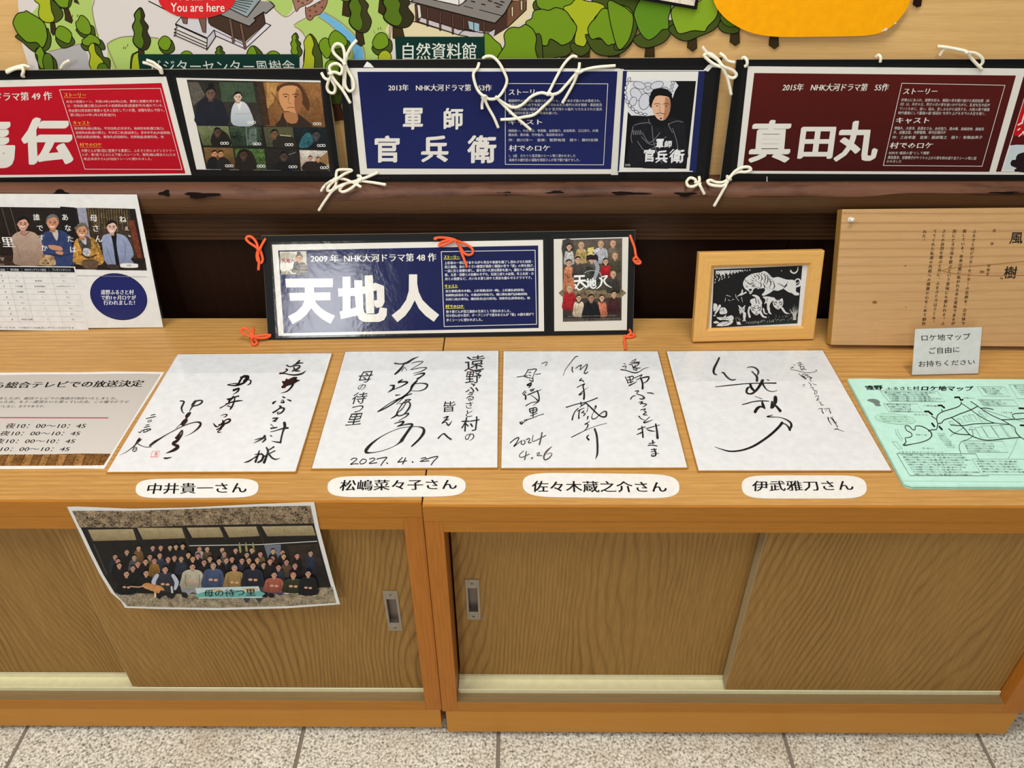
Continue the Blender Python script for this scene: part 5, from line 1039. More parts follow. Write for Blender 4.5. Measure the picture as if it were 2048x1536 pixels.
for s_, x0, y0, x1, y1 in (('遠野ふるさと村', 940, 975, 1245, 1020), ('で約1ヶ月ロケが', 942, 1026, 1265, 1070), ('行われました！', 965, 1073, 1255, 1118)): a, b = P_(x0, y0), P_(x1, y1); p.tbox(s_, a[0], a[1], b[0], b[1], (234, 234, 236), nib=(0, .05, 2))
p.line([P_(715, 843), P_(1370, 857)], .8, (150, 148, 142))
p.build('picture_print', M['photo'], root)
p = Print(fr, .001)
p.poly([P_(-640, 745), P_(698, 760), P_(712, 820), P_(-640, 800)], (236, 234, 228)); p.poly([P_(-640, 752), P_(688, 768), P_(698, 814), P_(-640, 794)], (24, 28, 36))
for s_, x0, x1 in (('見放題', -20, 45), ('無料期間', 95, 172), ('NHKオンデマンド配信', 228, 428), ('プレゼントポイント', 484, 658)): p.text(s_, [P_(x0, 776), P_(x1, 780), P_(x1+3, 802), P_(x0+3, 799)], (216, 216, 214), res=1)
for x in (68, 200, 452): p.line([P_(x, 772), P_(x+5, 803)], .6, (120, 120, 124))
rows = [('×', 'ー', 'ー', 'なし'), ('◎', 'なし', '◎/有料', 'なし'), ('◎', '31日間', '◎/初月無料', '1,000円分のポイント'), ('◎', '初月無料', '○/有料', 'なし'), ('×', 'なし', 'ー', 'なし'), ('×', 'なし', 'ー', 'なし'), ('◎', 'なし', 'ー', 'なし'), ('×', 'ー', 'ー', 'なし'), ('×', '初回30日間', 'ー', 'なし')]
for i, r in enumerate(rows):
    y = 838+i*51.3; sh = i*12.5
    for (t_, x0, w) in zip(r, (12, 150, 345, 585), (14, 0, 0, 0)):
        wd = {1: 12}.get(len(t_), 17*len(t_)) if t_ != 'ー' else 16
        if t_ == '1,000円分のポイント': wd = 180
        c = x0+sh; h_ = 8 if t_ != 'ー' else 1.2
        p.text(t_, [P_(c-wd/2, y-h_+3), P_(c+wd/2, y-h_+4), P_(c+wd/2+2, y+h_+4), P_(c-wd/2+2, y+h_+3)], (70, 70, 72), res=1)
    p.line([P_(-600, y+22), P_(690+sh, y+28)], .5, (196, 196, 194))
for x in (68, 205, 470): p.line([P_(x, 815), P_(x+112, 1285)], .5, (196, 196, 194))
p.text('※放送後に期間限定で配信しているサービスは、U-NEXTとNHKオンデマンドだけです。', [P_(-500, 1312), P_(700, 1322), P_(704, 1342), P_(-496, 1332)], (60, 60, 62), res=1)
p.build('table_print', M['ink'], root, kind='stuff')
film_on(fr, [P_(-700, 75), P_(1290, 85), P_(1545, 1345), P_(-700, 1362)], .0022, 'laminate', root)

# ---- counter sheets lie flat: frame on the counter top
def flat(z=.0): return Frame((-1.0, .7, z), (1.0, .7, z), u=(0, 1, 0))
# signed cards
cards = [[(355, 708), (665, 706), (592, 944), (212, 945)], [(690, 703), (998, 701), (996, 936), (622, 938)], [(1006, 702), (1316, 702), (1376, 936), (1001, 937)], [(1332, 702), (1646, 700), (1785, 942), (1396, 942)]]
CL = ['white signed card with bold brush columns and a small red seal, left end', 'white signed card dated 2027. 4. 27 lying across the cabinet seam', 'white signed card dated 2024 4.26 in thin dark pen', 'white signed card with wide sweeping brush strokes beside the green maps']
CT = .0027
def card(i):
    q = np.array(cards[i], float); z0 = .0004; lo = flat(z0)
    fr = flat(z0+CT)
    L = fr.px(q); c = L.mean(0); 
    root = empty('signed_card', tuple(fr.at(c[0], c[1])-np.array([0, 0, CT]))); tag(root, CL[i], 'card', 'signed cards in a row')
    board_part(fr, q, -CT, -.0002, 'card_board', M['gold'], root)
    ins = c+(L-c)*.9915
    MB().prism([tuple(x) for x in ins], -.0002, .0002, lambda a, b, h: Vector(fr.at(a, b, h))).build('paper_face', M['card_paper'], root)
    return fr, root, Print(fr, .0004), L, c
def finish(fr, root, p, L, c, i):
    p.build('handwriting', M['ink'], root, kind='stuff')
    ou = c+(L-c)*1.004
    # clear sleeve: gently wavy film, one sheet
    n = 26; V = []; rnd = random.Random(i)
    a0, b0, c0, d0 = [np.array(x) for x in ou]
    for r in range(n+1):
        for s_ in range(n+1):
            u, v = s_/n, r/n; q = (a0*(1-u)+b0*u)*(1-v)+(d0*(1-u)+c0*u)*v
            h = .0016+.0007*math.sin(q[0]*60+i*2+q[1]*25)*math.sin(q[1]*70+i)*min(1, 6*min(u, v, 1-u, 1-v))
            V.append(fr.at(q[0], q[1], h))
    me = bpy.data.meshes.new('sleeve'); me.from_pydata([tuple(v) for v in V], [], [(r*(n+1)+s_, (r+1)*(n+1)+s_, (r+1)*(n+1)+s_+1, r*(n+1)+s_+1) for r in range(n) for s_ in range(n)])
    o = link('sleeve', me, root, M['sleeve'], True)
    # folded-over flap of the sleeve along the far edge, crinkled
    fa, fb = a0*.985+b0*.015, a0*.015+b0*.985; k = .2 if i != 3 else .3
    fl_ = [fa, fb, fb*(1-k)+(c0*.985+d0*.015)*k, fa*(1-k)+(d0*.985+c0*.015)*k]
    MB().prism([tuple(x-np.array([0, .002])) for x in fl_], .0027, .0029, lambda a, b, h: Vector(fr.at(a, b, h))).build('sleeve_flap', M['flap'], root)
S1 = Z(210, 790, 9.309); S2 = Z(400, 700, 6.4)
fr, root, p, L, c = card(0)
def sk(z, pts, w, col=BK, k=5): p.stroke([z(*a) for a in pts], [x/z.s for x in w] if hasattr(w, '__len__') else w/z.s, col, k=k)
def fill(z, pts, col=BK, smooth=3): p.poly([z(*a) for a in pts], col, smooth=smooth)
sk(S1, [(1400, 112), (1440, 112), (1472, 128), (1450, 180), (1425, 240), (1440, 310), (1480, 350)], [22, 26, 34, 34, 36, 26, 5]); sk(S1, [(1690, 110), (1640, 170), (1620, 195)], [40, 50, 40])
sk(S1, [(1660, 125), (1720, 108), (1780, 100), (1812, 118), (1780, 160), (1720, 190), (1650, 205)], [34, 30, 26, 34, 30, 24, 26]); sk(S1, [(1650, 195), (1610, 240), (1575, 300)], [34, 26, 16])
fill(S1, [(1545, 325), (1605, 320), (1580, 380), (1530, 440), (1545, 470), (1500, 540), (1450, 575), (1400, 560), (1345, 610), (1310, 625), (1400, 540), (1440, 480), (1500, 430), (1490, 390)])
sk(S1, [(840, 940), (930, 870), (1020, 815), (1150, 735), (1300, 655), (1450, 580), (1600, 525), (1700, 505), (1765, 515), (1780, 550), (1740, 610), (1660, 680), (1570, 735), (1480, 770)], [40, 44, 30, 16, 16, 16, 16, 20, 40, 44, 36, 20, 10, 3])
sk(S1, [(1425, 665), (1390, 720), (1340, 790), (1325, 800)], [26, 40, 50, 50]); sk(S1, [(1440, 660), (1440, 720), (1400, 780), (1345, 850), (1280, 890)], [26, 30, 44, 50, 60])
sk(S1, [(1280, 885), (1255, 915), (1310, 935), (1360, 960), (1310, 1010), (1230, 1050), (1130, 1085)], [40, 30, 50, 60, 60, 40, 6]); fill(S1, [(1090, 1165), (1160, 1160), (1250, 1155), (1200, 1180), (1140, 1195), (1100, 1188)])
sk(S1, [(855, 378), (930, 360)], [16, 18], k=1); sk(S1, [(765, 440), (860, 418), (940, 400)], [16, 18, 16]); sk(S1, [(860, 465), (810, 475), (798, 500), (840, 500), (865, 480), (855, 465)], 12); sk(S1, [(762, 562), (815, 550)], 16, k=1); sk(S1, [(730, 605), (830, 580)], 16, k=1)
sk(S1, [(615, 685), (650, 700), (680, 670), (760, 640), (850, 632), (820, 660), (740, 690), (715, 695)], [10, 18, 16, 18, 20, 16, 18, 14]); sk(S1, [(730, 645), (720, 690)], 14, k=1); sk(S1, [(770, 640), (790, 665)], 12, k=1)
sk(S1, [(640, 815), (610, 860), (560, 930), (480, 1000), (380, 1070), (270, 1120)], [40, 44, 24, 16, 10, 3]); sk(S1, [(680, 820), (640, 855), (600, 885), (640, 925), (720, 960), (790, 972), (860, 965)], [12, 30, 22, 16, 12, 12, 14]); sk(S1, [(545, 970), (515, 1040), (570, 1045), (590, 985), (550, 970)], 16); sk(S1, [(530, 1010), (575, 1005)], 12, k=1)
RDS = (232, 120, 124)
sk(S1, [(880, 1050), (850, 1155)], 10, RDS, 1); sk(S1, [(850, 1155), (990, 1145)], 12, RDS, 1); sk(S1, [(990, 1145), (1015, 1048)], 6, RDS, 1); sk(S1, [(885, 1050), (1018, 1044)], 7, RDS, 1); a = S1(935, 1098); p.text('貴', [S1(925, 1062), S1(990, 1060), S1(975, 1132), S1(915, 1136)], RDS, res=1)
# 遠野ふるさと村様 / 母の待つ里 in running brush
sk(S2, [(1275, 135), (1245, 165), (1215, 190)], [20, 26, 10]); sk(S2, [(1190, 195), (1260, 170), (1320, 165)], [10, 22, 10]); sk(S2, [(1150, 215), (1230, 200), (1280, 205), (1250, 240), (1180, 270)], [16, 16, 18, 26, 16]); sk(S2, [(1200, 220), (1220, 260), (1280, 270)], [16, 30, 10]); sk(S2, [(1110, 195), (1135, 210)], 18, k=1)
sk(S2, [(1100, 245), (1120, 255), (1070, 290), (1015, 300), (1080, 300), (1150, 315), (1230, 320), (1310, 300), (1355, 265)], [16, 18, 14, 20, 16, 16, 20, 22, 6])
fill(S2, [(1045, 400), (1090, 395), (1140, 370), (1200, 345), (1250, 350), (1235, 375), (1282, 385), (1240, 410), (1190, 440), (1120, 460), (1060, 490), (1040, 470), (1065, 440)]); sk(S2, [(1170, 370), (1190, 430), (1165, 480), (1110, 530), (1035, 552)], [20, 30, 24, 18, 4]); sk(S2, [(1110, 380), (1080, 470)], [30, 40], k=1)
sk(S2, [(935, 680), (970, 655)], [30, 14], k=1); sk(S2, [(1060, 600), (1085, 610)], 18, k=1); sk(S2, [(1040, 670), (1075, 670), (1060, 640), (1040, 650)], [20, 20, 12, 8]); sk(S2, [(1120, 635), (1160, 650)], [14, 22], k=1)
sk(S2, [(1010, 715), (1035, 725), (990, 770), (935, 800)], [10, 24, 16, 22]); sk(S2, [(950, 790), (1030, 745), (1078, 750), (1050, 795), (1000, 820), (990, 800), (1015, 795)], [16, 16, 24, 22, 14, 12, 10])
sk(S2, [(930, 875), (1000, 870), (950, 905)], [14, 24, 20], k=2); sk(S2, [(935, 910), (975, 915)], [16, 10], k=1); sk(S2, [(905, 950), (945, 990), (900, 1005), (985, 990)], [10, 12, 20, 16], k=2)
sk(S2, [(905, 1045), (960, 1035), (1060, 1005), (1125, 998)], [10, 12, 18, 26]); sk(S2, [(1080, 935), (1085, 980), (1060, 1050), (1040, 1130), (1030, 1185)], [40, 36, 24, 22, 26]); sk(S2, [(1030, 1185), (960, 1175), (915, 1165)], [22, 14, 5]); sk(S2, [(900, 1095), (920, 1105)], 14, k=1)
sk(S2, [(700, 1150), (780, 1130), (845, 1115)], [8, 18, 8]); sk(S2, [(830, 1100), (790, 1140), (690, 1190)], [30, 24, 6]); sk(S2, [(810, 1130), (840, 1140), (800, 1180)], [10, 26, 16])
sk(S2, [(565, 1440), (620, 1425), (680, 1390), (740, 1350), (790, 1320)], [8, 22, 16, 18, 10]); sk(S2, [(760, 1290), (740, 1350), (710, 1430)], [16, 26, 30]); sk(S2, [(700, 1340), (760, 1330), (810, 1350), (790, 1410), (740, 1440)], [10, 16, 26, 30, 20]); sk(S2, [(850, 1250), (870, 1290), (860, 1340), (820, 1440)], [20, 30, 26, 34]); sk(S2, [(945, 1240), (900, 1270), (860, 1290)], [20, 16, 12]); sk(S2, [(960, 1290), (900, 1320), (850, 1330)], [14, 14, 12]); sk(S2, [(880, 1330), (920, 1380), (970, 1400), (1022, 1385)], [24, 22, 16, 3]); sk(S2, [(800, 1370), (860, 1350)], 18, k=1)
sk(S2, [(620, 330), (560, 335), (520, 380), (490, 430), (440, 430), (350, 445), (420, 455), (480, 450), (560, 420), (610, 370), (620, 345), (600, 330)], [14, 26, 26, 24, 12, 10, 16, 24, 26, 26, 26, 14]); sk(S2, [(520, 350), (600, 345), (560, 400)], [20, 26, 24]); sk(S2, [(610, 380), (650, 390), (640, 430), (600, 450)], [10, 18, 20, 4])
sk(S2, [(430, 515), (470, 500), (500, 490), (490, 520), (455, 550), (415, 572)], [30, 26, 18, 22, 12, 3])
sk(S2, [(495, 590), (450, 600), (400, 620), (350, 630)], [18, 16, 18, 20]); sk(S2, [(370, 640), (360, 680), (300, 720), (258, 742)], [16, 14, 12, 16]); sk(S2, [(330, 690), (420, 665), (500, 650), (545, 650)], [12, 20, 18, 8]); sk(S2, [(450, 600), (430, 680), (400, 740), (380, 765)], [16, 20, 24, 10]); sk(S2, [(430, 600), (380, 650), (370, 700)], [26, 22, 10]); sk(S2, [(350, 715), (395, 730)], 14, k=1)
sk(S2, [(265, 840), (310, 825), (345, 828), (330, 850), (295, 862)], [6, 10, 18, 14, 4])
sk(S2, [(170, 938), (200, 975), (230, 980), (290, 930), (340, 890), (385, 890), (370, 920), (300, 950), (240, 955)], [10, 24, 12, 20, 16, 26, 24, 20, 14]); sk(S2, [(290, 900), (300, 950), (260, 1000)], [16, 40, 22]); sk(S2, [(215, 1020), (290, 990), (240, 1035), (225, 1055), (270, 1052)], [16, 20, 14, 14, 8], k=2)
finish(fr, root, p, L, c, 0)
# card 2
fr, root, p, L, c = card(1)
S3 = Z(680, 700, 6.98); S4 = Z(860, 700, 6.4)
BK2 = (34, 34, 36)
for pts, w in [([(1100, 92), (1020, 125), (940, 175), (850, 195), (765, 185)], [6, 24, 30, 14, 22]), ([(900, 190), (850, 260), (800, 310), (765, 338)], [14, 30, 30, 20]), ([(1000, 185), (1070, 165), (1160, 160), (1110, 200), (1050, 235), (985, 275)], [8, 12, 12, 10, 8, 8]), ([(985, 275), (1070, 260), (1140, 245), (1210, 248), (1160, 285), (1100, 310), (1020, 325)], [8, 10, 10, 14, 14, 10, 6]), ([(1030, 355), (1100, 335), (1180, 325), (1150, 360), (1080, 405)], [6, 14, 24, 20, 26]), ([(860, 300), (900, 240), (930, 290)], [10, 10, 6]),
               ([(870, 415), (825, 440), (815, 455), (870, 445), (945, 450), (870, 500), (790, 535), (730, 560)], [16, 22, 20, 20, 24, 16, 12, 10]), ([(700, 495), (760, 495), (740, 530), (720, 560), (670, 590)], [14, 20, 22, 20, 10]), ([(725, 500), (760, 530), (700, 565)], [10, 14, 14]),
               ([(1075, 430), (1010, 500), (985, 560), (940, 610), (870, 680), (790, 760)], [24, 36, 26, 20, 12, 8]), ([(1060, 470), (1150, 465), (1220, 485), (1190, 540), (1110, 570), (1010, 570), (960, 560)], [10, 14, 26, 18, 10, 8, 4]), ([(780, 632), (840, 625)], [20, 8]), ([(1000, 610), (920, 640), (800, 690), (700, 740), (600, 810), (520, 865), (620, 820), (720, 760), (810, 700), (900, 640), (960, 590)], [14, 16, 16, 10, 14, 10, 16, 18, 20, 22, 22]),
               ([(940, 700), (880, 740), (820, 830), (790, 900), (830, 920), (900, 890), (970, 800), (975, 740), (930, 730), (870, 820), (800, 880)], [10, 16, 14, 20, 16, 16, 26, 20, 12, 14, 12]), ([(910, 700), (990, 690), (900, 740), (830, 750)], [14, 12, 10, 8]), ([(800, 900), (760, 930), (710, 958)], [26, 20, 8]), ([(880, 900), (960, 885), (920, 930), (860, 965), (820, 990)], [10, 20, 14, 10, 8]), ([(760, 1028), (820, 1010), (890, 1000), (860, 1040), (795, 1072), (880, 1050), (950, 1035), (1010, 1040), (980, 1090), (930, 1160), (890, 1220), (860, 1265)], [10, 14, 26, 24, 8, 12, 20, 30, 36, 34, 40, 46]),
               ([(870, 1260), (780, 1330), (660, 1385), (540, 1420), (430, 1435), (365, 1430), (370, 1390), (440, 1310), (560, 1220), (700, 1145), (850, 1090), (990, 1072), (1090, 1072), (1160, 1095), (1170, 1150), (1120, 1230), (1050, 1300), (1000, 1345)], [40, 10, 8, 8, 14, 34, 44, 30, 12, 8, 8, 8, 10, 30, 40, 30, 26, 18])]:
    sk(S3, pts, w, BK2, 4)
def vch(z, body, cen, sz, col=BK2, nib=(math.radians(35), .012, 2), slant=0.0, jit=.02):
    for ch, (x, y), s_ in zip(body, cen, sz if hasattr(sz, '__len__') else [sz]*len(body)):
        w = s_; h = s_*.82
        p.text(ch, [z(x-w/2+slant*h/2, y-h/2+w*.04), z(x+w/2+slant*h/2, y-h/2-w*.05), z(x+w/2-slant*h/2, y+h/2-w*.05), z(x-w/2-slant*h/2, y+h/2+w*.04)], col, em=True, nib=nib, jit=jit)
vch(S3, '母の待つ里', [(355, 372), (305, 515), (272, 672), (248, 815), (205, 968)], [215, 130, 215, 190, 235], slant=.35)
vch(S4, '遠野ふるさと村の', [(572, 170), (556, 345), (540, 485), (515, 600), (500, 705), (497, 812), (512, 950), (508, 1110)], [270, 215, 190, 140, 125, 130, 240, 150], slant=.1); vch(S4, '皆さんへ', [(240, 725), (222, 905), (0, 0), (190, 1105)], [180, 1, 1, 220], slant=.1)
sk(S4, [(175, 870), (235, 850), (190, 900), (150, 940), (200, 920), (235, 965), (280, 910)], [10, 20, 14, 14, 12, 22, 6], BK2, 3); sk(S4, [(185, 905), (235, 890)], 14, BK2, 1)
S5 = Z(610, 690, 4.8)
for pts, w in [([(440, 1100), (475, 1085), (500, 1095), (470, 1120), (435, 1148), (470, 1140), (510, 1140)], 9), ([(555, 1095), (528, 1120), (535, 1142), (575, 1130), (590, 1105), (560, 1094)], 9), ([(620, 1095), (655, 1085), (672, 1095), (640, 1120), (615, 1138), (690, 1130)], 9), ([(690, 1095), (735, 1085), (788, 1078), (760, 1110), (728, 1155)], 10), ([(787, 1133), (792, 1136)], 13), ([(935, 1080), (898, 1118), (895, 1125), (975, 1112)], 10), ([(965, 1085), (938, 1142)], 11), ([(1030, 1122), (1036, 1126)], 13), ([(1115, 1090), (1155, 1080), (1160, 1090), (1130, 1108), (1105, 1118), (1190, 1112)], 9), ([(1165, 1098), (1215, 1080), (1278, 1070), (1240, 1110), (1210, 1152)], 10)]: sk(S5, pts, w, BK2, 3)
finish(fr, root, p, L, c, 1)
# card 3
fr, root, p, L, c = card(2)
S6 = Z(1110, 700, 6.677); S7 = Z(1220, 700, 6.677); S8 = Z(1010, 700, 6.68)
for pts, w in [([(305, 85), (270, 95), (200, 180), (140, 260), (108, 345)], [12, 14, 10, 8, 6]), ([(232, 232), (228, 270), (240, 295)], [20, 16, 14]), ([(275, 245), (310, 220), (350, 200), (345, 225), (335, 265), (375, 230), (430, 190), (420, 240), (395, 290), (390, 310), (415, 312), (442, 290)], [10, 12, 14, 12, 12, 10, 12, 18, 14, 14, 16, 10]),
    ([(355, 380), (325, 410), (365, 405), (385, 425)], 14), ([(295, 500), (340, 475), (380, 460), (400, 450), (375, 480), (385, 540), (390, 600), (385, 655)], [12, 12, 16, 12, 18, 20, 24, 26]), ([(450, 495), (390, 535), (320, 600), (350, 590), (370, 575)], [3, 8, 18, 14, 8]),
    ([(150, 765), (200, 750), (300, 720), (400, 700), (490, 670), (565, 640)], [16, 14, 12, 12, 14, 14]), ([(345, 700), (352, 735)], 18), ([(330, 765), (370, 735), (420, 710), (440, 760), (425, 830)], [8, 14, 14, 8, 10]), ([(310, 780), (270, 820), (245, 870), (230, 930)], [14, 14, 16, 22]), ([(300, 820), (330, 800), (390, 775)], [10, 12, 8]), ([(330, 800), (318, 860), (318, 912)], [14, 16, 22]), ([(350, 840), (390, 810), (370, 840), (405, 850), (380, 880)], [10, 10, 10, 12, 14]),
    ([(420, 715), (470, 760), (540, 830), (600, 880), (650, 895), (682, 880), (685, 830), (660, 820), (610, 850), (560, 900), (515, 922), (492, 910), (500, 860), (530, 800), (550, 760), (540, 745), (515, 800)], [16, 20, 20, 18, 22, 24, 22, 16, 12, 12, 14, 14, 8, 8, 16, 14, 4]),
    ([(440, 890), (430, 930)], [20, 12]), ([(460, 955), (395, 995), (430, 985), (440, 1010), (410, 1060), (360, 1095)], [10, 14, 12, 18, 10, 4]), ([(220, 1165), (300, 1125), (400, 1075), (520, 1025), (600, 1000), (690, 978)], [12, 12, 8, 7, 7, 7]), ([(450, 1135), (425, 1165), (450, 1198)], [12, 20, 26]), ([(530, 1055), (555, 1130), (565, 1220), (568, 1320), (562, 1400), (540, 1460)], [26, 28, 28, 28, 24, 5])]: sk(S6, pts, w, BK2, 4)
for pts, w in [([(490, 180), (565, 160), (540, 212)], 10), ([(310, 262), (285, 310), (258, 355), (345, 375), (385, 382)], [14, 12, 12, 10, 6]), ([(310, 265), (420, 255), (395, 300), (370, 375), (375, 420), (325, 400)], [10, 16, 12, 10, 16, 12]), ([(160, 362), (240, 350), (300, 345)], [10, 12, 12]), ([(405, 325), (475, 318)], 10), ([(320, 300), (345, 300)], 12), ([(320, 335), (345, 345)], 12),
    ([(350, 440), (300, 465), (305, 475), (345, 470), (350, 455), (340, 480), (315, 505)], [22, 22, 18, 16, 20, 16, 10]), ([(270, 545), (232, 585)], 12), ([(285, 560), (245, 600), (275, 605), (275, 655)], [10, 12, 20, 24]), ([(335, 535), (390, 520)], 14), ([(345, 550), (380, 540)], 14), ([(305, 600), (400, 560), (485, 530)], [16, 14, 6]), ([(430, 545), (450, 600), (455, 660), (445, 680), (400, 640), (340, 600)], [18, 18, 20, 20, 12, 6]),
    ([(280, 745), (350, 705), (445, 692), (425, 705), (375, 745)], [14, 10, 12, 10, 6]), ([(325, 790), (345, 840), (420, 820), (415, 770), (325, 790)], 16), ([(330, 815), (425, 795)], 12), ([(375, 780), (375, 890)], 16), ([(340, 880), (430, 845)], 10), ([(255, 940), (350, 915), (450, 875), (515, 855)], [12, 10, 8, 10]), ([(205, 970), (220, 990), (255, 960), (295, 940)], [26, 20, 10, 8]), ([(225, 955), (240, 975)], 12)]: sk(S8, pts, w, BK2, 3)
for pts, w in [([(70, 1240), (130, 1190), (185, 1170), (160, 1230), (115, 1290), (150, 1265), (215, 1215)], [14, 14, 16, 14, 18, 12, 8]), ([(225, 1210), (215, 1250), (245, 1262), (270, 1235), (250, 1205)], 13), ([(285, 1200), (320, 1180), (330, 1200), (310, 1240), (350, 1235)], 13)]: sk(S8, pts, w, (40, 38, 38), 3)
for pts, w in [([(375, 1140), (365, 1215), (400, 1215), (545, 1140)], [12, 12, 12, 14]), ([(495, 1105), (480, 1180), (460, 1262)], [20, 20, 22]), ([(245, 1350), (195, 1400), (200, 1430), (240, 1430), (325, 1390)], [12, 12, 14, 14, 12]), ([(285, 1355), (275, 1410), (262, 1465)], [14, 16, 18]), ([(355, 1448), (368, 1440)], 20), ([(420, 1385), (455, 1370), (460, 1385), (425, 1410), (490, 1410)], [10, 12, 12, 12, 14]), ([(625, 1290), (560, 1350), (520, 1420), (530, 1465), (580, 1450), (625, 1400), (610, 1375), (560, 1395)], [8, 26, 22, 20, 18, 14, 10, 6])]: sk(S8, pts, w, (92, 82, 80), 3)
for pts, w in [([(290, 150), (350, 120), (320, 160)], 9), ([(270, 165), (400, 160)], [8, 10]), ([(260, 195), (310, 180), (390, 175), (350, 215), (300, 235)], [14, 10, 16, 10, 10]), ([(290, 200), (330, 240), (410, 240)], [12, 16, 8]), ([(340, 205), (310, 255), (360, 270), (345, 235)], [10, 12, 14, 10]), ([(185, 180), (205, 190)], 10), ([(165, 222), (215, 215), (205, 245)], 12), ([(145, 262), (220, 275), (300, 300), (350, 305), (400, 285), (450, 250), (515, 232)], [16, 12, 14, 16, 10, 8, 5]),
    ([(205, 360), (225, 400), (240, 440)], 14), ([(235, 365), (310, 350), (300, 395), (240, 400)], [14, 14, 14, 12]), ([(260, 355), (280, 440)], 14), ([(235, 440), (310, 420)], 12), ([(255, 475), (320, 445), (360, 420)], [18, 12, 6]), ([(325, 375), (380, 350), (430, 330), (400, 370)], [10, 12, 14, 10]), ([(350, 400), (420, 375), (520, 360), (490, 420), (440, 445)], [8, 14, 22, 16, 6]), ([(415, 385), (435, 450), (435, 515)], [22, 24, 28]),
    ([(335, 550), (385, 545), (355, 585), (420, 605), (460, 640), (420, 655), (395, 650)], [12, 14, 12, 14, 24, 18, 12]), ([(275, 655), (300, 620), (340, 610)], [16, 14, 10]), ([(495, 572), (550, 575), (582, 585)], [10, 16, 12]), ([(385, 700), (440, 690), (400, 725), (430, 715), (490, 725), (440, 760)], [10, 16, 10, 12, 16, 10]), ([(410, 800), (480, 785), (450, 810), (485, 830), (440, 862), (495, 868)], [12, 12, 10, 16, 14, 12]),
    ([(385, 885), (420, 920), (460, 935)], [18, 12, 8]), ([(530, 895), (470, 945), (450, 970), (500, 960), (570, 930)], [10, 12, 20, 14, 6]), ([(375, 1060), (470, 1025)], [16, 12]), ([(425, 1020), (435, 1090), (440, 1165)], [16, 20, 24]), ([(360, 1130), (430, 1095), (400, 1120)], [12, 12, 10]), ([(485, 1050), (570, 1025), (665, 1000)], [12, 12, 8]), ([(610, 990), (625, 1070), (635, 1175)], [22, 26, 34]), ([(500, 1065), (545, 1080), (600, 1085)], [14, 16, 6]), ([(570, 1212), (575, 1250)], [24, 16]), ([(520, 1250), (600, 1235)], 12), ([(510, 1275), (560, 1270), (628, 1282)], 14), ([(550, 1330), (620, 1325)], 12), ([(550, 1360), (600, 1350)], 10), ([(590, 1320), (610, 1370), (605, 1410), (555, 1415), (570, 1385), (655, 1382)], [18, 24, 20, 16, 8, 8])]: sk(S7, pts, w, BK2, 3)
finish(fr, root, p, L, c, 2)
# card 4
fr, root, p, L, c = card(3)
S9 = Z(1400, 700, 6.98); S10 = Z(1560, 700, 8.533)
for pts, w in [([(268, 110), (235, 180), (200, 250), (190, 310), (215, 342), (245, 342)], [26, 30, 34, 30, 20, 6]), ([(300, 315), (330, 320), (370, 370), (420, 410), (460, 418), (500, 410)], [10, 24, 26, 20, 18, 12]), ([(655, 245), (720, 235), (780, 255), (815, 300), (805, 345)], [8, 16, 22, 30, 20]), ([(725, 300), (770, 345), (795, 380), (795, 430)], [16, 22, 34, 34]),
    ([(215, 512), (350, 500), (500, 483), (640, 470), (800, 464), (940, 462), (1060, 462)], [10, 14, 14, 14, 14, 16, 20]), ([(935, 415), (960, 422)], [10, 16]), ([(875, 425), (850, 470), (800, 545), (740, 600), (690, 612), (650, 590), (660, 540), (690, 515)], [40, 40, 34, 30, 20, 30, 34, 14]), ([(700, 475), (720, 530), (760, 570), (785, 580)], [30, 36, 26, 8]), ([(860, 430), (890, 500), (940, 560), (1010, 580), (1078, 565)], [30, 24, 12, 10, 6]),
    ([(765, 645), (865, 682)], [6, 10]), ([(590, 762), (660, 745), (740, 722), (850, 710), (960, 714)], [12, 16, 14, 16, 12]), ([(865, 715), (880, 770), (905, 815)], [20, 40, 20]), ([(905, 820), (850, 790), (800, 815), (770, 862)], [8, 24, 40, 44]), ([(1052, 660), (1050, 720), (1020, 800)], [50, 56, 30]), ([(1005, 720), (1000, 800)], [24, 44]), ([(1030, 760), (1070, 790), (1120, 850)], [20, 30, 40]),
    ([(1015, 908), (935, 930), (1020, 935), (1110, 940), (1190, 965), (1260, 1010), (1275, 1060), (1250, 1110)], [8, 18, 12, 10, 16, 26, 34, 30]), ([(1255, 1115), (1230, 1070), (1190, 1035), (1140, 1022)], [34, 24, 14, 20]), ([(1145, 1018), (1100, 1075), (1000, 1170), (880, 1260), (750, 1340), (620, 1390), (500, 1412), (400, 1412), (300, 1385), (205, 1352)], [40, 36, 34, 32, 30, 26, 22, 20, 12, 6])]: sk(S9, pts, w, BK, 5)
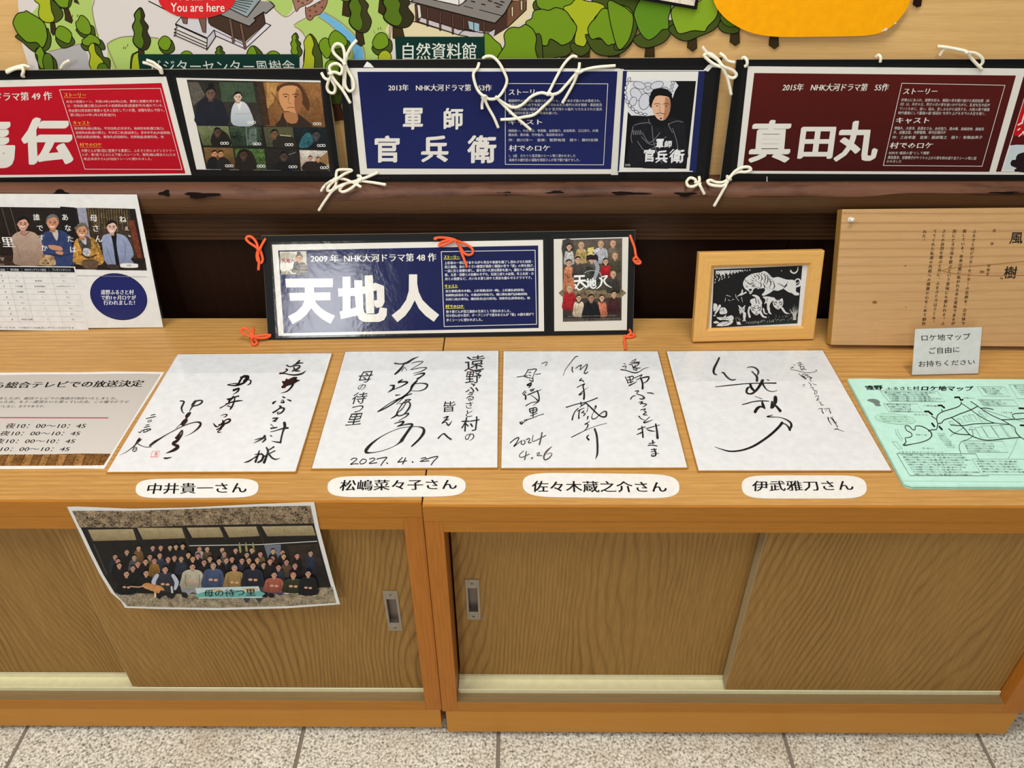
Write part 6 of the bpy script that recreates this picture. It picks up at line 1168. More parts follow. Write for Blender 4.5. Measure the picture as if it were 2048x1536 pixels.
for pts, w in [([(285, 225), (370, 215)], 8), ([(335, 200), (320, 260)], 7), ([(310, 265), (390, 240)], 8), ([(350, 225), (345, 300), (380, 350)], 10), ([(345, 290), (400, 280), (410, 310), (370, 330)], 10), ([(395, 340), (420, 325), (450, 338)], 8), ([(225, 255), (262, 258)], 7), ([(180, 295), (235, 293), (175, 330), (260, 345), (350, 370), (450, 390), (540, 385), (610, 365), (630, 350), (605, 338)], 7), ([(320, 402), (370, 445), (440, 488)], [8, 14, 24]), ([(400, 410), (375, 430), (400, 450), (440, 430), (425, 408), (395, 415)], 9), ([(410, 450), (415, 460)], 10), ([(450, 430), (480, 430)], 16), ([(455, 460), (500, 455), (515, 470), (545, 475), (510, 500), (535, 535)], [10, 12, 16, 14, 10, 10]),
    ([(485, 550), (530, 590), (525, 615)], [8, 12, 10]), ([(430, 585), (395, 590), (400, 615), (420, 620)], 8), ([(560, 575), (625, 600)], 8), ([(525, 640), (570, 640), (560, 670), (590, 690)], 9), ([(600, 690), (590, 740), (610, 752), (635, 720), (610, 690)], 10), ([(605, 800), (625, 780), (660, 790), (640, 830), (660, 825), (620, 858), (665, 850)], 9), ([(655, 885), (700, 895), (690, 920), (715, 938), (745, 940)], [7, 10, 10, 12, 8]), ([(658, 1005), (720, 998), (715, 1040), (740, 1080)], [8, 14, 14, 18]), ([(750, 1005), (840, 998), (845, 1040), (870, 1070), (850, 1082)], [7, 12, 14, 14, 8]), ([(780, 1030), (790, 1032)], 12), ([(820, 1155), (840, 1220), (885, 1275)], [24, 14, 8]), ([(860, 1158), (900, 1148)], 12), ([(870, 1175), (900, 1180), (930, 1235), (970, 1245)], [8, 26, 12, 8]), ([(920, 1200), (950, 1260), (985, 1318)], [10, 12, 14]), ([(960, 1220), (920, 1250)], 8), ([(930, 1358), (965, 1345), (1020, 1365), (1095, 1392)], [12, 16, 10, 6])]: sk(S10, pts, w, BK2, 3)
finish(fr, root, p, L, c, 3)

# ---- name strips below the cards
def strip(pts, body, quad, label):
    fr = flat(.0007); L = fr.px(pts); c = L.mean(0)
    root = empty('name_strip', tuple(fr.at(c[0], c[1])-np.array([0, 0, .0006]))); tag(root, label, 'label', 'name strips below the signed cards')
    MB().prism([tuple(x) for x in L], -.0005, 0, lambda a, b, h: Vector(fr.at(a, b, h))).build('paper_strip', M['paper'], root)
    p = Print(fr, .0002); p.text(body, quad, (24, 24, 26), nib=(0, .035, 3), off=-.0); p.build('lettering', M['ink'], root, kind='stuff')
Q1, Q2, Q3, Q4 = Z(200, 690, 4.2667), Z(610, 690, 4.8), Z(990, 690, 4.8), Z(1320, 690, 4.2667)
def pill(z, x0, y0, x1, y1, sk=0.0, rise=0.0):
    t = np.linspace(0, 2*math.pi, 64, endpoint=False); c, q = np.cos(t), np.sin(t)
    u = np.sign(c)*np.abs(c)**.26; v = np.sign(q)*np.abs(q)**.8
    return [z(x0+(x1-x0)*(1+a)/2-sk*b, y0+(y1-y0)*(1+b)/2-rise*a) for a, b in zip(u, v)]
strip(pill(Q1, 305, 1140, 1352, 1304, 8, 3), '中井貴一さん', [Q1(418, 1180), Q1(1235, 1172), Q1(1258, 1262), Q1(396, 1272)], 'white strip with six characters, on the counter left of the seam')
strip(pill(Q2, 216, 1256, 1543, 1457, 4, 4), '松嶋菜々子さん', [Q2(350, 1296), Q2(1440, 1288), Q2(1465, 1385), Q2(328, 1400)], 'white strip with seven characters lying across the cabinet seam')
strip(pill(Q3, 266, 1232, 1770, 1466, -10, -8), '佐々木蔵之介さん', [Q3(360, 1303), Q3(1622, 1310), Q3(1660, 1415), Q3(352, 1412)], 'longest white strip, below the card dated 2024')
strip(pill(Q4, 698, 1112, 1763, 1310, -8, 0), '伊武雅刀さん', [Q4(790, 1160), Q4(1620, 1155), Q4(1665, 1240), Q4(786, 1248)], 'rightmost white strip, below the card beside the green maps')

# ---- grey notice sheet at the left
fr = flat(.0006); root = empty('notice_sheet', tuple(onz([(60, 840)], 0)[0])); tag(root, 'grey broadcast notice with white border, partly under the leftmost signed card', 'notice')
Nz = Z(0, 700, 5.689)
out = [Nz(-900, 262), Nz(0, 256), Nz(500, 252), Nz(900, 252), Nz(1300, 243), Nz(1600, 246), Nz(1868, 250), Nz(1700, 520), Nz(1500, 830), Nz(1340, 1090), Nz(1186, 1350), Nz(900, 1346), Nz(500, 1350), Nz(0, 1352), Nz(-900, 1350)]
board_part(fr, out, -.0005, -.0002, 'paper', M['paper'], root)
p = Print(fr, .0)
p.poly([Nz(-880, 290), Nz(0, 286), Nz(500, 276), Nz(900, 276), Nz(1300, 270), Nz(1600, 268), Nz(1830, 272), Nz(1262, 1180), Nz(900, 1178), Nz(500, 1188), Nz(0, 1190), Nz(-880, 1190)], (188, 183, 176), col2=(204, 200, 194))
p.poly([Nz(-880, 1190), Nz(0, 1190), Nz(500, 1188), Nz(900, 1178), Nz(1262, 1180), Nz(1180, 1310), Nz(900, 1314), Nz(0, 1318), Nz(-880, 1318)], (120, 84, 44), grain=.8)
xs = [-400, -280, -170, -60, 50, 130, 240, 345, 440, 530, 630, 725, 830, 935, 1035, 1120]
for i, x in enumerate(xs): p.line([Nz(x+45, 1186), Nz(x-10+(i-8)*2, 1316)], 1.0, (70, 44, 22)); 
for i in range(0, 14, 2): x = xs[i]; p.poly([Nz(x+50, 1192), Nz(xs[i+1]+38, 1192), Nz(xs[i+1]-12, 1312), Nz(x-2, 1312)], (150, 110, 62), grain=.8)
p.text('23日から総合テレビでの放送決定', [Nz(-480, 372), Nz(1650, 342), Nz(1612, 418), Nz(-520, 440)], (16, 16, 18), nib=(0, .06, 3))
for s_, x0, y0, x1, y1 in (('NHK BSで放送されていましたが、総合テレビでの放送が決定いたしました。', -620, 536, 1335, 564), ('見られなかった方、もう一度見たいと思っていた方、この場でドラマ', -300, 574, 1460, 606), ('を楽しんでください。よろしくお願いしなく。おすすめです。', -760, 626, 505, 656)): p.text(s_, [Nz(x0+15, y0), Nz(x1+12, y0), Nz(x1-8, y1), Nz(x0-5, y1)], (24, 24, 26), res=1, nib=(0, .03, 2))
p.line([Nz(-800, 768), Nz(1228, 773)], 2.2, (168, 70, 100))
for i, (x0, x1, y0, y1) in enumerate(((85, 995, 832, 892), (22, 930, 920, 976), (-40, 872, 1008, 1064), (-105, 810, 1098, 1154))):
    p.text('夜10：00～10：45', [Nz(x0, y0), Nz(x1, y0), Nz(x1-35, y1), Nz(x0-35, y1)], (20, 20, 22), nib=(0, .025, 2))
    p.text('9月%d日(土)' % (7*i+7), [Nz(x0-620, y0), Nz(x0-80, y0), Nz(x0-115, y1), Nz(x0-655, y1)], (20, 20, 22), nib=(0, .025, 2))
p.build('notice_print', M['ink'], root)

# ---- photograph taped to the cabinet front
fr = Frame((-1.0, .6955, -.3), (1.0, .6955, -.3), u=(0, 0, 1))
root = empty('group_photo', tuple(fr.px([(400, 1110)])[0][[0]]-1.0)+(.6955, -.1)); tag(root, 'printed crowd photograph taped over the upper edge of the left cabinet front', 'photograph')
G_ = Z(120, 990, 3.531)
out = [G_(50, 85), G_(120, 82), G_(500, 98), G_(900, 90), G_(1400, 65), G_(1795, 50), G_(1830, 230), G_(1880, 420), G_(1925, 590), G_(1978, 772), G_(1600, 800), G_(1100, 812), G_(700, 805), G_(458, 797), G_(430, 750), G_(360, 690), G_(280, 560), G_(200, 400), G_(130, 250)]
board_part(fr, out, -.0003, 0, 'paper', M['paper'], root)
p = Print(fr, .0002)
pic = [G_(85, 112), G_(500, 112), G_(900, 100), G_(1400, 82), G_(1768, 76), G_(1800, 230), G_(1850, 420), G_(1900, 600), G_(1950, 762), G_(1600, 785), G_(1100, 797), G_(700, 792), G_(475, 785), G_(385, 690), G_(305, 560), G_(225, 400), G_(160, 260)]
p.poly(pic, (34, 31, 30), grain=.3)
def gp(pts, col, **k): p.poly([G_(*a) for a in pts], col, **k)
gp([(85, 112), (500, 112), (900, 100), (1400, 82), (1768, 76), (1795, 200), (1400, 205), (900, 215), (500, 230), (140, 228)], (134, 116, 92), grain=1.6)
for a, b in ((0, 0), ): pass
for x0, x1, y0, y1, yb0, yb1 in ((195, 515, 245, 240, 325, 318), (545, 860, 232, 232, 315, 305), (895, 1130, 230, 228, 302, 298), (1155, 1385, 225, 222, 300, 290), (1425, 1782, 222, 216, 292, 285)):
    gp([(x0, y0), (x1, y1), (x1+25, yb1), (x0+40, yb0)], (176, 160, 122), col2=(140, 122, 88), grain=.3)
for x, y0, y1 in ((190, 240, 330), (520, 235, 320), (870, 230, 360), (1130, 225, 310), (1400, 222, 345)): p.line([G_(x, y0), G_(x+40, y1)], 3, (52, 44, 38))
p.line([G_(915, 358), G_(1400, 350), G_(1816, 326)], 1.6, (206, 204, 196)); gp([(1440, 350), (1560, 348), (1560, 450), (1470, 450)], (110, 116, 128)); p.line([G_(240, 350), G_(330, 560)], 3, (66, 60, 52)); gp([(1600, 350), (1822, 345), (1858, 500), (1650, 500)], (50, 42, 36), grain=.6)
for x in (1270, 1315, 1365): gp([(x, 335), (x+12, 400), (x-2, 405), (x-8, 350)], (150, 146, 90), smooth=2)
gp([(390, 690), (800, 700), (1200, 690), (1925, 650), (1950, 762), (1600, 785), (1100, 797), (700, 792), (475, 785)], (150, 136, 112), grain=1.0)
rnd = random.Random(11)
crowd = [(555, 375, 'b'), (655, 372, 'k'), (712, 370, 'k'), (778, 368, 'k'), (820, 362, 'k'), (868, 358, 'k'), (985, 380, 'w'), (1040, 380, 't'), (1145, 385, 'k'), (1240, 390, 'k'), (1355, 388, 'k'), (1505, 395, 'k'), (1572, 405, 'k'),
 (472, 402, 'k'), (390, 435, 'n'), (635, 435, 't'), (705, 425, 'n'), (908, 418, 'k'), (975, 425, 'k'), (1160, 415, 'g'), (1320, 420, 'k'), (1415, 415, 'b'), (1675, 428, 'k'), (1770, 410, 'd'),
 (410, 465, 'k'), (525, 440, 'g'), (765, 450, 'n'), (810, 440, 'k'), (858, 445, 'n'), (940, 445, 'k'), (1060, 445, 'k'), (1175, 460, 'n'), (1215, 450, 'k'), (1285, 460, 'n'), (1335, 458, 'k'), (1395, 455, 'k'), (1500, 445, 'r'), (1580, 430, 'k'),
 (420, 495, 'k'), (550, 485, 'k'), (605, 468, 'k'), (668, 462, 'y'), (1020, 470, 'k'), (1125, 462, 'k'), (1440, 490, 'k'), (1485, 462, 'k'), (1600, 470, 'o'), (1660, 498, 'k'), (1545, 505, 'n'), (515, 515, 'k')]
CC = {'b': (116, 88, 56), 'k': (28, 27, 30), 'w': (170, 166, 158), 't': (96, 78, 58), 'n': (44, 50, 66), 'g': (92, 92, 90), 'd': (46, 52, 72), 'r': (70, 36, 34), 'y': (150, 108, 50), 'o': (96, 78, 58)}
for x, y, c in crowd:
    a = G_(x, y); col = np.array(CC[c])+rnd.uniform(-6, 10)
    torso(p, a[0], a[1]+4.5, 22 if y > 430 else 19, 26 if c not in 'yd' else 34, col, grain=.6); head(p, a[0], a[1], 4.9+(y-380)*.006, (208+rnd.randint(-14, 10), 158+rnd.randint(-12, 10), 130), (26, 22, 22) if rnd.random() > .25 else (70, 60, 52))
def seated(x, y, w, top, legs, r=6.2, hair=(26, 22, 22), skin=(212, 162, 134), h=36, lh=26, sleeves=None):
    a = G_(x, y)
    p.poly([(a[0]-w*.5, a[1]+h*.8), (a[0]+w*.5, a[1]+h*.8), (a[0]+w*.5, a[1]+h+lh*.6), (a[0]+w*.3, a[1]+h+lh), (a[0]+w*.1, a[1]+h+lh*.7), (a[0]-w*.1, a[1]+h+lh*.7), (a[0]-w*.3, a[1]+h+lh), (a[0]-w*.5, a[1]+h+lh*.6)], legs, smooth=2, grain=.4)
    torso(p, a[0], a[1]+r, w, h, top, grain=.25); 
    if sleeves is not None:
        for s_ in (-1, 1): p.stroke([(a[0]+s_*w*.4, a[1]+r+6), (a[0]+s_*w*.58, a[1]+r+h*.5), (a[0]+s_*w*.5, a[1]+r+h*.85)], [w*.18, w*.22, w*.14], sleeves, k=3)
    p.ell(a[0]-w*.12, a[1]+h*.78, w*.1, w*.06, skin); p.ell(a[0]+w*.12, a[1]+h*.8, w*.1, w*.06, skin)
    head(p, a[0], a[1], r, skin, hair)
seated(470, 555, 34, (24, 24, 26), (90, 110, 150), 6, h=34, lh=10); seated(610, 548, 34, (28, 28, 32), (24, 24, 28), 6, h=32, lh=8)
seated(938, 500, 44, (198, 190, 168), (150, 152, 156)); seated(1085, 492, 42, (74, 90, 124), (60, 74, 104), hair=(96, 92, 88)); seated(1235, 510, 40, (170, 138, 84), (120, 92, 74), hair=(130, 124, 118)); seated(1365, 490, 42, (38, 42, 56), (64, 64, 74), lh=40); seated(1515, 555, 38, (176, 96, 80), (54, 62, 90), h=28, lh=14); seated(1650, 558, 40, (52, 58, 40), (206, 200, 190), h=28, lh=10, hair=(150, 90, 80)); seated(1755, 545, 36, (30, 30, 34), (196, 188, 180), h=36, lh=10)
seated(745, 520, 40, (52, 56, 68), (26, 26, 28), h=38, lh=22, sleeves=(184, 190, 206))
p.line([G_(790, 645), G_(795, 690)], 4, (200, 198, 190)); gp([(765, 690), (805, 690), (808, 720), (760, 720)], (34, 32, 34), smooth=2); gp([(860, 685), (895, 690), (902, 722), (868, 718)], (34, 32, 34), smooth=2); gp([(1440, 680), (1470, 680), (1468, 712), (1440, 712)], (24, 22, 24), smooth=2); gp([(1480, 685), (1510, 690), (1512, 716), (1478, 712)], (24, 22, 24), smooth=2)
# the dog
gp([(590, 625), (620, 615), (660, 625), (720, 640), (740, 670), (715, 668), (700, 690), (685, 685), (680, 715), (662, 716), (668, 680), (640, 668), (605, 655), (585, 640)], (196, 138, 82), smooth=3, grain=.4); gp([(588, 640), (640, 668), (670, 680), (668, 716), (680, 716), (678, 690), (655, 672), (610, 655)], (232, 214, 190), smooth=2); p.stroke([G_(500, 640), G_(560, 645), G_(590, 636)], 2.2, (212, 162, 134), k=2)
# banner
gp([(955, 648), (1405, 636), (1432, 718), (985, 722)], (196, 214, 216)); gp([(975, 690), (1040, 672), (1100, 655), (1180, 680), (1250, 662), (1330, 680), (1415, 668), (1425, 708), (985, 714)], (108, 172, 164), smooth=2); gp([(1060, 672), (1110, 655), (1160, 665), (1130, 676)], (214, 184, 130), smooth=2); gp([(1290, 655), (1370, 648), (1405, 660), (1330, 672)], (214, 184, 130), smooth=2)
p.text('母の待つ里', [G_(1020, 662), G_(1380, 652), G_(1385, 702), G_(1022, 710)], (22, 22, 26), nib=(.5, .03, 2))
p.build('photo_print', M['photo'], root)
# ---- framed paper-cut picture
fr = mkframe((1386, 684), (1626, 677), 0, 13.9, z=.004)
Fz = Z(1340, 480, 6.0235)
root = empty('picture_frame', tuple(fr.at(fr.w/2, 0)-np.array([0, 0, .004]))); tag(root, 'small light wood frame with a black and white paper-cut of beasts', 'picture frame')
O = [fr.px([Fz(*a)])[0] for a in ((355, 160), (1868, 130), (1735, 1198), (278, 1232))]
I1 = [fr.px([Fz(*a)])[0] for a in ((496, 306), (1706, 272), (1618, 1066), (432, 1102))]
I2 = [fr.px([Fz(*a)], -.005)[0] for a in ((524, 334), (1668, 302), (1588, 1036), (466, 1064))]
for i in range(4):
    j = (i+1) % 4; bm = bmesh.new()
    def V_(q, d): return bm.verts.new(Vector(fr.at(q[0], q[1], d)))
    a, b = O[i], O[j]; m = (I1[i], I1[j]); n_ = (I2[i], I2[j])
    ob = (a*.985+np.mean(O, 0)*.015, b*.985+np.mean(O, 0)*.015)
    v = [V_(a, -.013), V_(b, -.013), V_(a, -.0012), V_(b, -.0012), V_(ob[0], 0), V_(ob[1], 0), V_(m[0], 0), V_(m[1], 0), V_(n_[0], -.005), V_(n_[1], -.005), V_(n_[0], -.013), V_(n_[1], -.013)]
    for k in range(0, 10, 2): bm.faces.new((v[k], v[k+1], v[k+3], v[k+2]))
    bm.faces.new((v[10], v[11], v[1], v[0])); bm.faces.new([v[k] for k in (0, 2, 4, 6, 8, 10)]); bm.faces.new([v[k] for k in (11, 9, 7, 5, 3, 1)])
    mb = MB(); mb.bm.free(); mb.bm = bm; mb.build('frame_side', M['frame_wood'] if i % 2 == 0 else M['frame_woodv'], root)
board_part(fr, [Fz(a, b) for a, b in ((500, 310), (1700, 280), (1612, 1060), (440, 1090))], -.0085, -.0075, 'mat_board', M['paper'], root)
MB().prism([tuple(O[3]+(O[2]-O[3])*.45), tuple(O[3]+(O[2]-O[3])*.55), tuple(O[3]+(O[2]-O[3])*.53+(O[0]-O[3])*.7), tuple(O[3]+(O[2]-O[3])*.47+(O[0]-O[3])*.7)], -.0155, -.0135, lambda a, b, h: Vector(fr.at(a, b, h-.02*(1-b/.14)))).build('strut', M['black_board'], root)
p = Print(fr, -.0074); p.poly([Fz(530, 355), Fz(1595, 308), Fz(1535, 1005), Fz(498, 1060)], (30, 29, 29)); WH = (226, 224, 220); DK = (30, 29, 29)
def wf(pts, s_=3, col=WH): p.poly([Fz(*a) for a in pts], col, smooth=s_)
def wl(pts, w, col=WH, k=3): p.stroke([Fz(*a) for a in pts], [x/6.02 for x in w] if hasattr(w, '__len__') else w/6.02, col, k=k)
wf([(550, 370), (880, 360), (850, 385), (835, 375), (820, 400), (800, 385), (780, 410), (760, 390), (745, 420), (725, 390), (700, 430), (680, 395), (655, 440), (640, 410), (610, 440), (595, 400), (575, 420), (560, 395), (552, 450)], 0)
for x, y in ((570, 440), (600, 460), (630, 465), (660, 445), (548, 470), (590, 480), (625, 440), (545, 505), (905, 358), (932, 362), (965, 356), (710, 440), (880, 370)): wl([(x, y), (x-4, y+12)], 9, k=1)
rnd = random.Random(5)
for i in range(22):
    x = 560+rnd.random()*300; y = 372+rnd.random()*(60 if x < 720 else 26); wl([(x, y), (x+rnd.uniform(-8, 8), y+rnd.uniform(8, 20))], rnd.uniform(3, 7), DK, 1)
wf([(1455, 358), (1475, 385), (1500, 390), (1530, 365), (1540, 320), (1546, 350), (1530, 390), (1498, 408), (1465, 398), (1445, 375)]); wf([(1335, 370), (1350, 362), (1346, 378)], 0)
# the large beast
wf([(1090, 390), (1130, 374), (1170, 390), (1210, 430), (1240, 455), (1300, 445), (1380, 470), (1420, 478), (1480, 480), (1510, 500), (1520, 560), (1515, 610), (1530, 630), (1555, 640), (1550, 665), (1500, 665), (1470, 640), (1430, 630), (1385, 600), (1360, 590), (1300, 612), (1250, 605), (1215, 630), (1180, 650), (1130, 672), (1105, 660), (1130, 630), (1145, 600), (1120, 580), (1060, 590), (1010, 560), (950, 500), (900, 470), (960, 420), (1020, 400)])
wf([(905, 470), (925, 470), (935, 500), (975, 470), (1010, 465), (1040, 460), (1045, 490), (1060, 530), (1045, 570), (1010, 590), (985, 640), (960, 650), (945, 615), (905, 590), (880, 540), (885, 500)])
for pts in ([(920, 500), (960, 530), (1000, 520)], [(900, 540), (930, 550)], [(1000, 545), (1040, 530)], [(1050, 420), (1075, 450), (1060, 480)], [(1090, 420), (1110, 460), (1090, 500)], [(1130, 410), (1150, 460), (1130, 520)], [(1170, 430), (1180, 480), (1160, 540)], [(1080, 500), (1100, 540), (1085, 580)], [(1120, 520), (1140, 560), (1130, 600)], [(1200, 470), (1215, 520), (1200, 570)], [(1020, 430), (1045, 455)], [(1235, 480), (1260, 560), (1230, 600)], [(1060, 500), (1080, 530)], [(1150, 560), (1180, 590)], [(1290, 520), (1340, 540), (1380, 560), (1420, 500)], [(1360, 590), (1400, 550), (1410, 530)], [(1000, 405), (1020, 430)], [(970, 420), (985, 445)], [(1060, 560), (1090, 600)], [(1100, 440), (1130, 480)], [(1140, 500), (1160, 530)], [(1190, 560), (1210, 600)]): wl(pts, [4, 12, 3], DK)
wl([(915, 560), (935, 565)], 9, DK, 1); wl([(985, 560), (1010, 550)], 9, DK, 1); wf([(950, 590), (985, 590), (980, 612), (955, 612)], 2, DK); wl([(955, 625), (968, 632), (980, 625)], 6, DK); wl([(905, 480), (915, 500)], 7, DK, 1); wl([(1030, 475), (1040, 500)], 7, DK, 1)
for a in range(16):
    t_ = math.radians(100+a*17); cx, cy = 1100, 500; wl([(cx+95*math.cos(t_), cy+85*math.sin(t_)), (cx+135*math.cos(t_+.15), cy+110*math.sin(t_+.15))], [9, 2], DK, 1)
wl([(1515, 560), (1560, 545), (1570, 500), (1550, 470), (1515, 480), (1508, 510), (1530, 525), (1550, 505)], [22, 26, 22, 16, 14, 12, 10, 6]); wl([(870, 600), (865, 640), (810, 680)], [12, 20, 6]); wl([(915, 630), (860, 660), (830, 665)], [18, 14, 6])
# the three small beasts
def cub(cx, cy, r, hatch=True):
    wf([(cx-r, cy-r*.3), (cx-r*.7, cy-r), (cx-r*.3, cy-r*.7), (cx+r*.3, cy-r*.7), (cx+r*.8, cy-r), (cx+r, cy-r*.2), (cx+r*.8, cy+r*.5), (cx+r*.2, cy+r*1.05), (cx-r*.2, cy+r*1.05), (cx-r*.8, cy+r*.5)], 3)
    for sx in (-1, 1): wl([(cx+sx*r*.2, cy-r*.1), (cx+sx*r*.55, cy-r*.25)], r*.16, DK, 1); wl([(cx+sx*r*.85, cy-r*.4), (cx+sx*r*.6, cy+r*.3)], r*.12, DK, 1); wl([(cx+sx*r*.3, cy+r*.3), (cx+sx*r*.6, cy+r*.1)], r*.09, DK, 1); wl([(cx+sx*r*.15, cy-r*.6), (cx+sx*r*.4, cy-r*.4)], r*.1, DK, 1)
    wf([(cx-r*.15, cy+r*.45), (cx+r*.15, cy+r*.45), (cx, cy+r*.7)], 0, DK); wl([(cx-r*.2, cy+r*.85), (cx+r*.2, cy+r*.85)], r*.1, DK, 1)
wf([(985, 665), (1030, 660), (1075, 685), (1085, 710), (1105, 740), (1100, 780), (1000, 780), (965, 745), (975, 715), (1020, 700), (1030, 690)]); wl([(1030, 700), (1040, 760)], 10, DK, 1); wl([(1060, 720), (1075, 770)], 8, DK, 1)
wl([(960, 810), (945, 860), (960, 925)], [26, 20, 26]); wl([(1090, 870), (1120, 920), (1160, 930)], [30, 24, 14]); wl([(1125, 830), (1140, 880), (1170, 890)], [20, 16, 10]); cub(1040, 830, 68)
wf([(1115, 685), (1180, 680), (1230, 690), (1260, 700), (1210, 760), (1190, 830), (1170, 840), (1165, 760), (1135, 770), (1150, 720)]); wl([(1190, 820), (1195, 870), (1215, 888)], [26, 22, 14]); wl([(1350, 820), (1390, 875), (1430, 885)], [26, 22, 8]); cub(1300, 765, 64); wl([(1175, 700), (1165, 740)], 7, DK, 1)
wl([(825, 790), (850, 815)], [8, 20], k=1); wl([(905, 790), (885, 815)], [8, 20], k=1); cub(865, 840, 36); wl([(840, 870), (850, 890)], 10, k=1); wf([(880, 870), (915, 880), (905, 965), (885, 970)], 2); wl([(875, 972), (912, 970)], 9, k=1)
# rocks, twigs, grass
wf([(525, 765), (570, 780), (560, 830), (525, 860)], 2); wf([(590, 780), (615, 800), (560, 880), (535, 890)], 2); wf([(610, 820), (660, 815), (685, 850), (680, 885), (600, 890)], 3); wf([(520, 905), (555, 905), (535, 920)], 2); wf([(560, 930), (640, 930), (680, 890), (670, 930), (740, 905), (768, 940), (740, 975), (650, 960), (600, 965)], 2); wf([(520, 990), (560, 975), (595, 1000), (540, 1005)], 2); wf([(555, 1035), (640, 980), (700, 985), (740, 960), (760, 985), (700, 1030)], 2); wf([(800, 985), (840, 985), (858, 1020), (810, 1020)], 0)
for pts in ([(640, 820), (650, 870)], [(615, 945), (700, 940)], [(620, 1000), (700, 965)], [(640, 1025), (720, 985)], [(600, 860), (640, 840)]): wl(pts, 5, DK, 1)
for pts in ([(680, 665), (735, 682)], [(670, 700), (660, 745)], [(700, 720), (730, 735)], [(790, 655), (795, 690), (830, 735)], [(750, 720), (775, 712)], [(860, 690), (875, 750)]): wl(pts, [7, 3] if len(pts) == 2 else 5, k=1)
for i in range(60):
    x = 930+i*10.2+rnd.uniform(-6, 6); y = 1005-i*.9+rnd.uniform(-14, 10)-(40 if rnd.random() < .3 and i > 20 else 0); wl([(x, y), (x+rnd.uniform(-10, 10), y-rnd.uniform(8, 26))], [4, 1.5], (190, 186, 180), 1)
for i in range(26):
    a_ = rnd.uniform(-1.0, 1.0); wl([(1500+rnd.uniform(-20, 20), 960), (1500+a_*30, 880), (1500+a_*70, 840-rnd.uniform(0, 70)+abs(a_)*60)], [5, 4, 1], (206, 202, 196), 2)
for i in range(10): wl([(800+i*6, 985-rnd.uniform(0, 60)), (790+i*7+rnd.uniform(-10, 16), 950-rnd.uniform(0, 30))], [3, 1.2], (190, 186, 180), 1)
p.build('paper_cut', M['ink'], root)
film_on(fr, [Fz(500, 310), Fz(1700, 280), Fz(1612, 1060), Fz(440, 1090)], -.0062, 'glass_pane', root, 'glass')

# ---- cedar plaque with its story
fr = mkframe((1662, 690), (2048, 693), 0, 25.2, z=.0087)
root = empty('wooden_plaque', tuple(fr.at(fr.w/2, 0)-np.array([0, 0, .0085]))); tag(root, 'thick cedar plaque with columns of small black writing behind the mint leaflets', 'plaque')
Qz = Z(1640, 400, 4.0417)
wL = fr.px([Qz(182, 75), Qz(2100, 58), Qz(2100, 1188), Qz(90, 1170)])
MB().prism([tuple(x) for x in wL], -.0185, 0, lambda a, b, h: Vector(fr.at(a, b, h))).build('board', M['cedar'], root)
MB().prism([tuple(wL[3]-[.0006, 0]), tuple(wL[0]-[.0006, 0]), tuple(wL[0]), tuple(wL[3])], -.0183, -.0002, lambda a, b, h: Vector(fr.at(a, b, h))).build('end_grain', M['cedar_end'], root)
p = Print(fr, .0004); IK = (44, 32, 24)
for body, a, b, sz, col in (('ふるさと村ビジターセンターの名称を、古文体で', (1252, 235), (1155, 1015), 7.8, (66, 44, 30)), ('現している。本来は風に吹かれる木の意味であるが', (1170, 235), (1074, 1015), 7.8, (66, 44, 30)), ('別に亡き父母を偲ぶという意味にも使われる。ふ', (1090, 235), (992, 1015), 7.8, (66, 44, 30)), ('さとの自然を偲ぶと共に、ふるさとではぐくみ、', (1004, 235), (914, 1005), 7.8, (66, 44, 30)), ('ててくれた私達の先祖への感謝の心をこめて制作', (930, 235), (836, 1018), 7.8, (66, 44, 30)), ('れた。', (850, 238), (834, 345), 7.8, (66, 44, 30)), ('書　　体', (1412, 230), (1388, 370), 7, (110, 80, 54)), ('甲骨文', (1368, 515), (1352, 615), 7.4, (84, 58, 38))):
    p.column(body, Qz(*a), Qz(*b), sz, col, sk=1.2, res=1, nib=(0, .05, 2))
for ch, x, y in (('風', 1590, 305), ('樹', 1542, 585)): c = Qz(x, y); p.text(ch, [(c[0]-12, c[1]-13), (c[0]+15, c[1]-13), (c[0]+11, c[1]+13), (c[0]-16, c[1]+13)], IK, em=True, nib=(math.radians(40), .04, 3))
p.stroke([Qz(1458, 630), Qz(1476, 637)], 1.6, IK, k=1)
for x, y, r in ((690, 532, 2.2), (442, 826, 5.4), (978, 162, 1.0), (695, 865, 1.4), (1310, 580, 5), (205, 103, 1.0), (240, 100, .8)): p.ell(*Qz(x, y), r, r*.6, (156, 108, 64)); p.ell(*Qz(x, y), r*.5, r*.3, (126, 84, 48))
p.stroke([Qz(980, 570), Qz(1100, 545), Qz(1300, 530), Qz(1649, 495)], 1.2, (168, 112, 66), k=4); p.stroke([Qz(980, 570), Qz(1120, 600), Qz(1350, 612), Qz(1649, 608)], 1.2, (168, 112, 66), k=4)
p.build('writing', M['ink'], root, kind='stuff')
l = fr.px([Qz(245, 160)])[0]
pin = MB(); c0 = fr.at(l[0], l[1], .0006)
for d, r in ((0, .0042), (.0012, .0044), (.0014, .0022), (.007, .0018), (.0072, .0032), (.0086, .003)):
    pass
pts = [fr.at(l[0], l[1], d) for d in (.0004, .0016, .0018, .0075, .0077, .0092)]
pin.tube(pts, [.0044, .0042, .002, .0018, .0034, .003], 14); pin.build('push_pin', plain('clear_white_pin', (226, 222, 208), .2, coat=.6), root, True)
l = fr.px([Qz(92, 1210)])[0]
board_part(fr, [Qz(170, 72), Qz(2100, 52), Qz(2100, 1222), Qz(90, 1212)], .0045, .0048, 'plastic_cover', M['sleeve'], root)

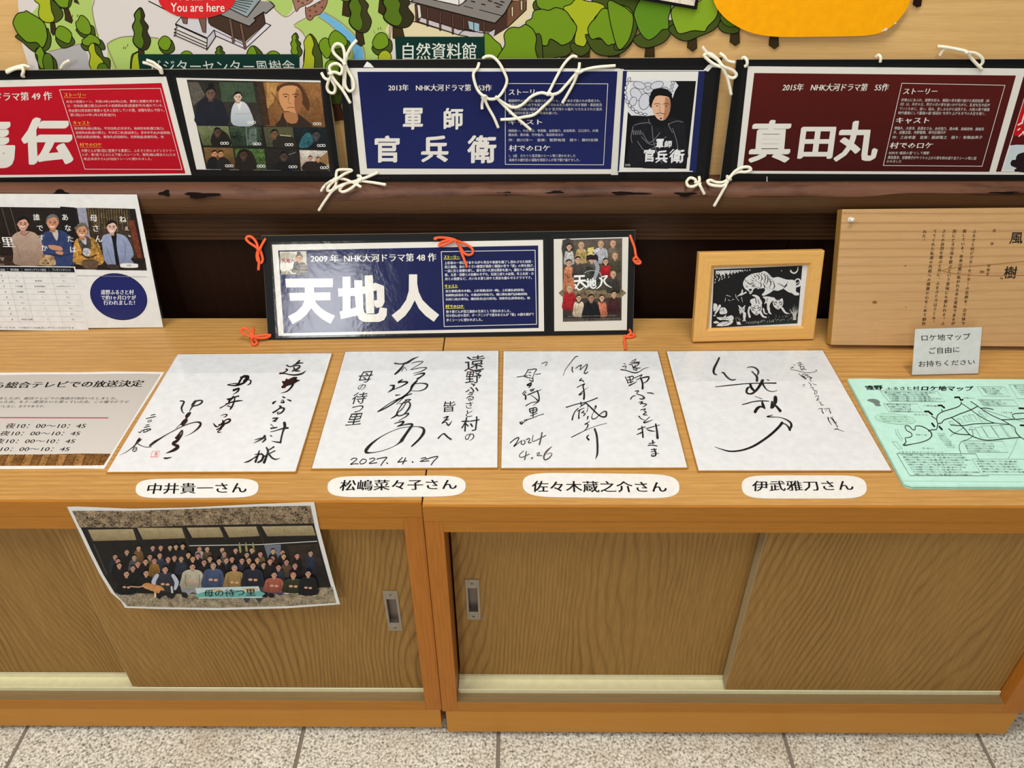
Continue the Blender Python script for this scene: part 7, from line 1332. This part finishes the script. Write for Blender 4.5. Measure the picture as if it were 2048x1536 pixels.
# ---- small acrylic sign stand
fr = mkframe((1822, 751), (1958, 748), 0, 20, z=.0012)
root = empty('sign_stand', tuple(fr.at(fr.w/2, 0))); tag(root, 'small clear acrylic stand with three handwritten lines above the mint leaflets', 'sign')
LL = fr.px([(1822, 751), (1958, 748), (1966, 653), (1829, 657)])
MB().prism([tuple(x) for x in LL], 0, .0016, lambda a, b, h: Vector(fr.at(a, b, h))).build('front_panel', M['clear'], root)
ins = LL.mean(0)+(LL-LL.mean(0))*.975
MB().prism([tuple(x) for x in ins], -.0006, -.0002, lambda a, b, h: Vector(fr.at(a, b, h))).build('sign_paper', M['white'], root)
f0 = flat(.0012); B0 = f0.px([(1822, 752), (1958, 749), (1946, 729), (1806, 731)])
MB().prism([tuple(x) for x in B0], -.001, .0004, lambda a, b, h: Vector(f0.at(a, b, h))).build('foot', M['clear'], root)
p = Print(fr, -.0001)
p.text('ロケ地マップ', [Qz(820, 1090), Qz(1215, 1075), Qz(1218, 1130), Qz(822, 1140)], BK, nib=(.6, .02, 2), jit=.015); p.text('ご自由に', [Qz(882, 1192), Qz(1126, 1184), Qz(1128, 1232), Qz(884, 1246)], BK, nib=(.6, .02, 2), jit=.015); p.text('お持ちください', [Qz(796, 1302), Qz(1252, 1288), Qz(1252, 1330), Qz(798, 1352)], BK, nib=(.6, .02, 2), jit=.015)
p.build('lettering', M['ink'], root, kind='stuff')

# ---- stack of mint leaflets
Lz = Z(1680, 740, 5.565); top_z = .0048; nl = 8; rnd = random.Random(4)
olf = [Lz(90, 98), Lz(260, 94), Lz(500, 100), Lz(1100, 106), Lz(2900, 110), Lz(2900, 1310), Lz(1500, 1298), Lz(800, 1288), Lz(716, 1262)]
for k in range(nl):
    z = top_z-(nl-1-k)*.0006; fr = flat(z)
    L = flat(top_z).px(olf); L[4] = (L[0, 0]+.335, L[0, 1]-.001); L[5] = (L[0, 0]+.333, L[7, 1]-.001); L[6] = (L[7]+L[5])/2; L[3] = (L[2]+L[4])/2; off = np.array([rnd.uniform(-.0012, .0012), rnd.uniform(-.0014, .0006)]) if k < nl-1 else np.zeros(2)
    L = L+off; c = L.mean(0)
    root = empty('leaflet', tuple(fr.at(c[0], c[1])-np.array([0, 0, .0004])))
    tag(root, 'mint green map leaflet on top of its stack, black road map showing' if k == nl-1 else 'mint green leaflet under the top map leaflet, only its edge showing', 'leaflet', 'stack of mint map leaflets')
    MB().prism([tuple(x) for x in L], -.0004, 0, lambda a, b, h: Vector(fr.at(a, b, h))).build('sheet', M['mint'], root)
p = Print(fr, .0002); GK = (92, 110, 102); LB = (22, 24, 24)
def lk(pts, w, col=LB, k=3): p.stroke([Lz(*a) for a in pts], [x/5.565 for x in w] if hasattr(w, '__len__') else w/5.565, col, k=k)
p.text('遠野', [Lz(268, 175), Lz(470, 168), Lz(475, 222), Lz(300, 220)], LB, nib=(.5, .1, 3)); p.text('ふるさと村', [Lz(505, 190), Lz(880, 180), Lz(885, 225), Lz(510, 222)], LB, nib=(.5, .05, 3)); p.text('ロケ地マップ', [Lz(915, 178), Lz(1480, 180), Lz(1480, 235), Lz(905, 228)], LB, nib=(.5, .11, 3))
lk([(720, 840), (800, 825), (900, 805), (980, 775), (1020, 735), (1010, 690), (960, 650), (900, 625), (840, 625), (835, 665), (805, 660), (770, 625), (725, 622), (740, 670), (790, 700), (800, 735), (760, 752), (725, 755), (735, 800), (705, 835)], [14, 9, 9, 10, 12, 12, 10, 10, 9, 9, 9, 9, 9, 9, 9, 9, 8, 8, 10, 14])
lk([(985, 680), (1020, 665), (1075, 660), (1090, 600), (1130, 590), (1160, 555), (1250, 525), (1330, 490), (1440, 450), (1530, 405)], 10); lk([(1090, 600), (1075, 550), (1090, 500), (1140, 465), (1220, 440), (1300, 415), (1345, 385), (1350, 355)], 10); lk([(1075, 550), (1020, 515)], 8, k=1); lk([(1140, 462), (1130, 438)], 8, k=1)
lk([(1455, 350), (1530, 400), (1600, 450), (1700, 510), (1800, 555), (1880, 600), (1945, 640), (1955, 680), (2000, 740), (2100, 800)], 8); lk([(1350, 370), (1440, 430), (1520, 490), (1600, 540), (1720, 590), (1880, 605)], 7); lk([(1570, 425), (1640, 425), (1705, 440)], 9); lk([(1230, 610), (1360, 620), (1500, 600), (1650, 595), (1720, 590)], 9); lk([(1240, 530), (1330, 600), (1400, 670), (1450, 725), (1560, 770), (1660, 782), (1800, 770), (2010, 750)], 9)
lk([(1210, 655), (1260, 695), (1330, 715), (1450, 722)], 9); lk([(1800, 555), (1950, 550), (2100, 540), (2300, 545)], 9); lk([(1950, 550), (1920, 495), (2060, 480), (2400, 470)], 8); lk([(1225, 735), (1380, 640)], 4, k=1); lk([(1345, 925), (1325, 860), (1350, 800), (1430, 770), (1480, 730), (1470, 670)], 5)
for pts in ([(1280, 305), (1325, 302), (1345, 335), (1365, 330)], [(1095, 395), (1130, 395), (1160, 420)], [(945, 462), (985, 462), (1025, 495)], [(1025, 595), (1050, 628)], [(1105, 630), (1135, 662)], [(1995, 425), (2080, 430)], [(2010, 615), (2080, 618)]): lk(pts, 20, k=1)
p.poly([Lz(1435, 665), Lz(1465, 630), Lz(1500, 662)], (196, 232, 216)); lk([(1435, 665), (1465, 630), (1500, 662), (1435, 665)], 4, k=1)
def panel(x0, y0, x1, y1, sh, col=GK, w=3):
    lk([(x0, y0), (x1, y0+3), (x1+sh, y1+3), (x0+sh, y1), (x0, y0)], w, col, 1)
panel(450, 232, 1080, 350, 90); panel(485, 375, 860, 465, 60); panel(1525, 185, 1830, 290, 70); panel(1880, 162, 2500, 320, 100); panel(1540, 330, 1930, 400, 60); panel(632, 930, 1510, 1175, 145, LB, 5); panel(1470, 990, 2300, 1165, 110); panel(1370, 790, 1810, 915, 60)
LO = '遠野ふるさと村は映画やドラマの舞台として多くの作品の撮影に使われています大河'
def small(x0, y0, x1, n, dy, sh, col=(40, 50, 46), h=11):
    for i in range(n):
        e = x1+sh*i-rnd.uniform(0, (x1-x0)*.25); s_ = LO[rnd.randrange(10):]; s_ = (s_*2)[:max(6, int((e-x0-sh*i)/17))]
        p.text(s_, [Lz(x0+sh*i, y0+dy*i-h), Lz(e, y0+dy*i-h+6), Lz(e+6, y0+dy*i+h+4), Lz(x0+sh*i+6, y0+dy*i+h-2)], col, res=1)
small(490, 250, 1090, 5, 22, 18); small(515, 385, 790, 4, 24, 16); small(1570, 205, 1800, 4, 20, 20, GK); small(1560, 345, 1850, 3, 20, 16, GK); small(680, 945, 1440, 9, 27, 18); small(1510, 1015, 2000, 5, 29, 18); small(1390, 820, 1780, 4, 26, 8, GK); small(1930, 180, 2300, 5, 24, 20, GK); small(1070, 705, 1180, 8, 22, 16, (120, 150, 138))
p.text('ふるさと村メインストリート', [Lz(640, 905), Lz(1150, 908), Lz(1155, 925), Lz(645, 922)], LB, res=1)
for s_, x0, y0, x1 in (('大野どん', 1370, 310, 1500), ('川前別家', 925, 396, 1080), ('大工どん', 820, 495, 980), ('肝煎りの家', 845, 720, 965), ('弥十郎どん', 915, 870, 1040), ('こびるの家', 1790, 472, 1915)): p.text(s_, [Lz(x0, y0-9), Lz(x1, y0-4), Lz(x1+5, y0+14), Lz(x0+5, y0+10)], GK, res=1)
p.ell(*Lz(615, 545), 41, 10.5, (110, 140, 128), .1, n=30); p.ell(*Lz(615, 545), 40.4, 9.9, (178, 225, 205), .1, n=30); small(440, 520, 770, 3, 25, 14, GK)
p.poly([Lz(300, 335), Lz(340, 322), Lz(400, 325), Lz(445, 350), Lz(440, 375), Lz(455, 400), Lz(400, 400), Lz(375, 370), Lz(330, 350)], (112, 130, 124), smooth=3)
for x0, y0, w, h in ((1210, 575, 50, 40), (1300, 545, 60, 50), (1370, 515, 60, 60), (1430, 500, 80, 70), (1520, 490, 90, 80), (1500, 640, 110, 110), (1570, 625, 150, 130), (1680, 620, 170, 140), (1780, 615, 160, 130), (1540, 460, 80, 60)): lk([(x0, y0), (x0+w*.7, y0-4), (x0+w*1.3, y0+h), (x0+w*.6, y0+h+3), (x0, y0)], 2.6, GK, 1)
lk([(640, 650), (650, 700), (700, 770)], 3, GK); lk([(620, 655), (630, 720), (690, 790)], 3, GK); lk([(580, 798), (630, 800), (690, 880), (650, 882), (580, 798)], 3, GK, 1); lk([(1600, 440), (1900, 540), (2100, 590)], 3, GK, 1); lk([(1975, 770), (1920, 900), (1870, 990)], 3, GK, 1)
lk([(700, 1235), (2600, 1250)], 3, (146, 192, 174), 1)
p.build('map_print', M['ink'], root)
